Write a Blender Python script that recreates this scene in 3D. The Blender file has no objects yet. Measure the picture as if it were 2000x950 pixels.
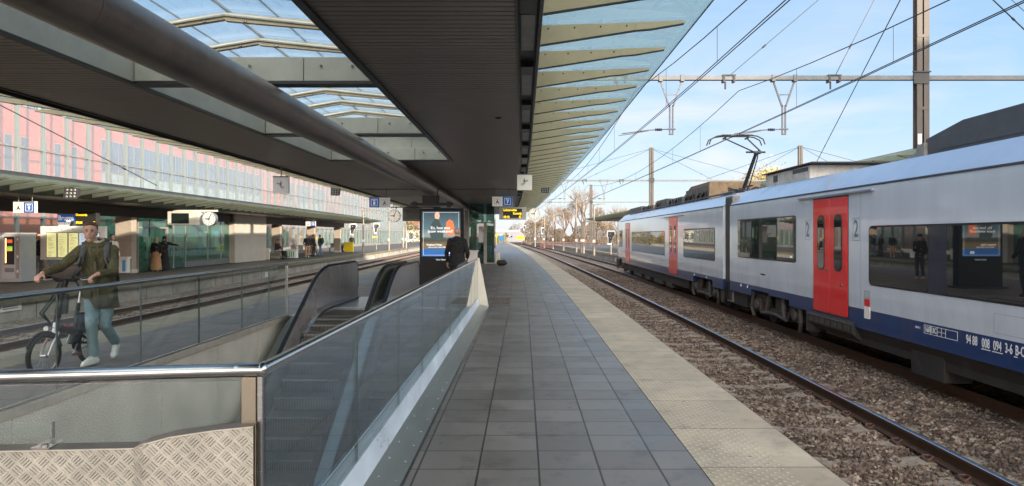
import bpy, bmesh, math, random
import numpy as np
from mathutils import Vector, Matrix
random.seed(7); rng = np.random.default_rng(7)
scene = bpy.context.scene; col = scene.collection
R = math.radians; PI = math.pi
# ------------------------------------------------------------------ camera
EYE = 1.62; F = 1390.0
cd = bpy.data.cameras.new('camera'); cam = bpy.data.objects.new('camera', cd); col.objects.link(cam)
cam.location = (0, 0, EYE); cam.rotation_euler = (R(90), 0, 0)
cd.sensor_width = 36; cd.lens = 36*F/2000; cd.shift_x = -.011; cd.shift_y = -.007
cd.clip_start = .05; cd.clip_end = 3000
scene.camera = cam
# ------------------------------------------------------------------ world, sun, exposure
SUN_EL = R(11); SUN_AZ = R(125)        # azimuth clockwise from +Y (the way the platform runs)
w = bpy.data.worlds.new('World'); scene.world = w; w.use_nodes = True
nt = w.node_tree; nt.nodes.clear()
N = nt.nodes.new; L = nt.links.new
out = N('ShaderNodeOutputWorld'); bg = N('ShaderNodeBackground'); bg.inputs[1].default_value = .15
sky = N('ShaderNodeTexSky'); sky.sky_type = 'NISHITA'; sky.sun_disc = False
sky.sun_elevation = SUN_EL; sky.sun_rotation = SUN_AZ; sky.altitude = 10; sky.dust_density = .6; sky.air_density = 1.0; sky.ozone_density = 2.2
tc = N('ShaderNodeTexCoord'); mp = N('ShaderNodeMapping'); mp.inputs['Scale'].default_value = (1.0, 1.0, 4.5)
L(tc.outputs['Generated'], mp.inputs[0])
no = N('ShaderNodeTexNoise'); no.inputs['Scale'].default_value = 2.3; no.inputs['Detail'].default_value = 8; no.inputs['Roughness'].default_value = .55; no.inputs['Distortion'].default_value = .5
L(mp.outputs[0], no.inputs['Vector'])
cr = N('ShaderNodeValToRGB'); cr.color_ramp.elements[0].position = .44; cr.color_ramp.elements[1].position = .66
L(no.outputs['Fac'], cr.inputs[0])
sep = N('ShaderNodeSeparateXYZ'); L(tc.outputs['Generated'], sep.inputs[0])
mr = N('ShaderNodeMapRange'); mr.inputs[1].default_value = .34; mr.inputs[2].default_value = .06; mr.inputs[3].default_value = .05; mr.inputs[4].default_value = .92
L(sep.outputs[2], mr.inputs[0])
mu = N('ShaderNodeMath'); mu.operation = 'MULTIPLY'; L(cr.outputs[0], mu.inputs[0]); L(mr.outputs[0], mu.inputs[1])
mx = N('ShaderNodeMixRGB'); L(mu.outputs[0], mx.inputs[0]); mx.inputs[2].default_value = (2.9, 2.8, 3.05, 1)
hz = N('ShaderNodeMixRGB')                                                            # whitish haze low in the sky
hr = N('ShaderNodeValToRGB'); hr.color_ramp.elements[0].position = 0; hr.color_ramp.elements[0].color = (2.3,2.45,2.88,1); hr.color_ramp.elements[1].position = .5; hr.color_ramp.elements[1].color = (.80,1.55,2.40,1)
e_ = hr.color_ramp.elements.new(.16); e_.color = (1.38,2.0,2.76,1)
L(sep.outputs[2], hr.inputs[0]); L(hr.outputs[0], hz.inputs[2]); hz.inputs[0].default_value = .75; L(sky.outputs[0], hz.inputs[1])
L(hz.outputs[0], mx.inputs[1])
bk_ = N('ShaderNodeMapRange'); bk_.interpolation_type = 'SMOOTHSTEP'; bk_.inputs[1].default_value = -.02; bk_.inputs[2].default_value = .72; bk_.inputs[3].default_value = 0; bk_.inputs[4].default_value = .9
dn = N('ShaderNodeVectorMath'); dn.operation = 'DOT_PRODUCT'; dn.inputs[1].default_value = (.36, -1, 0); L(tc.outputs['Generated'], dn.inputs[0]); L(dn.outputs['Value'], bk_.inputs[0])                                                      # unseen bright cloud bank, added behind the camera to lift the shade
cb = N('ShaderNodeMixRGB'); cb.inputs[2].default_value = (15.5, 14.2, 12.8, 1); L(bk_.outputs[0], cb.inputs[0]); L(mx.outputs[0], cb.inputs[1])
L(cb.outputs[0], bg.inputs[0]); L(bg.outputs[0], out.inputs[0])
sl = bpy.data.lights.new('sun', 'SUN'); sl.energy = 3.6; sl.angle = R(.5); sl.color = (1, .86, .70)
so = bpy.data.objects.new('sun', sl); col.objects.link(so)
sd = Vector((math.sin(SUN_AZ)*math.cos(SUN_EL), math.cos(SUN_AZ)*math.cos(SUN_EL), math.sin(SUN_EL)))
so.rotation_euler = sd.to_track_quat('Z', 'Y').to_euler(); so.location = (40, -20, 30)
scene.view_settings.view_transform = 'Standard'; scene.view_settings.look = 'None'
scene.view_settings.gamma = 1; scene.view_settings.use_curve_mapping = False
scene.view_settings.exposure = 1.29
scene.cycles.max_bounces = 6; scene.cycles.transparent_max_bounces = 24; scene.cycles.caustics_reflective = False; scene.cycles.caustics_refractive = False
scene.cycles.use_denoising = True
# ------------------------------------------------------------------ helpers
def off(y):                                     # the line bends gently to the left beyond 15 m
    return -.00285*max(0.0, y-15)**1.5
class MB:
    def __init__(s): s.v = []; s.f = []; s.uv = None; s.m = []; s.mi = 0
    def add(s, vs, fs):
        b = len(s.v); s.v += [tuple(v) for v in vs]; s.f += [tuple(b+i for i in f) for f in fs]; s.m += [s.mi]*len(fs); return s
    def box(s, x0, x1, y0, y1, z0, z1):
        return s.add([(x0,y0,z0),(x1,y0,z0),(x1,y1,z0),(x0,y1,z0),(x0,y0,z1),(x1,y0,z1),(x1,y1,z1),(x0,y1,z1)],
                     [(0,3,2,1),(4,5,6,7),(0,1,5,4),(1,2,6,5),(2,3,7,6),(3,0,4,7)])
    def quad(s, a, b, c, d): return s.add([a,b,c,d], [(0,1,2,3)])
    def bar(s, p, q, wx, wz):                   # rectangular bar from p to q
        p = Vector(p); q = Vector(q); d = (q-p).normalized()
        up = Vector((0,0,1)) if abs(d.z) < .95 else Vector((0,1,0))
        a = d.cross(up).normalized()*wx/2; b = a.cross(d).normalized()*wz/2
        vs = [e+sa*a+sb*b for e in (p, q) for sa, sb in ((-1,-1),(1,-1),(1,1),(-1,1))]
        return s.add(vs, [(0,1,2,3),(7,6,5,4),(0,4,5,1),(1,5,6,2),(2,6,7,3),(3,7,4,0)])
    def cyl(s, p, q, r0, r1=None, n=12):
        return s.tube([p, q], [r0, r0 if r1 is None else r1], n)
    def tube(s, pts, r, n=10, caps=True, closed=False):
        pts = [Vector(p) for p in pts]; k = len(pts); rs = r if isinstance(r, (list, tuple)) else [r]*k
        vs = []; ref = None
        for i in range(k):
            if closed: d = (pts[(i+1)%k]-pts[i-1]).normalized()
            else: d = (pts[min(i+1, k-1)]-pts[max(i-1, 0)]).normalized()
            if ref is None or abs(ref.dot(d)) > .98:
                ref = Vector((0,0,1)) if abs(d.z) < .9 else Vector((1,0,0))
            a = (ref-d*ref.dot(d)).normalized(); ref = a; b = d.cross(a)
            for j in range(n):
                t = 2*PI*j/n; vs.append(pts[i]+rs[i]*(math.cos(t)*a+math.sin(t)*b))
        fs = []
        for i in range(k if closed else k-1):
            i2 = (i+1) % k
            for j in range(n): fs.append((i*n+j, i*n+(j+1)%n, i2*n+(j+1)%n, i2*n+j))
        if caps and not closed: fs.append(tuple(range(n-1,-1,-1))); fs.append(tuple(range((k-1)*n, k*n)))
        return s.add(vs, fs)
    def prism(s, poly, axis, a, b):             # polygon extruded along an axis from a to b
        def pt(u, v, t): return {'x': (t,u,v), 'y': (u,t,v), 'z': (u,v,t)}[axis]
        n = len(poly); vs = [pt(u,v,a) for u,v in poly]+[pt(u,v,b) for u,v in poly]
        fs = [tuple(range(n-1,-1,-1)), tuple(range(n,2*n))]+[(i,(i+1)%n,n+(i+1)%n,n+i) for i in range(n)]
        return s.add(vs, fs)
    def sweep(s, prof, ys, closed=True, bend=True, caps=True):   # an x,z profile carried along the track
        k = len(prof); vs = []
        for y in ys:
            o = off(y) if bend else 0
            vs += [(x+o, y, z) for x, z in prof]
        fs = []; e = k if closed else k-1
        for i in range(len(ys)-1):
            for j in range(e): fs.append((i*k+j, i*k+(j+1)%k, (i+1)*k+(j+1)%k, (i+1)*k+j))
        if closed and caps: fs.append(tuple(range(k))); fs.append(tuple(range(len(ys)*k-1, (len(ys)-1)*k-1, -1)))
        return s.add(vs, fs)
    def lathe(s, prof, c, axis='z', n=20):      # r,h profile turned about an axis
        vs = []
        for r, h in prof:
            for j in range(n):
                t = 2*PI*j/n; u, v = r*math.cos(t), r*math.sin(t)
                vs.append({'z': (c[0]+u, c[1]+v, c[2]+h), 'y': (c[0]+u, c[1]+h, c[2]+v), 'x': (c[0]+h, c[1]+u, c[2]+v)}[axis])
        k = len(prof); fs = [(i*n+j, i*n+(j+1)%n, (i+1)*n+(j+1)%n, (i+1)*n+j) for i in range(k-1) for j in range(n)]
        fs.append(tuple(range(n-1,-1,-1))); fs.append(tuple(range((k-1)*n, k*n)))
        return s.add(vs, fs)
    def ball(s, c, r, n=12, m=8):               # r may be a triple
        rx, ry, rz = r if isinstance(r, (tuple, list)) else (r, r, r)
        vs = []
        for i in range(m+1):
            t = PI*i/m
            for j in range(n):
                u = 2*PI*j/n; vs.append((c[0]+rx*math.sin(t)*math.cos(u), c[1]+ry*math.sin(t)*math.sin(u), c[2]+rz*math.cos(t)))
        return s.add(vs, [(i*n+j, (i+1)*n+j, (i+1)*n+(j+1)%n, i*n+(j+1)%n) for i in range(m) for j in range(n)])
    def limb(s, p, q, r0, r1, n=14):            # capsule with two radii
        p = Vector(p); q = Vector(q); d = (q-p); 
        if d.length < 1e-5: return s.ball(p, r0)
        d.normalize(); pts = []; rs = []
        for t in (1, .92, .7, .4): pts.append(p-d*r0*t); rs.append(max(.0015, r0*math.sqrt(max(0, 1-t*t))))
        pts.append(p); rs.append(r0); pts.append(q); rs.append(r1)
        for t in (.4, .7, .92, 1): pts.append(q+d*r1*t); rs.append(max(.0015, r1*math.sqrt(max(0, 1-t*t))))
        return s.tube(pts, rs, n)
    def rings(s, rs, n=20, yaw=0):              # stacked ellipses (x, y, z, rx, ry[, yaw])
        vs = []
        for r in rs:
            x, y, z, rx, ry = r[:5]; yw = r[5] if len(r) > 5 else yaw; c, sn = math.cos(yw), math.sin(yw)
            for j in range(n):
                t = 2*PI*j/n; u, v = rx*math.cos(t), ry*math.sin(t); vs.append((x+u*c-v*sn, y+u*sn+v*c, z))
        k = len(rs); fs = [(i*n+j, i*n+(j+1)%n, (i+1)*n+(j+1)%n, (i+1)*n+j) for i in range(k-1) for j in range(n)]
        fs.append(tuple(range(n-1,-1,-1))); fs.append(tuple(range((k-1)*n, k*n)))
        return s.add(vs, fs)
    def xform(s, M):
        s.v = [tuple(M @ Vector(v)) for v in s.v]; return s
    def mesh(s, name, mats, org=(0,0,0), smooth=False, uvf=None):
        me = bpy.data.meshes.new(name)
        ox, oy, oz = org
        me.from_pydata([(x-ox, y-oy, z-oz) for x, y, z in s.v], [], s.f)
        for m in (mats if isinstance(mats, (list, tuple)) else [mats]): me.materials.append(m)
        if any(s.m): me.polygons.foreach_set('material_index', s.m)
        bm = bmesh.new(); bm.from_mesh(me); bmesh.ops.recalc_face_normals(bm, faces=bm.faces); bm.to_mesh(me); bm.free()
        if uvf:
            uv = me.uv_layers.new(name='UVMap')
            for lp in me.loops:
                x, y, z = me.vertices[lp.vertex_index].co; uv.data[lp.index].uv = uvf(x+ox, y+oy, z+oz)
        if smooth:
            me.polygons.foreach_set('use_smooth', [True]*len(me.polygons))
            try: me.set_sharp_from_angle(angle=R(smooth if smooth is not True else 40))
            except Exception: pass
        return me
    def build(s, name, mats, parent=None, smooth=False, uvf=None, bevel=0, **kw):
        org = world_org(parent)
        if parent is None and s.v and kw.get('origin') != 'world':
            xs, ys, zs = zip(*s.v); org = ((min(xs)+max(xs))/2, (min(ys)+max(ys))/2, min(zs))
        kw.pop('origin', None)
        ob = bpy.data.objects.new(name, s.mesh(name, mats, org, smooth, uvf)); col.objects.link(ob)
        if parent is None: ob.location = org
        else: ob.parent = parent
        if bevel:
            b = ob.modifiers.new('bevel', 'BEVEL'); b.width = bevel; b.segments = 2; b.limit_method = 'ANGLE'; b.harden_normals = False
        if kw: tag(ob, **kw)
        return ob
def world_org(p):
    o = Vector((0,0,0))
    while p is not None: o += p.location; p = p.parent
    return tuple(o)
def tag(o, label=None, cat=None, group=None, kind=None):
    if label: o['label'] = label
    if cat: o['category'] = cat
    if group: o['group'] = group
    if kind: o['kind'] = kind
    return o
def thing(name, label, cat, loc=(0,0,0), group=None, kind=None):
    o = bpy.data.objects.new(name, None); col.objects.link(o); o.location = loc; o.empty_display_size = .2
    return tag(o, label, cat, group, kind)
def copy_tree(o, parent=None, first=True, **kw):
    c = o.copy(); col.objects.link(c)
    if not first: c.parent = parent
    for ch in list(o.children): copy_tree(ch, c, False)
    if kw: tag(c, **kw)
    return c
def join(name, objs_mesh, mat):                  # several meshes into one
    pass
def P(px, y): return (px-1022)/F*y               # lateral place of something at depth y, read off the photograph's survey
def Zp(py, y): return EYE-(py-461)/F*y
def ys(a, b, st): 
    n = max(1, int(round((b-a)/st))); return [a+(b-a)*i/n for i in range(n+1)]
def remesh(mb, voxel, smooth=4, tag_name='m'):   # many shapes melted into one skin; returns an MB-like mesh datablock
    me = mb.mesh(tag_name, [], (0,0,0)); ob = bpy.data.objects.new('tmp', me); col.objects.link(ob)
    r = ob.modifiers.new('r', 'REMESH'); r.mode = 'VOXEL'; r.voxel_size = voxel; r.use_smooth_shade = True
    if smooth: s = ob.modifiers.new('s', 'SMOOTH'); s.factor = .5; s.iterations = smooth
    dg = bpy.context.evaluated_depsgraph_get()
    res = bpy.data.meshes.new_from_object(ob.evaluated_get(dg))
    bpy.data.objects.remove(ob); bpy.data.meshes.remove(me)
    return res
def mesh_obj(name, me, mat, parent=None, loc=None, **kw):
    me.materials.clear(); me.materials.append(mat); me.name = name
    ob = bpy.data.objects.new(name, me); col.objects.link(ob)
    if parent is not None: ob.parent = parent
    if loc: ob.location = loc
    if kw: tag(ob, **kw)
    return ob
def text_mesh(txt, size, extrude=.002, bold=0, spacing=1.0, align='CENTER', xs=1.0):
    c = bpy.data.curves.new('t', 'FONT'); c.body = txt; c.size = size; c.extrude = extrude; c.offset = bold; c.space_character = spacing
    c.align_x = align; c.align_y = 'CENTER'; c.resolution_u = 3
    ob = bpy.data.objects.new('t', c); col.objects.link(ob); bpy.context.view_layer.update()
    me = bpy.data.meshes.new_from_object(ob.evaluated_get(bpy.context.evaluated_depsgraph_get()))
    bpy.data.objects.remove(ob); bpy.data.curves.remove(c)
    if xs != 1: me.transform(Matrix.Diagonal((xs,1,1,1)))
    return me
FRONT = Matrix(((1,0,0,0),(0,0,-1,0),(0,1,0,0),(0,0,0,1)))      # reads from the camera's side
SIDE = Matrix(((0,0,-1,0),(-1,0,0,0),(0,1,0,0),(0,0,0,1)))      # reads from the left, on a face looking to -x
def text(txt, size, pos, mat, parent, name='lettering', way=FRONT, **kw):
    me = text_mesh(txt, size, **kw); me.transform(way)
    o = world_org(parent); me.transform(Matrix.Translation(Vector(pos)-Vector(o)))
    return mesh_obj(name, me, mat, parent)
# ------------------------------------------------------------------ materials
def mat(name, c, rough=.5, metal=0, spec=.5, noise=0, nscale=5, bump=0, bscale=60, coat=0, alpha=None, aniso=0, emit=None, es=1, stretch=None, var2=0):
    m = bpy.data.materials.new(name); m.use_nodes = True; t = m.node_tree; p = t.nodes['Principled BSDF']
    p.inputs['Base Color'].default_value = (*c, 1); p.inputs['Roughness'].default_value = rough; p.inputs['Metallic'].default_value = metal
    p.inputs['Specular IOR Level'].default_value = spec
    if coat: p.inputs['Coat Weight'].default_value = coat; p.inputs['Coat Roughness'].default_value = .05
    if emit: p.inputs['Emission Color'].default_value = (*emit, 1); p.inputs['Emission Strength'].default_value = es
    if noise or bump or var2:
        tcn = t.nodes.new('ShaderNodeTexCoord'); mpn = t.nodes.new('ShaderNodeMapping'); t.links.new(tcn.outputs['Object'], mpn.inputs[0])
        if stretch: mpn.inputs['Scale'].default_value = stretch
    if noise:
        n = t.nodes.new('ShaderNodeTexNoise'); n.inputs['Scale'].default_value = nscale; n.inputs['Detail'].default_value = 6; n.inputs['Roughness'].default_value = .65
        t.links.new(mpn.outputs[0], n.inputs['Vector'])
        r = t.nodes.new('ShaderNodeMapRange'); r.inputs[1].default_value = .3; r.inputs[2].default_value = .7; r.inputs[3].default_value = 1-noise; r.inputs[4].default_value = 1+noise
        t.links.new(n.outputs['Fac'], r.inputs[0])
        x = t.nodes.new('ShaderNodeVectorMath'); x.operation = 'SCALE'; x.inputs[0].default_value = c
        t.links.new(r.outputs[0], x.inputs['Scale']); t.links.new(x.outputs[0], p.inputs['Base Color'])
        r2 = t.nodes.new('ShaderNodeMapRange'); r2.inputs[1].default_value = .3; r2.inputs[2].default_value = .7; r2.inputs[3].default_value = max(.02, rough*(1-noise*.6)); r2.inputs[4].default_value = min(1, rough*(1+noise*.6))
        t.links.new(n.outputs['Fac'], r2.inputs[0]); t.links.new(r2.outputs[0], p.inputs['Roughness'])
    if bump:
        n = t.nodes.new('ShaderNodeTexNoise'); n.inputs['Scale'].default_value = bscale; n.inputs['Detail'].default_value = 4
        t.links.new(mpn.outputs[0], n.inputs['Vector'])
        b = t.nodes.new('ShaderNodeBump'); b.inputs['Strength'].default_value = bump; b.inputs['Distance'].default_value = .01
        t.links.new(n.outputs['Fac'], b.inputs['Height']); t.links.new(b.outputs[0], p.inputs['Normal'])
    return m
def glass(name, tint=(.9,.95,.95), refl=1.0, body=0, bodyc=(.7,.8,.8), rough=.0, base=.04):
    """a thin pane: mirror by angle, the rest let through with a tint, a little film that scatters"""
    m = bpy.data.materials.new(name); m.use_nodes = True; t = m.node_tree; t.nodes.clear()
    o = t.nodes.new('ShaderNodeOutputMaterial'); tr = t.nodes.new('ShaderNodeBsdfTransparent'); tr.inputs[0].default_value = (*tint, 1)
    gl = t.nodes.new('ShaderNodeBsdfGlossy'); gl.inputs['Roughness'].default_value = rough; gl.inputs[0].default_value = (.95,.97,1,1)
    fr = t.nodes.new('ShaderNodeLayerWeight'); fr.inputs['Blend'].default_value = .5
    pw = t.nodes.new('ShaderNodeMath'); pw.operation = 'POWER'; pw.inputs[1].default_value = 4.2; t.links.new(fr.outputs['Facing'], pw.inputs[0])
    ml = t.nodes.new('ShaderNodeMath'); ml.operation = 'MULTIPLY_ADD'; ml.inputs[1].default_value = .9*refl; ml.inputs[2].default_value = base*refl*1.8; ml.use_clamp = True
    t.links.new(pw.outputs[0], ml.inputs[0])
    mx = t.nodes.new('ShaderNodeMixShader'); t.links.new(ml.outputs[0], mx.inputs[0]); t.links.new(gl.outputs[0], mx.inputs[2])
    if body:
        df = t.nodes.new('ShaderNodeBsdfDiffuse'); df.inputs[0].default_value = (*bodyc, 1); tl = t.nodes.new('ShaderNodeBsdfTranslucent'); tl.inputs[0].default_value = (*bodyc, 1)
        md = t.nodes.new('ShaderNodeMixShader'); md.inputs[0].default_value = .5; t.links.new(df.outputs[0], md.inputs[1]); t.links.new(tl.outputs[0], md.inputs[2])
        mb = t.nodes.new('ShaderNodeMixShader'); mb.inputs[0].default_value = body; t.links.new(tr.outputs[0], mb.inputs[1]); t.links.new(md.outputs[0], mb.inputs[2])
        t.links.new(mb.outputs[0], mx.inputs[1])
    else: t.links.new(tr.outputs[0], mx.inputs[1])
    t.links.new(mx.outputs[0], o.inputs[0]); return m
def tiles(name, c1, c2, mortar, w, h, ms, rough, shift=(0,0), bump=.3, dots=False, offset=0, grime=.25, roughv=.12, stains=True):
    m = bpy.data.materials.new(name); m.use_nodes = True; t = m.node_tree; p = t.nodes['Principled BSDF']; NN = t.nodes.new; LL = t.links.new
    uv = NN('ShaderNodeUVMap'); mpn = NN('ShaderNodeMapping'); mpn.inputs['Location'].default_value = (*shift, 0); LL(uv.outputs[0], mpn.inputs[0])
    br = NN('ShaderNodeTexBrick'); br.offset = offset; br.inputs['Scale'].default_value = 1; br.inputs['Brick Width'].default_value = w; br.inputs['Row Height'].default_value = h
    br.inputs['Mortar Size'].default_value = ms; br.inputs['Mortar Smooth'].default_value = .1; br.inputs['Color1'].default_value = (*c1,1); br.inputs['Color2'].default_value = (*c2,1); br.inputs['Mortar'].default_value = (*mortar,1)
    LL(mpn.outputs[0], br.inputs['Vector'])
    n = NN('ShaderNodeTexNoise'); n.inputs['Scale'].default_value = 1.3; n.inputs['Detail'].default_value = 9; n.inputs['Roughness'].default_value = .7; LL(mpn.outputs[0], n.inputs['Vector'])
    r = NN('ShaderNodeMapRange'); r.inputs[1].default_value = .25; r.inputs[2].default_value = .75; r.inputs[3].default_value = 1-grime; r.inputs[4].default_value = 1+grime; LL(n.outputs['Fac'], r.inputs[0])
    x = NN('ShaderNodeVectorMath'); x.operation = 'SCALE'; LL(br.outputs['Color'], x.inputs[0]); LL(r.outputs[0], x.inputs['Scale'])
    n2 = NN('ShaderNodeTexNoise'); n2.inputs['Scale'].default_value = 160; n2.inputs['Detail'].default_value = 3; LL(mpn.outputs[0], n2.inputs['Vector'])
    r3 = NN('ShaderNodeMapRange'); r3.inputs[3].default_value = .75; r3.inputs[4].default_value = 1.25; LL(n2.outputs['Fac'], r3.inputs[0])
    x2 = NN('ShaderNodeVectorMath'); x2.operation = 'SCALE'; LL(x.outputs[0], x2.inputs[0]); LL(r3.outputs[0], x2.inputs['Scale'])
    if stains:
        n4 = NN('ShaderNodeTexNoise'); n4.inputs['Scale'].default_value = 3.1; n4.inputs['Detail'].default_value = 7; n4.inputs['Roughness'].default_value = .75; LL(mpn.outputs[0], n4.inputs['Vector'])
        g4 = NN('ShaderNodeMapRange'); g4.inputs[1].default_value = .52; g4.inputs[2].default_value = .70; g4.inputs[3].default_value = 1; g4.inputs[4].default_value = .62; LL(n4.outputs['Fac'], g4.inputs[0])
        v4 = NN('ShaderNodeTexVoronoi'); v4.inputs['Scale'].default_value = 2.6; LL(mpn.outputs[0], v4.inputs['Vector'])
        g5 = NN('ShaderNodeMapRange'); g5.inputs[1].default_value = .035; g5.inputs[2].default_value = .05; g5.inputs[3].default_value = .5; g5.inputs[4].default_value = 1; LL(v4.outputs['Distance'], g5.inputs[0])
        m5 = NN('ShaderNodeMath'); m5.operation = 'MULTIPLY'; LL(g4.outputs[0], m5.inputs[0]); LL(g5.outputs[0], m5.inputs[1])
        x4 = NN('ShaderNodeVectorMath'); x4.operation = 'SCALE'; LL(x2.outputs[0], x4.inputs[0]); LL(m5.outputs[0], x4.inputs['Scale']); x2 = x4
    LL(x2.outputs[0], p.inputs['Base Color'])
    r2 = NN('ShaderNodeMapRange'); r2.inputs[1].default_value = .3; r2.inputs[2].default_value = .7; r2.inputs[3].default_value = rough-roughv; r2.inputs[4].default_value = rough+roughv; LL(n.outputs['Fac'], r2.inputs[0]); LL(r2.outputs[0], p.inputs['Roughness'])
    inv = NN('ShaderNodeMath'); inv.operation = 'MULTIPLY'; inv.inputs[1].default_value = -1; LL(br.outputs['Fac'], inv.inputs[0])
    hgt = NN('ShaderNodeMath'); hgt.operation = 'MULTIPLY_ADD'; hgt.inputs[1].default_value = .12; LL(n2.outputs['Fac'], hgt.inputs[0]); LL(inv.outputs[0], hgt.inputs[2])
    last = hgt
    if dots:
        s2 = NN('ShaderNodeSeparateXYZ'); LL(uv.outputs[0], s2.inputs[0]); pr = []
        for k in (0, 1):
            a = NN('ShaderNodeMath'); a.operation = 'MULTIPLY'; a.inputs[1].default_value = 2*PI/dots; LL(s2.outputs[k], a.inputs[0])
            b = NN('ShaderNodeMath'); b.operation = 'SINE'; LL(a.outputs[0], b.inputs[0]); pr.append(b)
        q = NN('ShaderNodeMath'); q.operation = 'MULTIPLY'; LL(pr[0].outputs[0], q.inputs[0]); LL(pr[1].outputs[0], q.inputs[1])
        g = NN('ShaderNodeMapRange'); g.inputs[1].default_value = .45; g.inputs[2].default_value = .8; g.inputs[3].default_value = 0; g.inputs[4].default_value = 1; LL(q.outputs[0], g.inputs[0])
        lo = NN('ShaderNodeMath'); lo.operation = 'LESS_THAN'; lo.inputs[1].default_value = 1.83; LL(s2.outputs[0], lo.inputs[0])
        g2 = NN('ShaderNodeMath'); g2.operation = 'MULTIPLY'; LL(g.outputs[0], g2.inputs[0]); LL(lo.outputs[0], g2.inputs[1])
        ad = NN('ShaderNodeMath'); ad.operation = 'ADD'; LL(g2.outputs[0], ad.inputs[0]); LL(hgt.outputs[0], ad.inputs[1]); last = ad
        wr = NN('ShaderNodeMixRGB'); wr.blend_type = 'MIX'; sc_ = NN('ShaderNodeMath'); sc_.operation = 'MULTIPLY'; sc_.inputs[1].default_value = .45; LL(g2.outputs[0], sc_.inputs[0])
        LL(sc_.outputs[0], wr.inputs[0]); LL(x2.outputs[0], wr.inputs[1]); wr.inputs[2].default_value = (.62,.58,.46,1); LL(wr.outputs[0], p.inputs['Base Color'])
    b = NN('ShaderNodeBump'); b.inputs['Strength'].default_value = bump; b.inputs['Distance'].default_value = .006; LL(last.outputs[0], b.inputs['Height']); LL(b.outputs[0], p.inputs['Normal'])
    return m
m_tile = tiles('platform_tile', (.130,.118,.110), (.185,.170,.159), (.036,.029,.024), .42, .42, .0075, .46, shift=(.108-.42*20+12*.42-.0, -.74+.42*10), grime=.28)
# brick joints fall on multiples of .42 after the shift
m_tile.node_tree.nodes['Mapping'].inputs['Location'].default_value = (-.108, -.74, 0)
m_edge = tiles('edge_slab', (.33,.28,.21), (.40,.345,.265), (.10,.08,.06), .885, 1.0, .006, .75, shift=(-1.235, -.98), dots=.085, bump=.8, grime=.3)
m_edge2 = tiles('edge_slab_plain', (.32,.28,.21), (.38,.34,.26), (.08,.065,.05), 3, 1.0, .006, .8, shift=(0,-.98), grime=.25)
m_conc = tiles('platform_wall', (.30,.28,.24), (.37,.345,.30), (.07,.06,.05), 2.0, 3.0, .02, .85, grime=.4)
m_steel = mat('brushed_steel', (.42,.41,.40), .26, 1, noise=.12, nscale=8, stretch=(1,20,20))
m_rail = mat('handrail_steel', (.55,.54,.53), .17, 1, noise=.06, nscale=20)
m_panel = mat('polished_steel_panel', (.52,.49,.48), .2, .62, noise=.15, nscale=3)
m_rubber = mat('black_rubber', (.012,.012,.013), .32, 0, noise=.1)
m_black = mat('black_paint', (.012,.012,.014), .4)
m_dark = mat('dark_steel', (.05,.05,.052), .45, .3, noise=.2)
m_beige = mat('beige_painted_metal', (.50,.395,.255), .42, .15, noise=.10, nscale=3)
m_beige2 = mat('grey_green_metal', (.36,.35,.30), .45, .15, noise=.12, nscale=2)
m_ceil = mat('ceiling_slats', (.27,.235,.21), .42, .25, noise=.16, nscale=.8)
m_ceilgap = mat('ceiling_gap', (.012,.012,.012), .8)
m_pipe = mat('pipe_paint', (.25,.20,.17), .36, .45, noise=.32, nscale=1.6, bump=.12, bscale=70)
m_white = mat('white_paint', (.78,.77,.74), .45, noise=.05, nscale=4)
m_cream = mat('cream_metal', (.64,.60,.52), .5, noise=.08)
m_bluesign = mat('sign_blue', (.012,.075,.25), .4)
m_galv = mat('galvanised_steel', (.32,.31,.29), .5, .55, noise=.25, nscale=6)
m_granite = mat('granite', (.30,.29,.26), .6, 0)
def speckle(m, c, amt=.5, scale=220, big=.18):
    t = m.node_tree; p = t.nodes['Principled BSDF']; tcn = t.nodes.new('ShaderNodeTexCoord')
    n = t.nodes.new('ShaderNodeTexNoise'); n.inputs['Scale'].default_value = scale; n.inputs['Detail'].default_value = 2; t.links.new(tcn.outputs['Object'], n.inputs['Vector'])
    n2 = t.nodes.new('ShaderNodeTexNoise'); n2.inputs['Scale'].default_value = 1.2; n2.inputs['Detail'].default_value = 6; t.links.new(tcn.outputs['Object'], n2.inputs['Vector'])
    r = t.nodes.new('ShaderNodeMapRange'); r.inputs[1].default_value = .35; r.inputs[2].default_value = .65; r.inputs[3].default_value = 1-amt; r.inputs[4].default_value = 1+amt; t.links.new(n.outputs['Fac'], r.inputs[0])
    r2 = t.nodes.new('ShaderNodeMapRange'); r2.inputs[1].default_value = .3; r2.inputs[2].default_value = .7; r2.inputs[3].default_value = 1-big; r2.inputs[4].default_value = 1+big; t.links.new(n2.outputs['Fac'], r2.inputs[0])
    q = t.nodes.new('ShaderNodeMath'); q.operation = 'MULTIPLY'; t.links.new(r.outputs[0], q.inputs[0]); t.links.new(r2.outputs[0], q.inputs[1])
    x = t.nodes.new('ShaderNodeVectorMath'); x.operation = 'SCALE'; x.inputs[0].default_value = c; t.links.new(q.outputs[0], x.inputs['Scale']); t.links.new(x.outputs[0], p.inputs['Base Color'])
speckle(m_granite, (.64,.60,.52), .45, 90)
m_balglass = glass('balustrade_glass', (.93,.96,.95), .8, body=.012, bodyc=(.6,.72,.72))
m_balglass2 = glass('balustrade_glass_dark', (.84,.90,.89), 1.0, body=.0, bodyc=(.5,.58,.58), base=.045)
m_canglass = glass('canopy_glass', (.80,.90,.91), .5, body=.30, bodyc=(.70,.84,.86))
m_canglass2 = glass('canopy_glass_old', (.80,.84,.76), .5, body=.5, bodyc=(.60,.68,.60))
m_skyglass = glass('skylight_glass', (.86,.93,.96), .5, body=.14, bodyc=(.7,.8,.9))
m_winglass = glass('room_glass', (.58,.82,.74), .7, body=.22, bodyc=(.30,.56,.48))
m_edgeglass = mat('glass_edge', (.045,.075,.07), .3)
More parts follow.
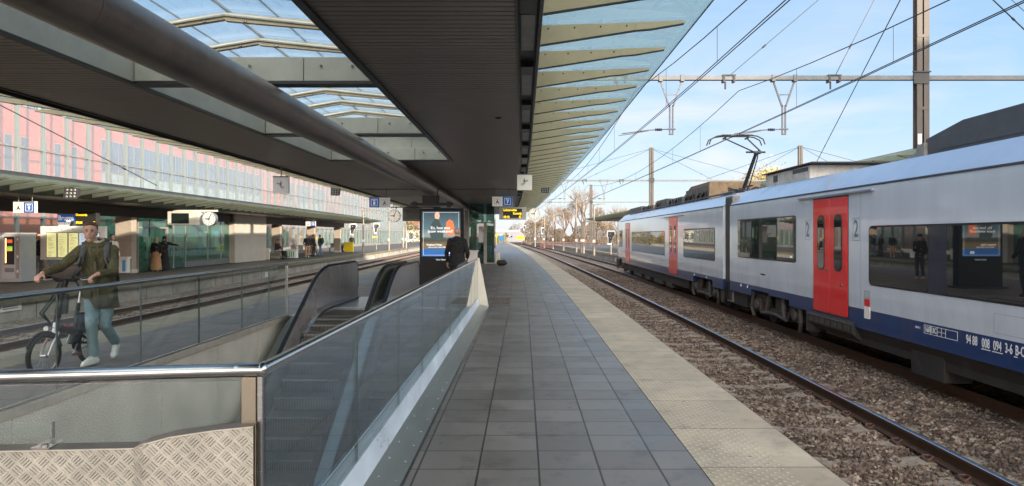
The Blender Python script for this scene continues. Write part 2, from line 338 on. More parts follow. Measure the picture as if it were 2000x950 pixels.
m_yellow = mat('yellow_paint', (.85,.62,.02), .5, noise=.1)
# ================================================================== the ground, platforms and tracks
PL, PR = -7.25, 2.12; RZ = -.56; BZ = -.74
HX0, HX1, HY0, HY1 = -4.7, -1.06, 2.84, 16.7      # the escalator well
m_ground = mat('ground_earth', (.16,.13,.10), .95, noise=.3, nscale=.3)
g = MB(); B_ = 1500
for a, b, c, d in ((-B_, HX0-.3, -B_, B_), (HX1+.1, B_, -B_, B_), (HX0-.3, HX1+.1, -B_, HY0-.1), (HX0-.3, HX1+.1, HY1+.3, B_)):
    g.quad((a,c,-1.05),(b,c,-1.05),(b,d,-1.05),(a,d,-1.05))
g.build('ground', m_ground, kind='structure')
def uvb(x, y, z): return (x-off(y), y)
def uvwall(x, y, z): return (y, z)
def slab(mb, x0, x1, yy, z0, z1): return mb.sweep([(x0,z0),(x1,z0),(x1,z1),(x0,z1)], yy)
Y1 = ys(-6, 15, 3)+ys(15, 190, 3)[1:]
def seg(a, b): return sorted(set([a, b]+[y for y in Y1 if a < y < b]))
TILEX = 1.235
f = MB()
slab(f, PL+.9, HX0-.02, seg(HY0, HY1), -.25, 0); slab(f, HX1, TILEX, seg(HY0, HY1), -.25, 0)
slab(f, PL+.9, TILEX, seg(-6, HY0), -.25, 0); slab(f, PL+.9, TILEX, seg(HY1, 190), -.25, 0)
f.build('platform', m_tile, uvf=uvb, kind='structure')
e = MB(); slab(e, TILEX+.004, PR, seg(-6, 190), -.16, .002)
e.build('platform_edge', m_edge, uvf=uvb, kind='structure')
e = MB(); slab(e, PL, PL+.896, seg(-6, 190), -.16, .002)
e.build('platform_edge', m_edge2, uvf=uvb, kind='structure')
e = MB(); slab(e, PR-.35, PR-.10, seg(-6, 190), -1.06, -.165); slab(e, PL+.10, PL+.35, seg(-6, 190), -1.06, -.165)
e.build('platform_wall', m_conc, uvf=uvwall, kind='structure')
# platforms to either side
m_asph = tiles('dark_paving', (.085,.078,.072), (.10,.092,.085), (.05,.045,.04), .42, .42, .004, .6, grime=.25)
FPE = -13.55
f = MB(); slab(f, -23.5, FPE-.5, seg(4, 190), -.25, 0); f.build('left_platform', m_asph, uvf=uvb, kind='structure')
m_coping = mat('coping_stone', (.155,.145,.10), .85, noise=.35, nscale=3)
e = MB(); slab(e, FPE-.496, FPE, seg(4, 190), -.2, .003); e.build('left_platform_edge', m_coping, kind='structure')
e = MB(); slab(e, FPE-.4, FPE-.1, seg(4, 190), -1.06, -.205); e.build('left_platform_wall', m_conc, uvf=uvwall, kind='structure')
RPE = 9.05
f = MB(); slab(f, RPE+.5, RPE+8.5, seg(-6, 190), -.25, 0); f.build('right_platform', m_asph, uvf=uvb, kind='structure')
e = MB(); slab(e, RPE, RPE+.496, seg(-6, 190), -.2, .003); e.build('right_platform_edge', m_edge2, uvf=uvb, kind='structure')
e = MB(); slab(e, RPE+.1, RPE+.4, seg(-6, 190), -1.06, -.205); e.build('right_platform_wall', m_conc, uvf=uvwall, kind='structure')
# tactile square in the paving near the end of the balustrade
m_tact = tiles('tactile_paving', (.20,.15,.12), (.24,.18,.15), (.06,.05,.04), .06, .06, .012, .8, bump=.8)
t = MB(); slab(t, -.74, -.33, seg(16.9, 18.55), -.002, .006); t.build('tactile_paving', m_tact, uvf=uvb, kind='structure')

# ballast
def ballast_mat(name, cs):
    m = bpy.data.materials.new(name); m.use_nodes = True; t = m.node_tree; p = t.nodes['Principled BSDF']; p.inputs['Roughness'].default_value = .9
    tcn = t.nodes.new('ShaderNodeTexCoord'); v = t.nodes.new('ShaderNodeTexVoronoi'); v.inputs['Scale'].default_value = 19; t.links.new(tcn.outputs['Object'], v.inputs['Vector'])
    s = t.nodes.new('ShaderNodeSeparateColor'); t.links.new(v.outputs['Color'], s.inputs[0])
    r = t.nodes.new('ShaderNodeValToRGB'); r.color_ramp.interpolation = 'LINEAR'
    for i, (q, c) in enumerate(cs):
        el = r.color_ramp.elements[i] if i < 2 else r.color_ramp.elements.new(q)
        el.position = q; el.color = (*c, 1)
    t.links.new(s.outputs[0], r.inputs[0])
    n = t.nodes.new('ShaderNodeTexNoise'); n.inputs['Scale'].default_value = .9; n.inputs['Detail'].default_value = 5; t.links.new(tcn.outputs['Object'], n.inputs['Vector'])
    q = t.nodes.new('ShaderNodeMapRange'); q.inputs[1].default_value = .3; q.inputs[2].default_value = .7; q.inputs[3].default_value = .7; q.inputs[4].default_value = 1.35; t.links.new(n.outputs['Fac'], q.inputs[0])
    x = t.nodes.new('ShaderNodeVectorMath'); x.operation = 'SCALE'; t.links.new(r.outputs[0], x.inputs[0]); t.links.new(q.outputs[0], x.inputs['Scale']); t.links.new(x.outputs[0], p.inputs['Base Color'])
    b = t.nodes.new('ShaderNodeBump'); b.inputs['Strength'].default_value = 1; b.inputs['Distance'].default_value = .035; b.invert = True
    t.links.new(v.outputs['Distance'], b.inputs['Height']); t.links.new(b.outputs[0], p.inputs['Normal'])
    return m
m_bal = ballast_mat('ballast_stone', [(0,(.045,.030,.022)), (1,(.27,.22,.175)), (.35,(.095,.062,.046)), (.6,(.14,.098,.072)), (.85,(.19,.145,.112))])
m_balL = ballast_mat('ballast_stone_left', [(0,(.07,.055,.045)), (1,(.30,.27,.22)), (.4,(.13,.10,.08)), (.7,(.2,.165,.13))])
m_stone = m_bal
b = MB(); ybs = ys(-6, 60, 1.5)+ys(60, 260, 4)[1:]
def bsheet(prof, name, m):
    q = MB(); q.sweep(prof, ybs, closed=False); q.build(name, m, smooth=True, kind='stuff')
bsheet([(PR-.12,-.77),(2.5,-.755),(3.6,-.765),(4.7,-.755),(5.2,-.70),(5.6,-.71),(6.4,-.755),(7.1,-.77),(8.4,-.77),(RPE+.1,-.79)], 'ballast', m_bal)
bsheet([(PL+.12,-.79),(-8.4,-.77),(-9.8,-.74),(-11.3,-.77),(-12.4,-.74),(FPE-.1,-.66)], 'ballast', m_balL)
def surfz(x): return float(np.interp(x, [2.0,2.5,3.6,4.7,5.2,5.6,6.4,8.4,9.1], [-.77,-.755,-.765,-.755,-.70,-.71,-.755,-.77,-.79]))
def stones(name, zones, m, zfn, **kw):
    C = []; S = []
    for x0, x1, y0, y1, n in zones:
        k = int(n*(x1-x0)*(y1-y0)); x = rng.uniform(x0, x1, k); y = rng.uniform(y0, y1, k)
        z = np.array([zfn(a) for a in x])+rng.uniform(-.012, .012, k)
        o = -.00285*np.maximum(0, y-15)**1.5
        C.append(np.stack([x+o, y, z], 1)); S.append(rng.uniform(.017, .034, k))
    C = np.concatenate(C); S = np.concatenate(S); k = len(C)
    base = np.array([(-1,-1,-1),(1,-1,-1),(1,1,-1),(-1,1,-1),(-1,-1,1),(1,-1,1),(1,1,1),(-1,1,1)], float)*.72
    V = np.tile(base, (k,1,1))*rng.uniform(.55, 1.25, (k,8,3))
    q = rng.normal(size=(k,4)); q /= np.linalg.norm(q, axis=1, keepdims=True); a, bb, c, d = q.T
    Rm = np.stack([1-2*(c*c+d*d), 2*(bb*c-a*d), 2*(bb*d+a*c), 2*(bb*c+a*d), 1-2*(bb*bb+d*d), 2*(c*d-a*bb), 2*(bb*d-a*c), 2*(c*d+a*bb), 1-2*(bb*bb+c*c)], 1).reshape(k,3,3)
    V = np.einsum('kij,knj->kni', Rm, V*S[:,None,None]*rng.uniform(.7,1.3,(k,1,3)))+C[:,None,:]
    fb = np.array([(0,3,2,1),(4,5,6,7),(0,1,5,4),(1,2,6,5),(2,3,7,6),(3,0,4,7)])
    Fq = (fb[None]+8*np.arange(k)[:,None,None]).reshape(-1)
    me = bpy.data.meshes.new(name); me.vertices.add(8*k); me.vertices.foreach_set('co', V.reshape(-1).astype(np.float32))
    me.loops.add(len(Fq)); me.loops.foreach_set('vertex_index', Fq.astype(np.int32)); me.polygons.add(6*k)
    me.polygons.foreach_set('loop_start', (np.arange(6*k)*4).astype(np.int32)); me.polygons.foreach_set('loop_total', np.full(6*k, 4, np.int32))
    me.update(calc_edges=True); me.validate(); me.materials.append(m)
    ob = bpy.data.objects.new(name, me); col.objects.link(ob); tag(ob, kind='stuff', **kw)
m_st = ballast_mat('loose_stone', [(0,(.040,.027,.020)), (1,(.34,.28,.225)), (.35,(.105,.070,.052)), (.6,(.155,.110,.082)), (.85,(.22,.170,.132))])
m_st.node_tree.nodes['Bump'].inputs['Strength'].default_value = .25; m_st.node_tree.nodes['Voronoi Texture'].inputs['Scale'].default_value = 16
stones('ballast_stones', [(2.05,6.6,2.5,9,760),(2.05,6.9,9,17,560),(2.1,6.9,17,32,270),(2.2,6.9,32,50,120)], m_st, surfz)
stones('ballast_stones', [(-13.3,-9.9,9,26,150),(-13.3,-9.9,26,45,70)], m_balL, lambda x: -.75)

# tracks
m_railrust = mat('rail_rust', (.085,.045,.028), .8, .2, noise=.35, nscale=9)
m_railtop = mat('rail_running_surface', (.62,.63,.68), .22, 1)
m_sleeper = mat('sleeper', (.24,.195,.155), .9, noise=.45, nscale=6, bump=.4, bscale=40)
m_clip = mat('rail_clip', (.11,.06,.045), .7, .3, noise=.3)
def track(cx, label, y0, y1, sl0, sl1, gap=.62, shiny=True, nparts=100):
    t = thing('railway_track', label, 'railway track', (cx, y0, -.9), 'tracks')
    yy = sorted(set([y0, y1]+[y for y in ys(-9, 261, 3) if y0 < y < y1]))
    for s in (-1, 1):
        r = MB(); c = cx+s*.7525
        r.sweep([(c-.07,RZ-.165),(c+.07,RZ-.165),(c+.07,RZ-.15),(c+.012,RZ-.13),(c+.012,RZ-.045),(c+.036,RZ-.035),(c+.036,RZ-.008),(c+.028,RZ-.002),(c-.028,RZ-.002),(c-.036,RZ-.008),(c-.036,RZ-.035),(c-.012,RZ-.045),(c-.012,RZ-.13),(c-.07,RZ-.15)], yy)
        o = r.build('rail', m_railrust, t)
        q = MB(); q.sweep([(c-.031,RZ-.004),(c+.031,RZ-.004),(c+.026,RZ),(c-.026,RZ)], yy); q.build('running_surface', m_railtop if shiny else m_galv, o)
    def sl(mb, y, rough=True):
        o = off(y)+cx; j = random.uniform(-.01, .01)
        mb.prism([(o-1.25,-.86),(o+1.25,-.86),(o+1.23,-.725+j),(o+.5,-.725+j),(o+.3,-.75+j),(o-.3,-.75+j),(o-.5,-.725+j),(o-1.23,-.725+j)], 'y', y-.12, y+.12)
    def clips(sl_, y):
        for s in (-1, 1):
            for k in (-1, 1):
                mb = MB(); c = cx+off(y)+s*.7525+k*.095
                mb.tube([(c+k*.03,y-.05,RZ-.16),(c-k*.03,y-.04,RZ-.125),(c-k*.035,y+.03,RZ-.125),(c+k*.035,y+.05,RZ-.13),(c+k*.045,y-.01,RZ-.155)], .013, 6)
                mb.box(c-.05,c+.05,y-.075,y+.075,RZ-.175,RZ-.152); mb.build('rail_clip', m_clip, sl_)
    n = 0; rest = MB(); y = sl0
    while y < sl1:
        if n < nparts:
            q = MB(); sl(q, y); so_ = q.build('sleeper', m_sleeper, t)
            if y < 22: clips(so_, y)
        else: sl(rest, y)
        n += 1; y += gap
    if rest.v: rest.build('sleepers', m_sleeper, t, kind='stuff')
    return t
track(3.575, 'railway track right beside the tactile platform edge, with polished rail top', -6, 255, 3.1, 120, nparts=90)
track(7.08, 'railway track beneath the grey and red train', -6, 255, 20, 120, nparts=60)
track(-8.4, 'rusty track hugging the near side of the left hand tracks', -6, 255, 30, 90, nparts=10, shiny=False)
track(-11.3, 'rusty track below the wall of the far left platform', 4, 255, 9, 110, nparts=90, shiny=False)

# ================================================================== canopies
def canopy(name, label, cx, zc, yb, ye, right_ribs, left_ribs, skylights, detail, rib_n, curve_from=True, uphill=.27):
    """cx: centre line; ceilings 1.79..3.2 either side, glass wings beyond"""
    t = thing(name, label, 'platform canopy', (cx, yb, zc), 'platform canopies')
    def sweepbox(mb, x0, x1, z0, z1, a, b, st=3): mb.sweep([(cx+x0,z0),(cx+x1,z0),(cx+x1,z1),(cx+x0,z1)], sorted(set([a,b]+[y for y in ys(-9, 120, st) if a < y < b])))
    L0, L1, R0, R1 = -3.32, -1.49, 1.49, 3.21
    body = MB(); ribs_gap = MB()
    # slatted ceilings (each a real run of slats with dark gaps above)
    def slats(x0, x1, a, b, nm):
        m = MB(); y = a; lim = min(b, 34) if detail else a; p = .12
        while y < lim-.01:
            o = off(y); m.box(cx+x0+o, cx+x1+o, y+.012, y+p-.012, zc, zc+.03); y += p
        if b-y > .2: sweepbox(m, x0, x1, zc, zc+.03, y, b)
        m.build('ceiling_panel', m_ceil, t)
        q = MB(); sweepbox(q, x0-.0, x1+.0, zc+.036, zc+.40, a, b); q.build('ceiling_void', m_ceilgap, t)
    sky_end = skylights[-1] if skylights else yb
    slats(R0, R1, yb, ye, 'r'); slats(L0, L1, yb, ye, 'l')
    if sky_end < ye: slats(L1+.003, R0-.003, sky_end+.05, ye, 'c')
    # skylight edges: fascia and dark trims
    for sx, x in ((1, L1), (-1, R0)):
        q = MB(); sweepbox(q, x, x+sx*.02, zc-.003, zc+.42, yb, sky_end); q.build('fascia', m_beige2, t)
        q = MB(); sweepbox(q, x-sx*.05, x+sx*.03, zc-.035, zc-.005, yb, sky_end); q.build('trim', m_black, t)
    if skylights:
        for i, y in enumerate(skylights):
            q = MB(); o = cx+off(y)
            for x0, x1 in ((L1+.03, -.63), (-.622, .60), (.608, R0-.03)):
                q.box(o+x0, o+x1, y-.10, y+.10, zc+.006, zc+.30)
            bo = q.build('crossbeam', m_beige2, t, bevel=.006)
            q = MB(); q.box(o+L1+.03, o+R0-.03, y-.115, y+.12, zc-.03, zc+.001); q.build('beam_trim', m_black, bo)
            for bx in (-1.1,-.95,-.35,-.05,.82,1.2): q = MB(); q.cyl((o+bx,y-.125,zc+.19),(o+bx,y-.098,zc+.19), .016, n=8); q.ball((o+bx,y-.125,zc+.19), .016, 8, 5); q.build('bolt', m_steel, bo)
        yr = skylights[0]-1.12*8
        while yr < sky_end+.5:
            q = MB(); o = cx+off(yr); zr = zc+.86; ze = zc+.66
            for (xa, za, xb, zb) in ((-1.7, ze, -.35, zr), (-.35, zr, 1.7, ze)):
                q.prism([(o+xa, za-.12), (o+xb, zb-.10), (o+xb, zb-.015), (o+xa, za-.015)], 'y', yr-.035, yr+.035)
            bo = q.build('roof_rib', m_beige, t)
            q = MB(); q.tube([(o-1.6,yr-.05,ze-.05),(o-.35,yr-.05,zr-.05),(o+1.6,yr-.05,ze-.06)], .022, 8); q.build('glazing_tube', m_cream, bo, smooth=True)
            for bx in (-.6,-.1,.9): q = MB(); q.ball((o+bx,yr-.05,zr-.11-abs(bx+.35)*.1), .018, 8, 5); q.build('bolt', m_steel, bo)
            yr += 1.112
        q = MB(); q.sweep([(cx-1.72,zc+.66),(cx-.35,zc+.86),(cx-.35,zc+.875),(cx-1.72,zc+.675)], [yb, sky_end+.3], caps=True); q.build('skylight_glass', m_skyglass, t)
        q = MB(); q.sweep([(cx-.35,zc+.86),(cx+1.72,zc+.66),(cx+1.72,zc+.675),(cx-.35,zc+.875)], [yb, sky_end+.3]); q.build('skylight_glass', m_skyglass, t)
        q = MB()
        for xx in (-1.0, .25, .95): q.box(cx+xx-.006, cx+xx+.006, yb, sky_end, zc+.88-abs(xx+.35)*.1, zc+.90-abs(xx+.35)*.1)
        q.box(cx-.36, cx-.34, yb, sky_end, zc+.868, zc+.90); q.build('glazing_bar', m_dark, t)
        q = MB(); o = off(sky_end)
        for x0, x1 in ((L1+.02, -.42), (-.412, .50), (.508, R0-.02)): q.box(cx+x0+o, cx+x1+o, sky_end+.02, sky_end+.05, zc, zc+.66)
        q.build('end_fascia', m_beige2, t)
    # roof above the ceilings; unseen right part raised to keep sun off the fascia
    q = MB(); sweepbox(q, L0-.2, L1, zc+.405, zc+.60, yb, ye); sweepbox(q, R0+.28, R1+.2, zc+.405, zc+1.35 if detail else zc+.6, yb, ye); sweepbox(q, R0, R0+.28, zc+.405, zc+.60, yb, ye)
    if sky_end < ye: sweepbox(q, L1+.002, R0-.002, zc+.405, zc+.7, sky_end+.4, ye)
    q.build('roof', m_dark, t)
    # service trough and wing on each side
    for s, hi, ribs in ((1, R1, right_ribs), (-1, -L0, left_ribs)):
        q = MB(); a = sorted((s*hi, s*(hi+.025))); sweepbox(q, a[0], a[1], zc-.02, zc+.14, yb, ye)
        a = sorted((s*(hi+.205), s*(hi+.235))); sweepbox(q, a[0], a[1], zc-.02, zc+.24, yb, ye)
        a = sorted((s*(hi+.025), s*(hi+.205))); sweepbox(q, a[0], a[1], zc+.10, zc+.13, yb, ye)
        tr = q.build('trough', m_dark, t)
        if detail:
            y = 1.0
            while y < 34:
                o = cx+off(y)+s*(hi+.115); q = MB(); q.box(o-.07, o+.07, y, y+.42, zc+.03, zc+.10); q.build('trough_box', m_black, tr)
                q = MB(); q.box(o-.065, o+.065, y+.55, y+1.75, zc+.06, zc+.10); q.build('trough_lamp', m_galv, tr); y += 2.35
        x0 = s*(hi+.24); W = 1.58
        zt = lambda d: zc+.215+.05*d/1.5
        q = MB(); a = [(cx+x0, zc+.235), (cx+x0+s*W, zc+.235+uphill*.2), (cx+x0+s*W, zc+.247+uphill*.2), (cx+x0, zc+.247)]
        q.sweep(a if s > 0 else a[::-1], sorted(set([yb,ye]+[y for y in ys(-9,120,3) if yb < y < ye])))
        q.build('wing_glass', m_canglass if detail else m_canglass2, t)
        q = MB(); a = [(cx+x0+s*(W-.004), zc+.235+uphill*.2), (cx+x0+s*(W+.008), zc+.235+uphill*.2), (cx+x0+s*(W+.008), zc+.247+uphill*.2), (cx+x0+s*(W-.004), zc+.247+uphill*.2)]
        q.sweep(a, sorted(set([yb,ye]+[y for y in ys(-9,120,3) if yb < y < ye]))); q.build('glass_edge', m_edgeglass, t)
        rest = MB(); rest_t = MB(); n = 0; y = ribs[0]; 
        while y < ye-.1:
            o = cx+off(y)+x0; many = n >= rib_n
            q = rest if many else MB()
            poly = [(o, zc+.02), (o+s*.95, zc+.170), (o+s*.95, zc+.243), (o, zc+.215)]
            q.prism(poly, 'y', y-.012, y+.012)
            q.prism([(o+s*.95, zc+.166), (o+s*1.1, zc+.180), (o+s*1.43, zc+.236), (o+s*1.45, zc+.262), (o+s*.95, zc+.246)], 'y', y-.018, y+.018)
            tq = rest_t if many else MB()
            tq.prism([(o, zc+.008), (o+s*.96, zc+.158), (o+s*1.1, zc+.169), (o+s*1.43, zc+.226), (o+s*1.43, zc+.235), (o+s*1.1, zc+.1795), (o+s*.95, zc+.1655), (o, zc+.0195)], 'y', y-.022, y+.022)
            if detail and y < 14:
                for k in range(4): tq.ball((o+s*(.08+.26*k), y-.014, zc+.18+.010*k), .009, 8, 4)
            if not many:
                ro = q.build('wing_rib', m_beige if detail else m_beige2, t); tq.build('rib_gasket', m_black, ro)
            n += 1; y += ribs[1]
        if rest.v: rest.build('wing_ribs', m_beige if detail else m_beige2, t, kind='stuff'); rest_t.build('rib_gaskets', m_black, t, kind='stuff')
    return t
can = canopy('platform_canopy', 'dark slatted canopy with glass skylights right overhead', -3.28, 3.5, -4, 62, (-3.93+.02, 1.0), (-3.93, 1.0), [-.13, 4.32, 8.77, 13.2, 17.75], True, 50)
# pipe under the skylight
p = thing('roof_pipe', 'thick rust-tinged round pipe running beneath the skylight', 'pipe', (-3.1, -4, 3.24))
q = MB(); q.tube([(-3.1+off(y), y, 3.24) for y in ys(-4, 15, 2)+ys(15, 60, 3)[1:]], .215, 28); q.build('pipe', m_pipe, p, smooth=True)
for y in (-1.2, 4.9, 11.2, 17.4, 24): q = MB(); q.tube([(-3.1+off(y), y-.008, 3.24), (-3.1+off(y), y+.008, 3.24)], .2175, 28); q.build('weld_band', m_pipe, p, smooth=True)
# canopies of the neighbouring platforms
canopy('platform_canopy', 'pale ribbed canopy over the far left platform', -18.2, 2.90, -2, 74, (-1.5, 1.0), (60, 6), [], False, 76)
canopy('platform_canopy', 'green glass canopy edge showing above the train', 14.9, 3.5, -6, 92, (88, 2), (-5.5, 1.35), [], False, 72)
# ================================================================== the escalator well
w = thing('stairwell_wall', 'speckled granite lining of the escalator well', 'wall', (HX0, HY0, -5.2))
def panels(mb_cb, a, b, step):
    y = a
    while y < b-.05: mb_cb(y+.004, min(y+step, b)-.004); y += step
for i, (a, b_) in enumerate([(HY0-.1, 4.55), (4.55, 6.55), (6.55, 9.25), (9.25, 10.95), (10.95, 12.65), (12.65, 14.3), (14.3, HY1)]):
    q = MB(); q.box(HX0-.12, HX0-.0, a+.006, b_-.006, -5.2, -.06); q.build('wall_panel', m_granite, w, bevel=.004)
q = MB(); q.box(HX0-.2, HX0-.13, HY0-.1, HY1, -5.2, -.27)
q.box(HX0-.2, HX1+.1, HY1+.02, HY1+.2, -5.2, -.27); q.box(HX1+.02, HX1+.1, HY0-.1, HY1, -5.2, -.27); q.box(HX0-.2, HX1+.1, HY0-.2, HY0-.12, -5.2, -.27)
q.build('wall_core', m_conc, w, uvf=uvwall)
m_kerb = mat('kerb_stone', (.42,.38,.32), .55, noise=.2, nscale=5)
q = MB(); q.box(HX0-.13, HX0+.03, HY0-.1, 14.3, -.055, .035); q.build('kerb_stone', m_kerb, w, bevel=.006)
q = MB(); q.box(HX0, HX1, HY0-3, HY1, -5.3, -5.2); q.build('lower_floor', m_asph, uvf=uvb, kind='structure')

# ---- balustrades
def balustrade(name, label, x, ya, yb, ztop, seams, glassm, side, sink=0):
    t = thing(name, label, 'balustrade', (x, ya, 0), 'balustrades round the escalator well')
    ed = [ya]+seams+[yb]
    for a, b_ in zip(ed[:-1], ed[1:]):
        q = MB(); q.box(x-.008, x+.008, a+.005, b_-.005, -sink, ztop-.02); po = q.build('glass_pane', glassm, t)
        q = MB(); q.box(x-.0095, x+.0095, b_-.0045, b_+.0035, -sink, ztop-.02); q.build('pane_edge', m_edgeglass, po)
    q = MB(); q.tube([(x, ya-.0, ztop), (x, yb+.02, ztop)], .027, 18); q.build('handrail', m_rail, t, smooth=True)
    return t
rb = balustrade('glass_balustrade', 'long glass balustrade with round steel handrail beside the walkway', -1.045, 2.86, 16.2, 1.085,
    [4.45, 5.95, 7.35, 8.75, 10.15, 11.55, 12.95, 14.3, 15.3], m_balglass2, 1, sink=.0)
# its base: a sloping steel cover on the walkway side, a bright ledge inside, and the fin at the far end
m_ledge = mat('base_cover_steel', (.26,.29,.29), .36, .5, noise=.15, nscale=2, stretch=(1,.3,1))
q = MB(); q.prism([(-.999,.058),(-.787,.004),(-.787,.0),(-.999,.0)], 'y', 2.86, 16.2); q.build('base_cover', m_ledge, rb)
m_bright = mat('base_strip_sky_sheen', (.66,.76,.86), .3, .15, noise=.28, nscale=1.8, stretch=(1,.5,1))  # pale blue puts the sky's reflection into the strip's colour
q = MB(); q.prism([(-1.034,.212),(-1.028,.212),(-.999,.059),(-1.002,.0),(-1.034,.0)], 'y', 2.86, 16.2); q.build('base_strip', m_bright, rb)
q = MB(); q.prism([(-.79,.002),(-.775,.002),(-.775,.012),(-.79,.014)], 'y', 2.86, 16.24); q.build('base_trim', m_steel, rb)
q = MB(); q.prism([(-1.29,.02),(-1.29,-.3),(-1.056,-.3),(-1.056,.13)], 'y', 2.9, 16.2); q.build('inner_ledge', mat('inner_ledge_sky_sheen', (.78,.88,.96), .2, .1, noise=.25, nscale=1.5, stretch=(1,.4,1)), rb)  # ledge colour carries a painted sky reflection
q = MB()
for k in range(34): q.ball((-.95, 3.1+k*.39, .046), (.011,.011,.006), 8, 4); q.ball((-.84, 3.1+k*.39, .018), (.011,.011,.006), 8, 4)
q.build('screws', m_galv, rb)
m_fin = mat('brushed_fin', (.52,.49,.43), .3, .9, noise=.08)
q = MB(); q.prism([(-1.29,.0),(-.785,.0),(-1.0,1.115),(-1.06,1.115)], 'y', 16.21, 16.235); q.build('end_fin', m_fin, rb)
lb = balustrade('glass_balustrade', 'far side glass balustrade in front of the man with the bicycle', -4.72, 4.5, 14.2, 1.06,
    [5.62, 7.2, 8.78, 10.36, 11.94, 13.2], m_balglass, -1, sink=-.04)
q = MB(); q.box(-4.735, -4.705, 4.5, 14.2, .036, .055); q.build('glass_shoe', m_steel, lb)
q = MB(); q.box(-4.74, -4.70, 14.2, 14.23, .04, 1.06); q.build('end_post', m_steel, lb)
# ---- the near end: handrail across, corner post, glass, tread plate
nb = thing('glass_balustrade', 'near end balustrade crossing the bottom left, with corner post', 'balustrade', (-1.06, 2.86, 0), 'balustrades round the escalator well')
A_ = Vector((-1.045, 2.845, 1.085)); B2 = Vector((-4.72, 2.42, 1.06))
q = MB(); q.tube([A_+Vector((-.02,0,0)), B2], .0275, 18); q.build('handrail', m_rail, nb, smooth=True)
q = MB(); q.ball(A_, .0295, 16, 10); q.tube([A_+Vector((-.0,.05,0)), A_], .0288, 18); q.tube([A_+Vector((-.085,-.009,0)), A_+Vector((-.1,-.010,0))], .0288, 18); q.tube([A_, A_+Vector((-.09,-.009,0))], .0283, 18); q.build('corner_joint', m_rail, nb, smooth=True)
m_bronze = mat('post_steel', (.40,.34,.27), .25, .95, noise=.1)
q = MB(); q.box(-1.117, -1.058, 2.815, 2.85, -.1, 1.06); q.build('corner_post', m_bronze, nb, bevel=.003)
q = MB(); q.box(-1.056, -1.036, 2.825, 2.85, -.1, 1.06); q.build('corner_glass_clamp', m_steel, nb)
def nd(x, d=0): return 2.86+(x+1.045)*(-.43/-3.675)*1.0-.02+d
for a, b_ in ((-4.7,-3.1),(-3.09,-1.125)):
    q = MB(); ya, yb2 = 2.845+(-1.045-a)*-.1157, 2.845+(-1.045-b_)*-.1157
    q.add([(a,ya-.006,.0),(b_,yb2-.006,.0),(b_,yb2-.006,1.045),(a,ya-.006,1.045),(a,ya+.006,.0),(b_,yb2+.006,.0),(b_,yb2+.006,1.045),(a,ya+.006,1.045)],
          [(0,1,2,3),(4,7,6,5),(0,4,5,1),(2,6,7,3),(0,3,7,4),(1,5,6,2)])
    q.build('glass_pane', m_balglass, nb)
# tread plate guard fixed in front of the glass
def tread(name, c):
    m = bpy.data.materials.new(name); m.use_nodes = True; t = m.node_tree; p = t.nodes['Principled BSDF']; NN = t.nodes.new; LL = t.links.new
    p.inputs['Metallic'].default_value = .35; p.inputs['Roughness'].default_value = .36; p.inputs['Base Color'].default_value = (*c,1)
    uv = NN('ShaderNodeUVMap'); rot = NN('ShaderNodeMapping'); rot.inputs['Rotation'].default_value = (0,0,R(45)); rot.inputs['Scale'].default_value = (1/.043,)*3; LL(uv.outputs[0], rot.inputs[0])
    s = NN('ShaderNodeSeparateXYZ'); LL(rot.outputs[0], s.inputs[0])
    def mth(op, a, b=None, c_=None):
        n = NN('ShaderNodeMath'); n.operation = op
        for i, v in enumerate((a, b, c_)):
            if v is None: continue
            if isinstance(v, (int, float)): n.inputs[i].default_value = v
            else: LL(v, n.inputs[i])
        return n.outputs[0]
    fx = mth('FLOOR', s.outputs[0]); fy = mth('FLOOR', s.outputs[1])
    par = mth('MODULO', mth('ABSOLUTE', mth('ADD', fx, fy)), 2.0)
    u = mth('FRACT', s.outputs[0]); v = mth('FRACT', s.outputs[1])
    sel = mth('LESS_THAN', par, .5)
    a = mth('ADD', mth('MULTIPLY', u, sel), mth('MULTIPLY', v, mth('SUBTRACT', 1, sel)))     # along bars
    b = mth('ADD', mth('MULTIPLY', v, sel), mth('MULTIPLY', u, mth('SUBTRACT', 1, sel)))     # across bars
    bars = mth('SINE', mth('MULTIPLY', b, 2*PI*4)); bars = mth('MAXIMUM', mth('MULTIPLY_ADD', bars, 1.0, -.1), 0)
    ends = mth('MULTIPLY', mth('SUBTRACT', .5, mth('ABSOLUTE', mth('SUBTRACT', a, .5))), 5.0); ends = mth('MINIMUM', mth('MAXIMUM', mth('SUBTRACT', ends, .35), 0), 1)
    edge = mth('MULTIPLY', mth('SUBTRACT', .5, mth('ABSOLUTE', mth('SUBTRACT', b, .5))), 20.0); edge = mth('MINIMUM', mth('MAXIMUM', mth('SUBTRACT', edge, 1.2), 0), 1)
    h = mth('MULTIPLY', mth('MULTIPLY', bars, ends), edge)
    bmp = NN('ShaderNodeBump'); bmp.inputs['Strength'].default_value = 1.0; bmp.inputs['Distance'].default_value = .006; LL(h, bmp.inputs['Height']); LL(bmp.outputs[0], p.inputs['Normal'])
    n = NN('ShaderNodeTexNoise'); n.inputs['Scale'].default_value = 9; n.inputs['Detail'].default_value = 6; LL(uv.outputs[0], n.inputs['Vector'])
    r = NN('ShaderNodeMapRange'); r.inputs[1].default_value = .35; r.inputs[2].default_value = .7; r.inputs[3].default_value = 1.08; r.inputs[4].default_value = .8; LL(n.outputs['Fac'], r.inputs[0])
    x = NN('ShaderNodeVectorMath'); x.operation = 'SCALE'; x.inputs[0].default_value = c; LL(r.outputs[0], x.inputs['Scale']); LL(x.outputs[0], p.inputs['Base Color'])
    return m
m_tread = tread('tread_plate', (.58,.53,.455))
tp = thing('tread_plate_guard', 'bent aluminium tread plate guard below the near handrail', 'metal guard', (-1.6, 2.72, 0))
def py_(x): return 2.78+(-1.06-x)*-.1157
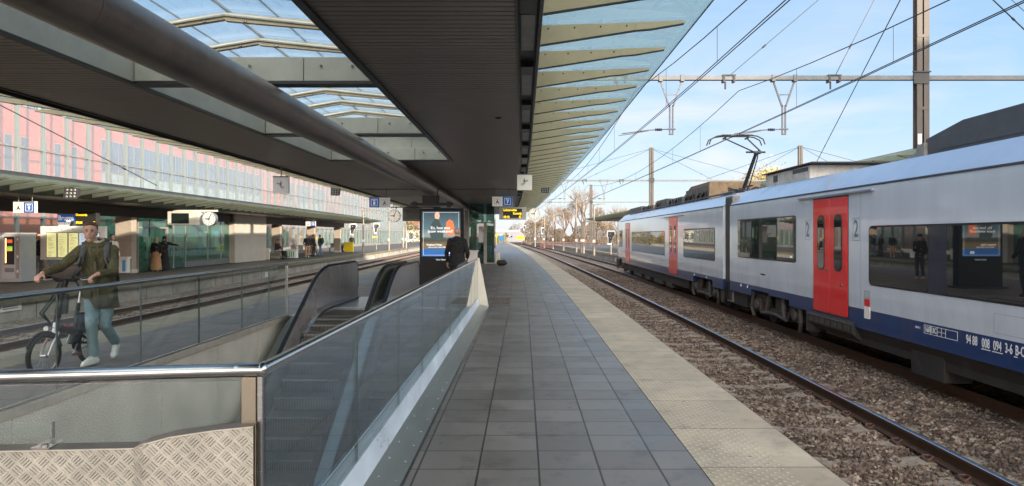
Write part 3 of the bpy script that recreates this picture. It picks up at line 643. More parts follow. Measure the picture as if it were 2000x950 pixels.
prof = [(-1.055, .873), (-1.2, .862), (-1.36, .842), (-1.46, .818), (-1.50, .800), (-1.56, .800), (-2.2, .808), (-2.9, .815)]
def kink(x): return .0 if x > -1.50 else .012
def addsheet(z_off0, z_off1, name, m, yo=0):
    q = MB(); n = len(prof); vs = []
    for x, z in prof: vs.append((x, py_(x)+kink(x)+yo, z+z_off1))
    for x, z in prof: vs.append((x, py_(x)+kink(x)+yo, z_off0 if z_off0 < 0 or z_off0 == 0 else z+z_off0))
    q.add(vs, [(n+i+1, n+i, i, i+1) for i in range(n-1)]); return q
q = addsheet(0, 0, 'front', m_tread); q.build('front_sheet', m_tread, tp, uvf=lambda x,y,z: (x, z))
q = MB(); n = len(prof); vs = [(x, py_(x)+kink(x), z) for x, z in prof]+[(x, py_(x)+kink(x)+.055, z+.012) for x, z in prof]
q.add(vs, [(i, i+1, n+i+1, n+i) for i in range(n-1)]); q.build('top_lip', mat('lip_steel', (.25,.21,.18), .4, .6, noise=.3), tp)
q = MB(); q.tube([(x, py_(x)+kink(x)-.001, z+.001) for x, z in prof], .0032, 6); q.build('rolled_edge', mat('edge_bright', (.85,.76,.66), .3, .8), tp)
q = MB(); q.box(-2.6, -1.86, 2.80, 2.806, .835, .885); q.build('clear_strip', m_balglass, tp)
q = MB(); q.box(-1.858, -1.850, 2.795, 2.812, .822, .888); q.box(-1.87, -1.80, 2.70, 2.75, .808, .816); q.ball((-1.83, 2.725, .819), (.014,.014,.008), 10, 5); q.build('bracket', m_steel, tp)

# ---- escalators
TA = math.tan(R(29)); ZI = 14.55
def zline(y, lift=0, y0=ZI, rr=1.2):                          # height of the step line (rounded at the top)
    d = y0-y
    if d < -rr/2: return lift
    if d > rr/2: return lift-TA*d
    t = (d+rr/2)/rr; return lift-TA*rr/2*t*t
m_step = mat('escalator_step', (.06,.058,.055), .45, .5)
def grooves(m, scale):
    t = m.node_tree; p = t.nodes['Principled BSDF']; tcn = t.nodes.new('ShaderNodeTexCoord'); wv = t.nodes.new('ShaderNodeTexWave'); wv.bands_direction = 'X'; wv.inputs['Scale'].default_value = scale
    t.links.new(tcn.outputs['Object'], wv.inputs['Vector']); b = t.nodes.new('ShaderNodeBump'); b.inputs['Strength'].default_value = 1; b.inputs['Distance'].default_value = .008
    t.links.new(wv.outputs['Fac'], b.inputs['Height']); t.links.new(b.outputs[0], p.inputs['Normal'])
    r = t.nodes.new('ShaderNodeValToRGB'); r.color_ramp.elements[0].color = (.012,.012,.012,1); r.color_ramp.elements[1].color = (.34,.32,.30,1); t.links.new(wv.outputs['Fac'], r.inputs[0]); t.links.new(r.outputs[0], p.inputs['Base Color'])
grooves(m_step, 12)
m_deck = mat('escalator_deck', (.48,.49,.49), .25, .7, noise=.15, nscale=3)
m_side = mat('escalator_cladding', (.27,.28,.25), .4, .6, noise=.1, nscale=2)
def balus(parent, x, inner, top_y=18.05, low=5.0):
    """one side of an escalator; inner = +1 when its steps lie towards +x"""
    g_ = bpy.data.objects.new('balustrade', None)
    Yr = ys(low, 13.6, .8)+[13.85, 14.1, 14.35, 14.6, 14.85, 15.1, 15.35, 15.7, 16.5, 17.3, top_y]
    H = .975
    path = [(y, zline(y, H, 15.0, 1.5)) for y in Yr]
    for a in (15, 35, 55, 75, 90): path.append((top_y+.27*math.sin(R(a)), H-.27+.27*math.cos(R(a))))
    path.append((top_y+.27, .42))
    for a in (20, 50, 80): path.append((top_y+.27-.12*(1-math.cos(R(a))), .42-.14*math.sin(R(a))-.02))
    h = MB()
    # handrail: flattened belt
    pts = [Vector((x, y, z)) for y, z in path]; vs = []; n = 10
    for i, p_ in enumerate(pts):
        d = (pts[min(i+1, len(pts)-1)]-pts[max(i-1, 0)]).normalized(); up = Vector((1,0,0)).cross(d); up = up if up.z > 0 or abs(d.z) > .9 else -up
        if i >= len(pts)-5: up = Vector((0,1,0)) if i < len(pts)-3 else Vector((0,.6,-.6))
        for j in range(n):
            t = 2*PI*j/n; vs.append(p_+Vector((1,0,0))*.041*math.cos(t)+up*.022*math.sin(t))
    h.add(vs, [(i*n+j, i*n+(j+1)%n, (i+1)*n+(j+1)%n, (i+1)*n+j) for i in range(len(pts)-1) for j in range(n)])
    h.build('handrail_belt', m_rubber, parent, smooth=True)
    # newel rim in steel under the belt, then the panels
    q = MB(); xi = x+inner*.012
    cut = [(y, z-.03) for y, z in path[:len(Yr)]]
    def bot(y): return zline(y, .10, 14.6, 1.2)
    joints = [low, 7.2, 9.2, 11.0, 12.65, 14.2, 15.6, 16.5, 17.3]
    def topz(y): return float(np.interp(y, [c[0] for c in cut], [c[1] for c in cut]))
    for a, b_ in zip(joints, joints[1:]+[top_y+.25]):
        lean = .0 if a >= 14.2 else .16
        yy = [a+.009]+[y for y in Yr if a+.02 < y < b_-.02]+[b_-.009]
        if b_ > top_y: yy = [a+.005, top_y]; 
        up_ = [(y+lean*0, topz(y)) for y in yy]; lo_ = [(y, bot(y)) for y in yy]
        if b_ > top_y:
            for an in (20, 45, 70, 90): up_.append((top_y+.24*math.sin(R(an)), .945-.27+.27*math.cos(R(an))))
            lo_.append((top_y+.24, .10))
            poly = up_+lo_[::-1]; q2 = MB(); q2.prism(poly, 'x', *sorted((xi, xi+inner*.022))); q.add(q2.v, q2.f)
        else:
            n_ = len(yy); x0, x1 = xi, xi+inner*.022
            vs = [(x1, *u_) for u_ in up_]+[(x1, *l_) for l_ in lo_]+[(x0, *u_) for u_ in up_]+[(x0, *l_) for l_ in lo_]
            fs = [(i, i+1, n_+i+1, n_+i) for i in range(n_-1)]+[(2*n_+i+1, 2*n_+i, 3*n_+i, 3*n_+i+1) for i in range(n_-1)]+[(0, n_, 3*n_, 2*n_), (n_-1, 3*n_-1, 4*n_-1, 2*n_-1)]+[(i, 2*n_+i, 2*n_+i+1, i+1) for i in range(n_-1)]
            q.add(vs, fs)
    q.build('side_panel', m_panel, parent)
    # outer skin, dark
    q = MB(); yy = Yr+[top_y+.24]; n_ = len(yy); xo = x-inner*.03
    up_ = [(y, min(topz(y)-.0, .93)) for y in Yr]+[(top_y+.24, .66)]; lo_ = [(y, zline(y, -.02, 14.2, 1.2)) for y in yy]
    vs = [(xo, *u_) for u_ in up_]+[(xo, *l_) for l_ in lo_]
    q.add(vs, [(i, i+1, n_+i+1, n_+i) for i in range(n_-1)]); q.build('outer_skin', m_side, parent)
    # rim
    q = MB(); rim = [(x+inner*.012, y, z-.032) for y, z in path[:-3]]; q.tube(rim, .021, 6); q.tube([(a-inner*.03, b1, c1) for a, b1, c1 in rim], .016, 6); q.build('belt_guide', m_rail, parent, smooth=True)
    # skirt: lower dark strip and bright trim along the steps
    q = MB(); yy = Yr; n_ = len(yy); x2 = x+inner*.10; x1 = xi+inner*.022
    vs = [(x1, y, zline(y, .135, 14.6, 1.2)) for y in yy]+[(x2, y, zline(y, .10, 14.6, 1.2)) for y in yy]+[(x2+inner*.004, y, zline(y, -.30, 14.6, 1.2)) for y in yy]
    q.add(vs, [(i, i+1, n_+i+1, n_+i) for i in range(n_-1)]+[(n_+i, n_+i+1, 2*n_+i+1, 2*n_+i) for i in range(n_-1)]); q.build('skirt', m_deck, parent)
    q = MB(); q.tube([(x2+inner*.012, y, zline(y, .055, 14.6, 1.2)) for y in yy], .014, 6); q.build('skirt_brush', m_black, parent)
def escalator(label, xl, xr):
    t = thing('escalator', label, 'escalator', ((xl+xr)/2, 16, 0), 'the pair of escalators')
    balus(t, xl, 1); balus(t, xr, -1)
    a, b_ = xl+.11, xr-.11
    yb = 15.9; k = 0
    while yb > 5.6:                                          # flat run, then one riser per step
        z = zline(yb-.2, -.03, 14.0, 1.6); z2 = zline(yb-.6, -.03, 14.0, 1.6)
        q = MB(); q.prism([(yb, z), (yb-.40, z), (yb-.415, z-.03), (yb-.395, min(z2, z-.02)-.02), (yb, z-.25)], 'x', a, b_)
        q.build('step', m_step, t); yb -= .40
    q = MB(); q.box(a, b_, 15.905, 16.1, -.05, -.012); q.build('comb', m_yellow if False else m_steel, t)
    q = MB(); q.box(xl-.02, xr+.02, 16.1, 18.9, -.03, .004); q.build('landing_plate', mat('landing_steel', (.55,.60,.64), .3, .4), t)
    q = MB(); vs = [(x, y, zline(y, -1.1, 14.4, 1.2)) for y in ys(4, 16.5, .5) for x in (xl, xr)]
    q.add(vs, [(2*i, 2*i+1, 2*i+3, 2*i+2) for i in range(len(vs)//2-1)]); q.build('truss', m_black, t)
    return t
escalator('left hand escalator next to the granite wall', -4.28, -3.0)
escalator('right hand escalator next to the long glass balustrade', -2.70, -1.46)
# decking between and outside the escalators
def decking(x0, x1, lift, y1, label, m):
    q = MB(); vs = [(x, y, zline(y, lift, 13.9, .8)) for y in ys(4.5, y1, .35) for x in (x0, x1)]
    q.add(vs, [(2*i, 2*i+1, 2*i+3, 2*i+2) for i in range(len(vs)//2-1)])
    vs = [(x, y, zline(y, lift-.12, 13.9, .8)) for y in ys(4.5, y1, .35) for x in (x0, x1)]
    q.add(vs, [(2*i, 2*i+1, 2*i+3, 2*i+2) for i in range(len(vs)//2-1)])
    q.build('sloping_deck', m, label=label, cat='escalator deck')
decking(-4.62, -4.325, .0, 14.2, 'grey-green sloping deck between granite wall and left escalator', m_side)
decking(-2.955, -2.745, .3, 16.6, 'narrow sloping deck between the two escalators', m_deck)
decking(-1.415, -1.18, .0, 14.2, 'sloping deck between right escalator and long glass balustrade', m_deck)
q = MB(); q.box(-4.70, -4.32, 14.2, 18.4, -.02, .02); q.build('cover_plate', m_ledge, label='flat steel plate beside the left escalator newel', cat='cover plate')
q = MB(); q.box(-2.95, -2.75, 16.6, 18.35, -.02, .30); q.build('cover_box', m_deck, label='steel box between the tops of the two escalators', cat='cover box', bevel=.01)
# ================================================================== the train
m_body = mat('train_paint', (.62,.685,.775), .18, .15, noise=.07, nscale=1.6, stretch=(1,1,.22), coat=.6, bump=.025, bscale=1.1)
m_roofp = mat('train_roof_paint', (.38,.43,.56), .22, .3, coat=.5, noise=.08, nscale=1.5)
m_blue = mat('train_blue', (.006,.036,.135), .3, coat=.3, noise=.12, nscale=3)
m_red = mat('door_red', (.72,.012,.018), .28, coat=.4)
m_under = mat('underframe', (.035,.032,.03), .75, .2, noise=.4, nscale=5)
m_bogie = mat('bogie_grime', (.07,.062,.055), .7, .3, noise=.4, nscale=8)
m_gang = mat('gangway_rubber', (.20,.19,.175), .7, noise=.2)
m_seal = mat('window_seal', (.012,.014,.018), .35)
m_navy = mat('window_band', (.018,.026,.045), .25, coat=.4)
m_wglass = bpy.data.materials.new('train_window'); m_wglass.use_nodes = True
p = m_wglass.node_tree.nodes['Principled BSDF']; p.inputs['Base Color'].default_value = (.012,.016,.018,1); p.inputs['Roughness'].default_value = .015; p.inputs['IOR'].default_value = 2.6; p.inputs['Specular Tint'].default_value = (1,.98,.97,1)
m_rgrey = mat('roof_unit_grey', (.085,.09,.10), .5, .3, noise=.2, nscale=4)
m_rbrown = mat('roof_unit_brown', (.21,.15,.09), .7, .1, noise=.45, nscale=5)
m_rwhite = mat('roof_unit_white', (.50,.48,.43), .6, noise=.3, nscale=5)
m_letter = mat('white_lettering', (.75,.77,.8), .5)
m_numgrey_ = mat('seam_grey', (.22,.26,.30), .5)
m_numgrey = mat('grey_numeral', (.14,.18,.21), .5)
def grime(m, c=(.10,.075,.055), amt=.5, z0=.6, z1=2.2):      # brake dust and rain streaks low on the sides
    t = m.node_tree; p = t.nodes['Principled BSDF']; NN = t.nodes.new; LL = t.links.new
    tcn = NN('ShaderNodeTexCoord'); mpn = NN('ShaderNodeMapping'); mpn.inputs['Scale'].default_value = (1,2.6,.7); LL(tcn.outputs['Object'], mpn.inputs[0])
    n = NN('ShaderNodeTexNoise'); n.inputs['Scale'].default_value = 1.7; n.inputs['Detail'].default_value = 9; n.inputs['Roughness'].default_value = .7; LL(mpn.outputs[0], n.inputs['Vector'])
    s = NN('ShaderNodeSeparateXYZ'); LL(tcn.outputs['Object'], s.inputs[0])
    r = NN('ShaderNodeMapRange'); r.inputs[1].default_value = .45; r.inputs[2].default_value = .75; LL(n.outputs['Fac'], r.inputs[0])
    h = NN('ShaderNodeMapRange'); h.inputs[1].default_value = z1; h.inputs[2].default_value = z0; h.inputs[3].default_value = .12; h.inputs[4].default_value = 1; LL(s.outputs[2], h.inputs[0])
    a = NN('ShaderNodeMath'); a.operation = 'MULTIPLY'; LL(r.outputs[0], a.inputs[0]); LL(h.outputs[0], a.inputs[1])
    b = NN('ShaderNodeMath'); b.operation = 'MULTIPLY'; b.inputs[1].default_value = amt; LL(a.outputs[0], b.inputs[0])
    mx = NN('ShaderNodeMixRGB'); mx.inputs[2].default_value = (*c, 1); LL(b.outputs[0], mx.inputs[0])
    old = p.inputs['Base Color']
    if old.is_linked: src = old.links[0].from_socket; LL(src, mx.inputs[1])
    else: mx.inputs[1].default_value = old.default_value
    LL(mx.outputs[0], old)
grime(m_body, amt=.17); grime(m_blue, amt=.3); grime(m_red, amt=.25)
TX0, TX1 = 5.82, 8.68; TB, TT = .02, 2.48
def rrect(y0, y1, z0, z1, r, n=5):
    pts = []
    for cy, cz, a0 in ((y1-r, z1-r, 0), (y0+r, z1-r, 90), (y0+r, z0+r, 180), (y1-r, z0+r, 270)):
        for k in range(n+1): a = R(a0+90*k/n); pts.append((cy+r*math.cos(a), cz+r*math.sin(a)))
    return pts
train = thing('passenger_train', 'light grey electric train with red doors and blue skirt at the right hand platform', 'train', (7.25, 20, RZ))
def car(y0, y1, front=False):
    """body between y0 and y1, far end rounded into a nose if front"""
    prof = [(TX0+.05, TB),(TX0, TB+.05),(TX0, TT-.12),(TX0+.015, TT),(TX0+.04, TT+.035),(TX0+.43, TT+.39),(TX0+.75, TT+.44),(7.25, TT+.46)]
    prof = prof+[(14.5-x, z) for x, z in prof[::-1][1:]]
    if front: yy = [(y0,1),(y1-5.0,1),(y1-3.2,1),(y1-1.9,.97),(y1-1.0,.90),(y1-.4,.80),(y1-.1,.70),(y1,.62)]
    else: yy = [(y0,.985),(y0+.05,1),(y1-.05,1),(y1,.985)]
    def shell(zlo, zhi, name, m, grow=0):
        mb = MB(); pts = []; k = None
        for y, s in yy:
            ring = []
            for x, z in prof:
                zz = min(max(z, zlo), zhi); xx = 7.25+(x-7.25)*(s if y > y0+1 else s)
                if s < 1 and front and y > y0+1: zz = TB+(zz-TB)*(1-.10*(1-s)/.38) if zz > 1 else zz
                ring.append((xx, y, zz))
            pts += ring; k = len(ring)
        n = len(yy)
        mb.add(pts, [(i*k+j, i*k+j+1, (i+1)*k+j+1, (i+1)*k+j) for i in range(n-1) for j in range(k-1)]+[tuple(range(k)), tuple(range((n-1)*k, n*k))])
        return mb.build(name, m, train, smooth=30)
    return shell
# bodies (blue skirt below .365, paint, roof facets above the gutter)
def prof_body(c, s=1):
    return [(7.25+(x-7.25)*s, z) for x, z in c]
def carbody(y0, y1, front):
    yy = [(y0,1),(y1,1)] if not front else [(y0,1),(y1-3.2,1),(y1-2.0,.975),(y1-1.0,.91),(y1-.4,.80),(y1-.1,.66),(y1,.55)]
    def loft(c, name, m, closed=True, caps=True):
        full = c+[(14.5-x, z) for x, z in c[::-1]]
        mb = MB(); k = len(full); pts = []
        for y, s in yy:
            for x, z in full:
                zz = z if z < 1.6 else 1.6+(z-1.6)*(1-(1-s)*.45)
                pts.append((7.25+(x-7.25)*s, y, zz))
        n = len(yy); fs = [(i*k+j, i*k+(j+1)%k, (i+1)*k+(j+1)%k, (i+1)*k+j) for i in range(n-1) for j in range(k)]
        fs += [tuple(range(k)), tuple(range((n-1)*k, n*k))]
        mb.add(pts, fs); return mb.build(name, m, train, smooth=35)
    if not front:
        # skirt on the near car: cut away over the bogie
        b1 = MB()
        for a, b_, z0 in ((y0, 14.66, TB), (14.66, 15.6, .09), (15.6, 16.9, .21), (16.9, 18.2, .26), (18.2, y1, .10)):
            b1.box(TX0+.004, TX1-.004, a, b_, z0, .366)
        b1.build('skirt', m_blue, train)
    else:
        b1 = MB()
        for a, b_, z0 in ((y0, 21.9, .06), (21.9, 24.4, .26), (24.4, 42.0, .06), (42, 44.2, .26)): b1.box(TX0+.004, TX1-.004, a, b_, z0, .366)
        b1.build('skirt', m_blue, train)
    loft([(TX0+.0, .366),(TX0, TT-.12),(TX0+.01, TT-.02),(TX0+.03, TT)], 'body', m_body)
    loft([(TX0+.02, TT+.003),(TX0+.035, TT+.03),(TX0+.43, TT+.39),(TX0+.80, TT+.43),(7.2, TT+.45)], 'roof', m_roofp)
    g_ = MB(); g_.box(TX0-.008, TX0+.03, y0, y1-(3.3 if front else 0), TT-.012, TT+.012); g_.build('gutter', m_rgrey, train)
    u = MB()
    for a, b_ in (((y0, 14.0),(18.9, y1)) if not front else ((y0, 21.6),(25.6, 41.3))): u.box(TX0+.12, TX1-.12, a, b_, -.28, .1)
    u.box(TX0+.5, TX1-.5, y0, y1-.5, -.15, .36); u.build('underframe', m_under, train)
carbody(-3.2, 20.05, False); carbody(20.75, 46, True)
# lower sill below the blue of the near car
q = MB(); q.prism([(TX0+.03,TB-.002),(TX0+.12,-.16),(TX0+.3,-.16),(TX0+.3,TB-.002)], 'y', -3.2, 12.6); q.build('sill', m_under, train)
q = MB(); q.box(TX0+.08, TX1-.08, 20.06, 20.74, -.25, 2.75); gw = q.build('gangway', m_gang, train)
q = MB()
for k in range(6): q.box(TX0+.055, TX1-.055, 20.10+k*.105, 20.15+k*.105, -.2, 2.7)
q.build('bellows_folds', m_dark, gw)
q = MB(); q.tube([(TX0+.02,20.3,.3),(TX0-.0,20.32,.0),(TX0+.02,20.5,-.3)], .025, 8); q.tube([(TX0+.02,20.45,.3),(TX0-.0,20.5,.0),(TX0+.02,20.6,-.3)], .02, 8); q.build('coupling_hoses', m_black, gw, smooth=True)
def window(y0, y1, z0, z1, r=.09, mull=None, name='window'):
    q = MB(); q.prism(rrect(y0, y1, z0, z1, r), 'x', TX0-.006, TX0+.05); wo = q.build(name, m_seal, train)
    edges = [y0+.03]+[v for m_ in (mull or []) for v in m_]+[y1-.03]
    for a, b_ in zip(edges[::2], edges[1::2]):
        q = MB(); q.prism(rrect(a, b_, z0+.03, z1-.03, max(.02, r-.03)), 'x', TX0-.0105, TX0-.004); q.build('pane', m_wglass, wo)
    if mull:
        for m_ in mull: q = MB(); q.box(TX0-.0085, TX0-.003, m_[0]+.004, m_[1]-.004, z0+.012, z1-.012); q.build('mullion', m_navy, wo)
    return wo
window(4.6, 11.98, .79, 1.79, .10, [(6.3, 6.75), (9.77, 10.22)])
window(15.18, 19.30, 1.04, 2.06, .09)
window(21.6, 25.85, .85, 1.87, .1)
window(29.3, 38.2, .81, 1.83, .1, [(33.5, 33.7)])
window(41.8, 43.1, .95, 1.95, .1)
def door(y0, y1, z0, z1):
    ym = (y0+y1)/2; q = MB(); q.box(TX0-.002, TX0+.05, y0-.03, y1+.03, z0-.03, z1+.03); fr = q.build('door_frame', m_seal, train)
    for a, b_, h, hy, hz in ((y0, ym-.006, 1, y0+.24, .72), (ym+.006, y1, 0, ym+.10, .98)):
        q = MB(); q.prism(rrect(a, b_, z0, z1, .03, 3), 'x', TX0-.014, TX0+.03); d = q.build('door_leaf', m_red, train, bevel=.004)
        c = (a+b_)/2; q = MB(); q.prism(rrect(c-.17, c+.17, .96, 2.02, .13), 'x', TX0-.019, TX0-.01); q.build('window_seal', m_seal, d)
        q = MB(); q.prism(rrect(c-.145, c+.145, .985, 1.995, .11), 'x', TX0-.0225, TX0-.012); q.build('pane', m_wglass, d)
        q = MB(); q.lathe([(.0,0),(.033,0),(.033,.012),(.0,.012)], (TX0-.028, hy, hz), 'x', 16); q.build('door_button', m_steel, d)
    return fr
door(12.76, 14.25, .15, 2.33); door(26.9, 28.4, .15, 2.33); door(38.9, 40.5, .18, 2.30)
q = MB(); q.box(TX0-.05, TX0+.0, 11.8, 15.0, 2.375, 2.40); q.build('rain_strip', m_roofp, train)
q = MB(); q.box(TX0-.05, TX0+.0, 25.7, 29.4, 2.375, 2.40); q.build('rain_strip', m_roofp, train)
q = MB(); q.prism([(TX0+.02,.12),(TX0-.05,.05),(TX0-.05,-.10),(TX0+.1,-.22),(TX0+.3,-.22),(TX0+.3,.12)], 'y', 12.5, 14.45); so_ = q.build('door_step', m_under, train)
q = MB(); q.box(TX0-.065, TX0+.0, 12.7, 14.3, .052, .075); q.build('step_edge', m_steel, so_)
q = MB()
for k in range(7): q.box(TX0-.058, TX0-.045, 12.62+k*.26, 12.80+k*.26, -.07, .03)
q.build('step_grille', m_bogie, so_)
q = MB(); q.box(TX0-.01, TX0+.01, 17.12, 17.42, .665, .70); q.build('grab_recess', m_seal, train)
for y_ in (4.25, 12.28, 19.75, 21.2, 29.0, 38.6):
    q = MB(); q.box(TX0-.0015, TX0+.002, y_, y_+.008, .38, 2.36); q.build('panel_seam', m_numgrey_, train)
for y_, w_ in ((5.2,1.1),(8.0,.8),(16.0,.9),(24.0,1.0),(31.0,1.2)):
    q = MB()
    for a in ((y_,y_+w_,.42,.425),(y_,y_+w_,.66,.665),(y_,y_+.005,.425,.66),(y_+w_-.005,y_+w_,.425,.66)): q.box(TX0-.0015, TX0+.002, *a)
    q.build('hatch_outline', m_numgrey_, train)
# bogies: wheels, frame, springs, dampers
def bogie(yc, z=RZ):
    b = MB(); b.prism([(yc-1.55,z+.72),(yc-.9,z+.72),(yc-.6,z+.42),(yc+.6,z+.42),(yc+.9,z+.72),(yc+1.55,z+.72),(yc+1.55,z+.58),(yc+.95,z+.58),(yc+.62,z+.26),(yc-.62,z+.26),(yc-.95,z+.58),(yc-1.55,z+.58)], 'x', TX0+.16, TX0+.30)
    b.box(TX0+.2, TX1-.2, yc-.3, yc+.3, z+.3, z+.7); bo = b.build('bogie', m_bogie, train, bevel=.015)
    for s in (-1, 1):
        q = MB(); q.lathe([(.10,0),(.40,.01),(.46,.02),(.46,.10),(.48,.11),(.48,.135),(.1,.135)], (TX0+.46, yc+s*1.25, z+.46), 'x', 28); q.lathe([(.07,0),(.07,1.6)], (TX0+.6, yc+s*1.25, z+.46), 'x', 12)
        q.build('wheel', m_under, bo, smooth=30)
        q = MB(); q.box(TX0+.1, TX0+.34, yc+s*1.25-.17, yc+s*1.25+.17, z+.30, z+.62); q.lathe([(.0,0),(.12,0),(.13,.03),(.13,.12)], (TX0+.03, yc+s*1.25, z+.46), 'x', 16); q.build('axle_box', m_bogie, bo, bevel=.012)
        q = MB(); q.tube([(TX0+.2+.085*math.cos(t*.7), yc+s*.86+.085*math.sin(t*.7), z+.52+.0075*t) for t in range(46)], .016, 6); q.build('coil_spring', m_bogie, bo, smooth=True)
        q = MB(); q.tube([(TX0+.12, yc+s*.45, z+.75),(TX0+.08, yc+s*.62, z+.28)], .045, 10); q.tube([(TX0+.12, yc+s*.47, z+.72),(TX0+.10, yc+s*.56, z+.45)], .06, 10); q.build('damper', m_bogie, bo, smooth=30)
        q = MB(); q.tube([(TX0+.09, yc+s*1.5, z+.75),(TX0+.07, yc+s*1.62, z+.35),(TX0+.1, yc+s*1.5, z+.14)], .05, 10); q.tube([(TX0+.05,yc+s*.1,z+.35),(TX0+.05,yc+s*.8,z+.30)], .04, 8); q.build('brake_pipe', m_bogie, bo, smooth=30)
    q = MB(); q.lathe([(.17,0),(.19,.03),(.19,.36),(.15,.4)], (TX0+.25, yc-1.95, z+.2), 'z', 18); q.box(TX0+.08, TX0+.4, yc-2.3, yc-2.14, z+.3, z+.8); q.build('air_cylinder', m_bogie, bo, smooth=30)
bogie(16.7); bogie(23.1); bogie(43.0)
q = MB(); q.box(TX0+.09, TX0+.5, 10.0, 10.85, -.46, -.10); q.build('battery_box', m_under, train, bevel=.01)
for y, l in ((28.5,1.2),(30.6,1.8),(33.5,1.4),(36,2.2)): q = MB(); q.box(TX0+.14, TX0+.6, y, y+l, -.46, -.2); q.build('equipment_box', m_bogie, train)
# markings
q = MB(); yv = 11.98
for y0 in (14.44, 12.32):
    q = MB(); z0, z1 = (1.54, 1.93)
    for a in ((y0, y0+.24, z0, z0+.006),(y0, y0+.24, z1-.006, z1),(y0, y0+.006, z0, z1),(y0+.234, y0+.24, z0, z1)): q.box(TX0-.003, TX0+.001, a[0], a[1], a[2], a[3])
    q.build('class_panel', m_numgrey, train)
    text('2', .42, (TX0-.0035, y0+.12, 1.735), m_numgrey, train, 'class_number', SIDE, extrude=.001, xs=.8, bold=.004)
for tx_, yc_ in (('94 88', 9.23), ('008', 8.95), ('094', 8.73), ('3-6', 8.525), ('B-C', 8.33)): text(tx_, .165, (TX0-.005, yc_, .262), m_letter, train, 'running_number', SIDE, extrude=.001, xs=.62, bold=.003)
for a, b_ in ((8.86,9.04),(8.635,8.825),(8.375,8.435)):
    q = MB(); q.box(TX0-.005, TX0-.003, a, b_, .182, .194); q.build('number_underline', m_letter, train)
def frame(y0, y1, z0, z1, m, w_=.006, name='marking_frame'):
    q = MB()
    for a in ((y0,y1,z0,z0+w_),(y0,y1,z1-w_,z1),(y0,y0+w_,z0+w_,z1-w_),(y1-w_,y1,z0+w_,z1-w_)): q.box(TX0-.005, TX0-.002, *a)
    q.build(name, m, train)
frame(10.16, 10.33, .21, .335, m_letter); text('160', .12, (TX0-.005, 10.245, .272), m_letter, train, 'speed_mark', SIDE, extrude=.001, xs=.75, bold=.001)
frame(9.53, 10.155, .21, .335, m_letter); text('UIC', .11, (TX0-.005, 10.075, .272), m_letter, train, 'speed_mark', SIDE, extrude=.001, xs=.65)
q = MB()
for y in (10.0, 9.90, 9.80): q.box(TX0-.005, TX0-.002, y, y+.005, .216, .329)
q.box(TX0-.0052, TX0-.002, 9.806, 9.995, .27, .275); q.build('marking_grid', m_letter, train)
text('08094-2', .05, (TX0-.005, 10.49, .27), m_letter, train, 'small_mark', SIDE, extrude=.001, xs=.8)
q = MB(); q.box(TX0-.004, TX0, 11.94, 12.14, .56, .565)
for z in (.585,.62,.645,.67): q.box(TX0-.004, TX0, 11.96, 12.12, z, z+.004)
q.box(TX0-.004, TX0, 11.94, 12.14, .685, .69); q.box(TX0-.004, TX0, 11.94, 11.945, .565, .685); q.box(TX0-.004, TX0, 12.135, 12.14, .565, .685); q.build('notice_frame', m_numgrey, train)
q = MB(); q.prism(rrect(11.945, 12.135, .43, .548, .02, 3), 'x', TX0-.006, TX0); q.build('red_label', m_red, train)
q = MB(); q.prism(rrect(11.945, 12.135, .22, .418, .01, 3), 'x', TX0-.009, TX0+.006); q.build('white_label', m_white, train)
q = MB()
for y in (19.0, 18.45, 22.6, 24.2): q.box(TX0-.006, TX0+.004, y, y+.05, .27, .34)
q.build('jacking_marks', m_letter, train)
# roof equipment
q = MB(); q.prism([(11.35,2.86),(11.35,3.16),(10.4,3.32),(4.0,3.36),(4.0,2.86)], 'x', 6.42, 8.08)
ru = q.build('roof_unit', m_rgrey, train, bevel=.01)
q = MB(); q.box(6.41, 6.425, 8.6, 11.0, 2.95, 3.16); q.build('access_panel', m_rgrey, ru, bevel=.004)
q = MB(); q.prism([(8.3,2.9),(8.3,3.22),(8.45,3.2),(8.5,3.05),(8.75,2.98),(8.75,2.9)], 'x', 6.36, 6.43); q.build('bracket', m_galv, ru)
q = MB(); q.prism([(11.3,2.88),(11.3,3.1),(11.45,3.08),(11.55,2.96),(11.9,2.9),(11.9,2.86)], 'x', 6.36, 6.45); q.build('bracket', m_galv, ru)
q = MB()
for k in range(4): q.prism([(11.0-.1*k,3.225+.02*k),(10.35,3.34+.01*k),(4.0,3.38+.012*k),(4.0,3.36+.012*k),(10.35,3.325+.01*k)], 'x', 6.5+.2*k, 6.56+.2*k)
q.build('cooling_slats', m_dark, ru)
q = MB(); q.box(6.40, 8.0, 15.9, 18.8, 2.86, 3.22); ru = q.build('roof_unit', m_rwhite, train, bevel=.03)
q = MB(); q.box(6.33, 8.05, 15.6, 18.95, 3.225, 3.25); q.build('lid', m_black, ru)
q = MB(); q.box(6.395, 6.405, 16.0, 16.9, 3.08, 3.17); q.build('vent', m_black, ru)
q = MB(); q.box(6.395, 6.405, 17.9, 18.2, 2.98, 3.15); q.build('vent', m_black, ru)
def runit(y0, y1, h, m, x0=6.35, x1=8.1, sl=.2):
    q = MB(); q.prism([(y0,2.86),(y0,2.86+h),(y1-sl,2.86+h),(y1,2.86+h*.5),(y1,2.86)], 'x', x0, x1); o = q.build('roof_unit', m, train, bevel=.02)
    q = MB(); y = y0+.2
    while y < y1-.35: q.box(x0-.012, x0-.002, y, y+.28, 2.93, 2.86+h*.8); y += .42
    q.build('vent', m_dark, o)
runit(24.3, 28.2, .62, m_rbrown, sl=1.2); runit(28.5, 31.4, .34, m_rgrey); runit(31.6, 34.4, .42, m_dark, sl=.5); runit(34.8, 38.0, .28, m_rbrown); runit(38.3, 43.2, .36, m_rgrey, sl=1.0)
q = MB()
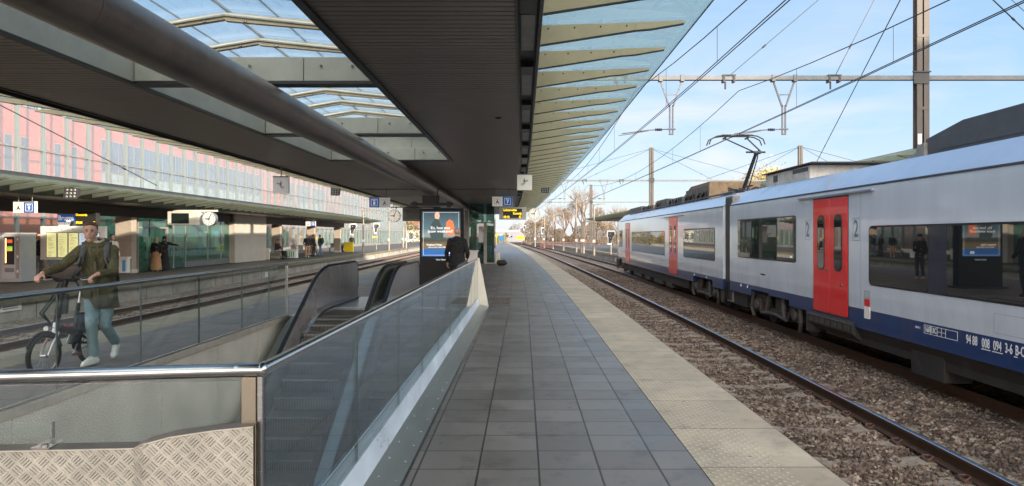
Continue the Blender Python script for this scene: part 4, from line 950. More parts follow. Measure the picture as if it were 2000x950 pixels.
for y in (24.6, 25.3, 26.4, 27.2, 29, 30.2, 33, 35.6, 37.0): q.tube([(6.32,y,2.9),(6.3,y+.1,3.15),(6.32,y+.5,3.05),(6.34,y+.6,2.9)], .03, 6)
q.tube([(6.25,21.2,2.93),(6.25,42,2.93)], .025, 6); q.build('roof_cables', m_black, train, smooth=True)
q = MB(); q.prism([(43.0,2.86),(43.4,3.25),(44.4,2.75),(44.4,2.6)], 'x', 6.5, 8.0); q.build('cab_fairing', m_dark, train)
# pantograph
pan = MB(); cxp, zb = 7.25, 3.0
for sx in (-.45, .45):
    pan.bar((cxp+sx, 21.4, zb), (cxp+sx, 24.1, zb), .07, .07)
for y in (21.5, 22.7, 24.0): pan.bar((cxp-.6, y, zb), (cxp+.6, y, zb), .07, .07)
po = pan.build('pantograph', m_dark, train)
q = MB()
for sx in (-.55, .55):
    for y in (21.5, 24.0): q.lathe([(.04,0),(.07,.01),(.045,.04),(.07,.05),(.045,.08),(.07,.09),(.04,.13)], (cxp+sx, y, zb-.16), 'z', 12)
q.build('insulators', mat('insulator', (.12,.05,.03), .3), po)
knee = (cxp, 22.15, 4.21); foot = (cxp, 23.5, 3.10)
q = MB(); q.cyl(foot, knee, .065, .05); q.build('lower_arm', m_dark, po, smooth=True)
q = MB(); q.cyl((cxp+.12, 23.35, 3.1), (cxp+.1, 22.35, 4.05), .018); q.cyl((cxp+.1, 22.35, 4.05),(cxp+.06,22.1,4.3), .018); q.tube([(cxp-.3,22.2,4.23),(cxp+.3,22.2,4.23)], .03, 8); q.build('guide_rod', m_dark, po)
q = MB()
for s in (-1, 1): q.tube([(cxp+s*.12, 22.1, 4.24), (cxp+s*.38, 24.25, 4.93)], .024, 8)
q.tube([(cxp-.1,22.05,4.2),(cxp+.1,22.05,4.2)], .05, 8); q.build('upper_arm', m_dark, po)
q = MB()
for dy in (-.17, .17):
    q.tube([(cxp-.95, 24.3+dy, 4.72), (cxp-.88, 24.3+dy, 4.90), (cxp-.68, 24.3+dy, 5.0), (cxp-.45, 24.3+dy, 5.03), (cxp+.45, 24.3+dy, 5.03), (cxp+.68, 24.3+dy, 5.0), (cxp+.88, 24.3+dy, 4.90), (cxp+.95, 24.3+dy, 4.72)], .022, 8)
    q.box(cxp-.52, cxp+.52, 24.3+dy-.03, 24.3+dy+.03, 5.035, 5.055)
for s in (-.38, .38): q.bar((cxp+s, 24.1, 4.95), (cxp+s, 24.5, 4.95), .03, .05)
q.build('collector_head', m_bogie, po)
q = MB()
for k in range(26):
    a = rng.uniform(-.55, .55); y = rng.uniform(21.2, 23.9); rr = rng.uniform(.05, .16)
    q.tube([(cxp+a+rr*math.cos(t), y+rr*math.sin(t)*.6, zb+.02+rr*.9*abs(math.sin(t*.7+k))) for t in np.linspace(0, 4.5, 9)], .016, 6)
q.build('springs_and_cables', m_black, po, smooth=True)

# ================================================================== overhead line
m_pole = mat('mast_steel', (.105,.093,.082), .55, .35, noise=.35, nscale=1.5, stretch=(4,4,.4))
m_wire = mat('wire', (.05,.05,.055), .5, .5)
m_beam = mat('portal_steel', (.17,.175,.18), .6, .2, noise=.2, nscale=5)
def mast(x, y, zt, label, tag_plate=False, zb_=0):
    t = thing('catenary_mast', label, 'mast', (x, y, zb_), 'overhead line masts')
    for s in (-1, 1):
        q = MB(); c = x+s*.115
        q.prism([(c-.09,y-.13),(c+.09,y-.13),(c+.09,y-.115),(c+.008,y-.115),(c+.008,y+.115),(c+.09,y+.115),(c+.09,y+.13),(c-.09,y+.13),(c-.09,y+.115),(c-.008,y+.115),(c-.008,y-.115),(c-.09,y-.115)], 'z', zb_, zt)
        q.build('column', m_pole, t)
    z = zb_+1
    while z < zt-.3: q = MB(); q.box(x-.20, x+.20, y-.138, y-.131, z, z+.10); q.build('batten', m_pole, t); z += 2.4
    if tag_plate: q = MB(); q.box(x-.19, x-.06, y-.145, y-.139, 5.0-.35, 5.0); q.build('number_plate', m_white, t)
    return t
mx_ = 13.25
PORT = [23.7, 67.6, 111.0]
mast(mx_, PORT[0], 12.5, 'tall twin steel mast rising behind the near carriage', True)
mast(mx_+off(67.6), PORT[1], 10.0, 'twin steel mast beyond the far end of the train')
mast(mx_+off(111), PORT[2], 9.6, 'distant twin steel mast, third along the line')
mast(27.4+off(67.6), 67.6, 10.2, 'twin steel mast with stays behind the green canopy')
def portal(y, xl, xr, label, drops):
    t = thing('catenary_portal', label, 'portal beam', (0, y, 6.87), 'overhead line portals'); o = off(y)
    q = MB(); z = 6.87
    q.prism([(z-.07,-.09),(z+.07,-.09),(z+.07,-.06),(z-.04,-.06),(z-.04,.06),(z+.07,.06),(z+.07,.09),(z-.07,.09)], 'x', xl+o, xr+o)
    q.v = [(a, y+c, b) for a, b, c in q.v]
    q.build('beam', m_beam, t)
    for x in drops:
        q = MB(); c = x+o
        q.bar((c-.36,y,z-.08),(c-.06,y,z-.95), .05, .05); q.bar((c+.36,y,z-.08),(c+.06,y,z-.95), .05, .05); q.bar((c-.2,y,z-.55),(c+.2,y,z-.55), .03, .03)
        q.bar((c-.05,y,z-.9),(c-.05,y,5.0), .045, .05); q.bar((c+.05,y,z-.9),(c+.05,y,5.0), .045, .05); q.box(c-.075,c+.075,y-.03,y+.03,4.98,5.02); q.box(c-.12,c+.14,y-.04,y+.04,5.15,5.19)
        q.box(c-.42,c-.3,y-.11,y+.11,z-.12,z+.10); q.box(c+.3,c+.42,y-.11,y+.11,z-.12,z+.10)
        dp = q.build('drop_post', m_beam, t)
        q = MB(); q.tube([(c-.1,y,5.17),(c-.75,y,5.14),(c-1.65,y,5.02)], .018, 8); q.tube([(c-.75,y,5.12),(c-1.3,y,5.02),(c-1.75,y+.02,4.96)], .012, 6); q.build('registration_arm', m_beam, dp)
        q = MB(); q.lathe([(.02,-.12),(.05,-.1),(.03,-.06),(.055,-.03),(.03,0),(.055,.03),(.03,.06),(.05,.1),(.02,.12)], (c-.42,y,5.155), 'x', 10); q.build('insulator', m_dark, dp)
    return t
for (y, xl, xr, lab, dr) in ((PORT[0], -14, 19, 'grey portal beam crossing overhead at the near mast', [5.0, 8.75, -11.2]), (PORT[1], -16.5, 26, 'grey portal beam crossing beyond the train roof', [5.0, 8.75, -12.4]), (PORT[2], -18, 24, 'farthest portal beam seen low over the tracks', [5.0, 8.75])):
    pt = portal(y, xl, xr, lab, dr)
    o = off(y)
    for x in (3.3, 6.9, 10.4):
        q = MB(); q.box(x+o-.22, x+o+.22, y-.12, y+.12, 6.93, 6.97); q.box(x+o-.2, x+o-.14, y-.12, y+.12, 6.72, 6.93); q.box(x+o+.14, x+o+.2, y-.12, y+.12, 6.72, 6.93); q.tube([(x+o-.1,y,6.75),(x+o-.1,y,6.5)], .03, 6); q.build('clamp', m_dark, pt)
    q = MB(); q.box(13.0+o, 13.5+o, y-.16, y-.132, 6.66, 7.08); q.box(12.95+o, 13.55+o, y-.2, y-.14, 7.03, 7.07)
    q.build('mast_clamp', m_dark, pt)
# wires
def wire_line(cx, label, spans):
    t = thing('contact_wire', label, 'overhead wires', (cx, 0, 5), 'overhead wires'); zc = 5.02
    q = MB(); yy = ys(-20, 15, 5)+ys(15, 190, 5)[1:]
    q.tube([(cx+off(y)-.02, y, zc) for y in yy], .010, 5, caps=False); q.tube([(cx+off(y)+.04, y, zc) for y in yy], .010, 5, caps=False); q.build('contact_wires', m_wire, t)
    q = MB(); d = MB()
    for a, b_ in spans:
        def zm(y): u = (y-a)/(b_-a); return 6.45-1.05*4*u*(1-u)
        q.tube([(cx+off(y), y, zm(y)) for y in ys(a, b_, 3)], .012, 5, caps=False)
        for k in range(1, 9):
            y = a+(b_-a)*k/9; d.tube([(cx+off(y), y, zm(y)), (cx+off(y), y, zc)], .005, 4, caps=False)
    q.build('messenger_wire', m_wire, t); d.build('droppers', m_wire, t, kind='stuff')
SP = [(-20.2, 23.7), (23.7, 67.6), (67.6, 111), (111, 155)]
wire_line(3.80, 'pair of overhead contact wires above the near right track', SP)
wire_line(7.25, 'overhead wires touching the pantograph above the train', SP)
wire_line(-8.4, 'overhead wires above the near left track', SP)
wire_line(-11.3, 'overhead wires above the far left track', SP)
def stay(label, p, q_, r=.012, sag=0):
    q = MB(); P0 = Vector(p); P1 = Vector(q_)
    q.tube([P0.lerp(P1, k/10)-Vector((0,0,sag*4*(k/10)*(1-k/10))) for k in range(11)], r, 5); c = P0.lerp(P1, .82)
    d = (P1-P0).normalized(); q.tube([c-d*.12, c-d*.05, c+d*.05, c+d*.12], [r, .03, .03, r], 6)
    q.build('stay_wire', m_wire, label=label, cat='stay wire', group='stay wires of the masts')
T0 = (mx_-.1, PORT[0], 12.3)
stay('stay from near mast top to the left clamp on the portal beam', T0, (6.9, PORT[0], 6.98))
stay('stay from near mast top to the middle clamp on the portal beam', T0, (10.4, PORT[0], 6.98))
stay('steep stay running down from the near mast to the green canopy', (12.6, 22.5, 10.4), (18.4, 45, 6.0), .02)
stay('stay from near mast top to the far right of the beam', T0, (19, PORT[0], 7.0))
stay('thin cross wire high at the top right', (9.5, 17, 8.9), (14.6, 20.5, 7.4), .018)
stay('second thin cross wire high at the top right', (12.0, 18, 9.5), (17.6, 22.5, 8.2), .012)
T1 = (mx_+off(67.6), 67.6, 9.9)
for x, s in ((6.9, 'left'), (2.5, 'far left'), (19, 'right'), (24, 'far right')): stay('stay from second mast down to the %s of its beam' % s, T1, (x+off(67.6), 67.6, 6.98), .015)
T2 = (27.4+off(67.6), 67.6, 10.1)
for x, s in ((18.5, 'long left'), (21.8, 'short left'), (33, 'short right'), (39, 'long right')): stay('%s stay from the mast behind the green canopy' % s, T2, (x+off(67.6), 67.6, 7.0), .02)
stay('diagonal wire crossing the left skyline below the canopy', (-13.9, 15.5, 5.75), (-12.6, 24.5, 3.35), .014)
# ================================================================== signs, clocks and displays under our canopy
m_led = mat('amber_led', (.9,.6,.02), .5, emit=(1,.66,.02), es=1.0)
m_screen = mat('display_black', (.012,.02,.017), .25)
m_signgrey = mat('sign_back_grey', (.22,.22,.22), .5)
m_ink = mat('ink_black', (.01,.01,.012), .5)
m_pict = mat('pictogram_green', (.02,.10,.09), .5)
m_signglow = mat('sign_glow_white', (.8,.76,.68), .5, emit=(.8,.76,.68), es=.13)  # faint glow added so sign faces stand out in the shade
m_dial = mat('clock_dial', (.85,.82,.72), .5, emit=(.85,.82,.72), es=.22)  # dial glow added to brighten the shaded clocks
m_bluesign = mat('sign_blue_glow', (.012,.075,.25), .4, emit=(.012,.075,.25), es=.25)  # added glow lifts the blue panels under the canopies
m_letterglow = mat('sign_letter_glow', (.8,.8,.8), .5, emit=(.8,.8,.8), es=.22)  # lettering brightened by an added glow too
m_clockrim = mat('clock_rim', (.45,.43,.40), .4, .4)
m_clockred = mat('clock_red', (.6,.03,.02), .5)
def hang(parent, x, y, z0, z1, r=.012): q = MB(); q.cyl((x,y,z0),(x,y,z1), r, n=8); q.lathe([(r*2.4,0),(r*2.4,.02)], (x,y,z1-.02), 'z', 10); return q.build('hanger_rod', m_galv, parent, smooth=30)
def letter_icon(mb, x, y, z, s):                                # a small stepped emblem on a blue field
    mb.prism(rrect_xz(x, z, s, s, s*.12), 'y', y-.002, y)
def rrect_xz(cx, cz, w_, h, r): return [(cx+a, cz+b) for a, b in rrect(-w_/2, w_/2, -h/2, h/2, r, 4)]
def ring_xz(cx, cz, w_, h, t):
    return [(cx-w_/2,cz-h/2,w_,t),(cx-w_/2,cz+h/2-t,w_,t),(cx-w_/2,cz-h/2+t,t,h-2*t),(cx+w_/2-t,cz-h/2+t,t,h-2*t)]
def track_sign(label, x0, y, z0, wd, h, num, blue_left, rods, zroof, white=m_signglow):
    t = thing('track_sign', label, 'track sign', (x0+wd/2, y, z0), 'hanging track signs')
    q = MB(); q.box(x0, x0+wd, y, y+.14, z0, z0+h); q.build('sign_box', white, t, bevel=.006)
    q = MB(); q.box(x0, x0+wd, y-.003, y, z0+h-.03, z0+h); q.build('top_strip', m_signgrey, t)
    bx = x0 if blue_left else x0+wd/2; wx = x0+wd/2 if blue_left else x0
    q = MB(); q.box(bx+.003, bx+wd/2-.003, y-.006, y-.0005, z0+.004, z0+h-.035); bp = q.build('blue_panel', m_bluesign, t)
    c = bx+wd/4; cz = z0+h/2-.012; s = h*.66
    q = MB()
    for a in ring_xz(c, cz, s*.92, s, .012): q.box(a[0], a[0]+a[2], y-.010, y-.006, a[1], a[1]+a[3])
    q.build('number_frame', m_letterglow, bp)
    text(num, s*.66, (c, y-.010, cz-s*.12), m_letterglow, bp, 'number', FRONT, bold=.004)
    text('Spoor', s*.20, (c, y-.010, cz+s*.34), m_letterglow, bp, 'word', FRONT, bold=.002)
    c = wx+wd/4
    q = MB()
    for a in ring_xz(c, cz, s*.86, s*.9, .005): q.box(a[0], a[0]+a[2], y-.004, y-.0005, a[1], a[1]+a[3])
    q.build('zone_frame', m_signgrey, t)
    text('A', s*.72, (c, y-.004, cz-s*.12), m_ink, t, 'zone_letter', FRONT, bold=.004)
    text('Zone', s*.2, (c, y-.004, cz+s*.28), m_signgrey, t, 'word', FRONT)
    for r_ in rods: hang(t, x0+wd*r_, y+.07, z0+h, zroof)
    return t
track_sign('white and blue track 7 sign hanging above the walkway', P(961.5,28), 28, Zp(403,28), 40*28/F, 20*28/F, '7', False, (.12,.82), 3.5)
track_sign('blue and white track 8 sign hanging left of the pipe', P(721,28), 28, Zp(405.5,28), 40*28/F, 20.5*28/F, '8', True, (.12,.82), 3.5, mat('sign_shade_white', (.6,.6,.6), .5, emit=(.6,.6,.6), es=.12))  # duller white with shade in its colour, plus a faint added glow
q = MB(); q.tube([(-6.4+off(28), 28.2, 3.46), (.0+off(28), 28.2, 3.46)], .02, 8); q.build('ceiling_conduit', m_galv, label='thin conduit across the dark ceiling above the track signs', cat='conduit', smooth=True)
def pict_sign(label, x, y, z, s, zroof, m, flip, mp_):
    t = thing('escalator_sign', label, 'escalator sign', (x, y, z), 'hanging escalator signs')
    q = MB(); q.box(x-s/2, x+s/2, y, y+.11, z, z+s*1.1); q.build('sign_box', m, t, bevel=.005)
    q = MB(); q.box(x-s/2, x+s/2, y-.003, y, z+s*1.02, z+s*1.1); q.build('top_strip', m_signgrey, t)
    k = -1 if flip else 1; cz = z+s*.5; L_ = s*.2
    pts = [(-1.15,-.75),(-.75,-.85),(-.35,-.8),(.55,.45),(1.15,.5),(1.2,.75),(.4,.75),(-.5,-.4),(-1.1,-.4)]
    q = MB(); q.tube([(x+k*a*L_, y-.003, cz+b*L_) for a, b in pts], .0065, 6, closed=True)
    q.tube([(x+k*-.15*L_, y-.003, cz+.1*L_), (x+k*-.1*L_, y-.003, cz+.9*L_)], .012, 6); q.tube([(x+k*-.5*L_, y-.003, cz+.55*L_), (x+k*.35*L_, y-.003, cz+.6*L_)], .006, 6); q.ball((x+k*-.12*L_, y-.003, cz+1.15*L_), (.016,.004,.016), 10, 6)
    q.build('pictogram', mp_, t); hang(t, x, y+.05, z+s*1.1, zroof, .014)
pict_sign('white escalator sign under the service trough on the right', P(1024.5,19.5), 19.5, Zp(371.5,19.5), .41, 3.52, m_signglow, False, m_pict)
pict_sign('grey escalator sign at the left edge of the canopy', P(548,19), 19, Zp(378,19), .42, 3.5, mat('sign_grey_face', (.55,.54,.52), .5, emit=(.5,.5,.5), es=.12), True, m_ink)  # weak glow added to brighten this sign face
def flat(mb, p, q, w_):                          # a flat strip lying in the dial's plane
    p = Vector(p); q = Vector(q); d = (q-p).normalized(); n = Vector((d.z, 0, -d.x))*w_/2; t = Vector((0,-.003,0))
    mb.add([p-n, p+n, q+n, q-n, p-n+t, p+n+t, q+n+t, q-n+t], [(0,1,2,3),(7,6,5,4),(0,4,5,1),(1,5,6,2),(2,6,7,3),(3,7,4,0)])
def clock(parent, c, r, face='front', dep=.12):
    """a round platform clock showing four minutes past nine"""
    x, y, z = c; t = thing('platform_clock', parent, 'clock', (x, y, z), 'round platform clocks')
    q = MB(); q.lathe([(r*.9,0),(r,0),(r,dep),(r*.9,dep)], (x, y, z), 'y', 32); q.build('clock_case', m_clockrim, t, smooth=30)
    q = MB(); q.lathe([(.0,-.004),(r*.93,-.004),(r*.93,.0),(0,.0)], (x, y, z), 'y', 32); d = q.build('dial', m_dial, t)
    q = MB()
    for k in range(12):
        a = PI/6*k; L_ = .2 if k % 3 == 0 else .15
        p0 = (x+math.sin(a)*r*.86, y-.007, z+math.cos(a)*r*.86); p1 = (x+math.sin(a)*r*(.86-L_), y-.007, z+math.cos(a)*r*(.86-L_)); flat(q, p0, p1, .018*r/.3)
    q.build('hour_marks', m_ink, d)
    for nm, a, L_, wd, m in (('hour_hand', R(272), .52, .035, m_ink), ('minute_hand', R(24), .8, .026, m_ink), ('second_hand', R(165), .6, .012, m_clockred)):
        q = MB(); flat(q, (x-math.sin(a)*r*.15, y-.012, z-math.cos(a)*r*.15), (x+math.sin(a)*r*L_, y-.012, z+math.cos(a)*r*L_), wd*r/.3); q.build(nm, m, d)
    return t
def display(label, x0, x1, y, z0, z1, lines, mf, sx0=.12, sx1=.86, dep=.3, blank=False):
    t = thing('departure_display', label, 'departure display', ((x0+x1)/2, y, z0), 'departure displays')
    q = MB(); q.box(x0, x1, y, y+dep, z0, z1); q.build('housing', mf, t, bevel=.012)
    a, b_ = x0+(x1-x0)*sx0, x0+(x1-x0)*sx1; q = MB(); q.box(a, b_, y-.006, y+.001, z0+.06*(z1-z0)/.5, z1-.07*(z1-z0)/.5); s = q.build('screen', m_screen, t)
    H = (z1-z0)
    if blank:
        q = MB()
        for k in range(3):
            for j in range(9): q.box(a+.02+j*(b_-a-.03)/9, a+.02+(j+.85)*(b_-a-.03)/9, y-.008, y-.006, z0+.16*H+k*.25*H, z0+.35*H+k*.25*H)
        q.build('screen_cells', mat('display_cell', (.03,.055,.045), .35), s)
    for txt, fx, fz, al in lines: text(txt, H*.26, (a+(b_-a)*fx, y-.009, z0+H*fz), m_led, s, 'led_text', FRONT, align=al, bold=.0015, extrude=.001, spacing=1.02, xs=.82)
    return t
d = display('lit departure display for Kortrijk under the track 7 sign', P(975,30), P(1028,30), 30, Zp(429,30), Zp(405,30), [('Lichtervelde', .02, .76, 'LEFT'), ('Kortrijk', .98, .48, 'RIGHT'), ('09:10', .03, .2, 'LEFT'), ('IC', .97, .2, 'RIGHT')], m_cream, .14, .845)
q = MB(); q.tube([(P(1025,30),30.1,2.87),(P(1046,30),30.1,2.87)], .022, 8); q.tube([(P(1040,30),30.1,2.87),(P(1041,30),30.1,2.96),(P(1045,30),30.1,2.96),(P(1045,30),30.1,2.82)], .014, 6); q.build('clock_arm', m_galv, d)
clock('cream clock beside the lit Kortrijk display', (P(1043,30), 30.0, Zp(418,30)), 11.3*30/F)
d2 = display('blank departure display behind the advertising column', P(786,30), P(842,30), 30, Zp(432,30), Zp(406.5,30), [], m_signgrey, .13, .8, blank=True)
q = MB(); q.tube([(P(762,30),30.1,2.83),(P(860,30),30.1,2.83)], .022, 8); q.tube([(P(768,30),30.1,2.83),(P(768,30),30.1,2.92),(P(773,30),30.1,2.92),(P(773,30),30.1,2.75)], .014, 6); q.build('clock_arm', m_dark, d2)
clock('grey-faced clock left of the advertising column', (P(769.5,30), 30.0, Zp(422,30)), 12.3*30/F)
def floodlight(label, x, y, z, s, zroof, arm=True):
    t = thing('floodlight', label, 'floodlight', (x, y, z), 'dark floodlights under the canopies')
    q = MB(); q.add([(x-s*.5,y,z),(x+s*.42,y,z-s*.04),(x+s*.5,y+.05,z+s*.72),(x-s*.5,y+.05,z+s*.8),(x-s*.4,y+.22,z+.08),(x+s*.36,y+.22,z+.08),(x+s*.4,y+.22,z+s*.66),(x-s*.4,y+.22,z+s*.7)],
        [(0,3,2,1),(4,5,6,7),(0,1,5,4),(1,2,6,5),(2,3,7,6),(3,0,4,7)]); q.build('lamp_housing', m_dark, t)
    q = MB()
    for i in range(3):
        for j in range(3): q.ball((x-s*.28+i*s*.27, y+.008+.017*j, z+s*(.14+.23*j)), (s*.09,.018,s*.085), 8, 5)
    q.build('lamp_cells', m_galv, t)
    q = MB(); q.bar((x-s*.35,y+.1,z+s*.76),(x-s*.15,y+.1,zroof), .02, .02); q.bar((x+s*.35,y+.1,z+s*.7),(x+s*.2,y+.1,zroof), .02, .02); q.build('bracket', m_beige, t)
floodlight('dark floodlight under the right glass wing', P(1065,31), 31, Zp(377,31), .36, 3.72)
floodlight('dark floodlight under the left edge of our canopy', P(655,28), 28, Zp(382,28), .38, 3.7)
q = MB(); q.ball((P(973,11.3), 11.3, 3.495), (.055,.03,.02), 12, 6); q.build('smoke_detector', m_black, label='small dark sensor on the slatted ceiling', cat='ceiling sensor')
# ---- advertising column
K = 22.0; kx0, kx1 = P(819.5,K), P(906,K)
k = thing('advertising_column', 'black advertising column with lit blue weekend poster', 'advertising column', ((kx0+kx1)/2, K, 0))
q = MB(); q.prism([(kx0,0),(kx1,0),(kx1,2.46),(kx0+.05,2.50),(kx0,2.45)], 'y', K, K+.30); q.build('case', mat('kiosk_black', (.008,.009,.010), .4, spec=.25), k, bevel=.012)
q = MB(); q.box(kx0-.05, kx1+.05, K-.22, K+.5, .0, .06); q.build('plinth', m_black, k, bevel=.01)
px0, px1, pz0, pz1 = P(824,K), P(899,K), Zp(501,K), Zp(413,K)
pm = bpy.data.materials.new('poster'); pm.use_nodes = True; t = pm.node_tree; pb = t.nodes['Principled BSDF']
uv = t.nodes.new('ShaderNodeUVMap'); s = t.nodes.new('ShaderNodeSeparateXYZ'); t.links.new(uv.outputs[0], s.inputs[0]); r = t.nodes.new('ShaderNodeValToRGB')
for i, (a, c) in enumerate([(0,(.004,.18,.62)),(.165,(.0045,.19,.62)),(.17,(.25,.19,.08)),(.28,(.24,.17,.06)),(.34,(.05,.05,.03)),(.40,(.06,.09,.08)),(.44,(.42,.5,.5)),(.62,(.10,.26,.33)),(1,(.02,.09,.14))]):
    el = r.color_ramp.elements[i] if i < 2 else r.color_ramp.elements.new(a)
    el.position = a; el.color = (*c, 1)
nz = t.nodes.new('ShaderNodeTexNoise'); nz.inputs['Scale'].default_value = 7; t.links.new(uv.outputs[0], nz.inputs['Vector'])
ad = t.nodes.new('ShaderNodeMath'); ad.operation = 'MULTIPLY_ADD'; ad.inputs[1].default_value = .04; t.links.new(nz.outputs['Fac'], ad.inputs[0]); t.links.new(s.outputs[1], ad.inputs[2])
sb = t.nodes.new('ShaderNodeMath'); sb.operation = 'SUBTRACT'; sb.inputs[1].default_value = .02; t.links.new(ad.outputs[0], sb.inputs[0])
t.links.new(sb.outputs[0], r.inputs[0]); t.links.new(r.outputs[0], pb.inputs['Base Color']); t.links.new(r.outputs[0], pb.inputs['Emission Color']); pb.inputs['Emission Strength'].default_value = .15; pb.inputs['Roughness'].default_value = .2
q = MB(); q.box(px0, px1, K-.006, K-.001, pz0, pz1); po = q.build('poster', pm, k, uvf=lambda x,y,z: ((x-px0)/(px1-px0), (z-pz0)/(pz1-pz0)))
W_ = px1-px0; H_ = pz1-pz0
def blob(name, pts, m, dy=.0):
    q = MB(); q.prism([(px0+a*W_, pz0+b*H_) for a, b in pts], 'y', K-.008-dy, K-.006); return q.build(name, m, po)
e_dark = mat('poster_dark', (.03,.05,.05), .4, emit=(.03,.05,.05), es=.7); e_or = mat('poster_orange', (.55,.12,.04), .4, emit=(.55,.12,.04), es=.8); e_sk = mat('poster_skin', (.6,.36,.25), .4, emit=(.6,.36,.25), es=.6); e_wh = mat('poster_white', (.9,.9,.9), .4, emit=(.9,.92,.95), es=.45)
blob('poster_figure', [(.22,.44),(.2,.62),(.27,.76),(.36,.84),(.45,.80),(.5,.68),(.55,.62),(.56,.42),(.45,.36),(.3,.36)], e_dark)
blob('poster_figure', [(.64,.48),(.62,.62),(.64,.76),(.72,.82),(.81,.78),(.84,.66),(.84,.52),(.78,.46)], e_or)
blob('poster_figure', [(.34,.84),(.33,.93),(.38,.985),(.44,.98),(.47,.9),(.44,.82)], e_sk, .001)
text('En, hoe was', .125, ((px0+px1)/2-.02, K-.011, pz0+H_*.63), e_wh, po, 'poster_text', bold=.0015, extrude=.001); text('jouw weekend?', .125, ((px0+px1)/2-.02, K-.011, pz0+H_*.555), e_wh, po, 'poster_text', bold=.0015, extrude=.001)
text('Weekend Ticket', .07, (px0+W_*.32, K-.011, pz0+H_*.255), e_wh, po, 'poster_text', bold=.002, extrude=.001); text('Heen en terug vanaf vrijdag', .05, (px0+W_*.40, K-.011, pz0+H_*.205), e_wh, po, 'poster_text', bold=.001, extrude=.001)
q = MB()
for a in ring_xz((px0+px1)/2, (pz0+pz1)/2, W_*.92, H_*.95, .006): q.box(a[0], a[0]+a[2], K-.009, K-.006, a[1], a[1]+a[3])
q.build('poster_border', e_wh, po)
q = MB(); q.prism(rrect_xz(px0+W_*.74, pz0+H_*.085, .13, .075, .03), 'y', K-.010, K-.006); q.build('poster_logo', e_wh, po); text('B', .06, (px0+W_*.74, K-.013, pz0+H_*.085), m_bluesign, po, 'poster_text', extrude=.001)
text('Clear Channel', .06, ((px0+px1)/2+.02, K-.004, Zp(507.5,K)), e_wh, k, 'maker_name', extrude=.001)
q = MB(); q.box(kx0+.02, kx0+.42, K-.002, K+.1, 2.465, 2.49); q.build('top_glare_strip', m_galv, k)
# ---- bracket at the pipe, column and the glass lift behind the column
q = MB(); y = 24.5; xc = -3.1+off(y)
q.box(xc-.28, xc+.30, y-.1, y+.1, 2.74, 3.0); q.tube([(xc+.22,y-.12,2.75),(xc+.30,y-.12,2.9),(xc+.24,y-.12,3.05),(xc+.27,y-.12,3.25)], .02, 6); q.box(xc-.7,xc+.75,y+.02,y+.1,2.66,2.76); q.box(xc-.62,xc-.5,y-.02,y+.1,2.6,2.8); q.box(xc+.55,xc+.68,y-.02,y+.1,2.6,2.8)
q.build('pipe_bracket', m_dark, label='dark bracket clamped below the end of the roof pipe', cat='pipe bracket')
YL = 41.5
q = MB(); c0, c1 = P(901,38), P(914.5,38); q.box(c0, c1, 38, 38.4, 0, 3.02); q.box(c0-.03, c1+.03, 37.97, 38.43, 0, .12); q.build('canopy_column', mat('column_greige', (.32,.29,.25), .5, noise=.1), label='greige column beside the lift carrying the roof pipe', cat='column', bevel=.01)
m_liftglass = glass('lift_glass', (.52,.62,.58), .9, body=.10, bodyc=(.25,.36,.33))
lf = thing('lift_shaft', 'green glass lift shaft with a poster on its door', 'lift shaft', (P(940,YL), YL, 0))
lx0, lx1 = P(915.5,YL), P(965,YL); xm0, xm1 = P(945,YL), P(951,YL)
q = MB(); q.box(lx0, lx1, YL+2.2, YL+2.24, 0, 3.48); q.box(lx0, lx0+.03, YL+.05, YL+2.2, 0, 3.48); q.build('glass_wall', m_liftglass, lf)
q = MB(); q.box(xm1, lx1, YL, YL+.02, .06, 3.48); q.build('glass_wall', m_liftglass, lf); q = MB(); q.box(lx1-.02, lx1, YL+.04, YL+2.2, .06, 3.48); q.build('glass_wall', m_liftglass, lf)
q = MB(); q.box(lx0+.03, xm0, YL+.02, YL+.05, .0, 2.35); dr = q.build('lift_door', m_liftglass, lf)
q = MB(); q.box(lx0, xm0-.0, YL, YL+.02, 2.42, 3.48); q.build('glass_wall', m_liftglass, lf)
q = MB(); q.box(lx0, xm0, YL-.03, YL+.05, 2.35, 2.42); q.box(xm0, xm1, YL-.03, YL+.06, 0, 2.42); q.box(xm1, lx1+.05, YL-.04, YL+.04, 0, .06); q.box(lx0-.0, lx0+.03, YL-.02, YL+.05, 0, 3.48); q.build('door_frame', m_galv, lf)
q = MB(); q.box(P(949,YL), P(950.2,YL), YL-.05, YL-.035, 2.45, 3.5); q.box(lx1-.03, lx1+.01, YL-.02, YL+.04, .06, 3.5); q.build('post', m_dark, lf)
q = MB(); q.box(P(935,YL), P(944.3,YL), YL+.0, YL+.015, Zp(474,YL), Zp(446,YL)); pp = q.build('poster', m_white, dr)
q = MB(); q.box(P(934.6,YL), P(944.3,YL), YL-.004, YL-.0005, Zp(447,YL), Zp(442.5,YL)); q.build('poster_head', m_red, pp); text('YN', .22, (P(939.8,YL), YL-.004, Zp(450.5,YL)), mat('poster_teal', (.02,.25,.3), .5), pp, 'poster_text', bold=.004)
q = MB()
for a in ring_xz(P(930.5,YL), Zp(459,YL), .18, .18, .02): q.box(a[0], a[0]+a[2], YL+.0, YL+.015, a[1], a[1]+a[3])
q.build('warning_sticker', m_red, dr)
q = MB(); q.box(lx1+.06, lx1+.30, YL+.1, YL+1.7, 0, .62); q.build('low_cabinet', m_cream, label='low pale cabinet at the right side of the lift', cat='cabinet', bevel=.02)
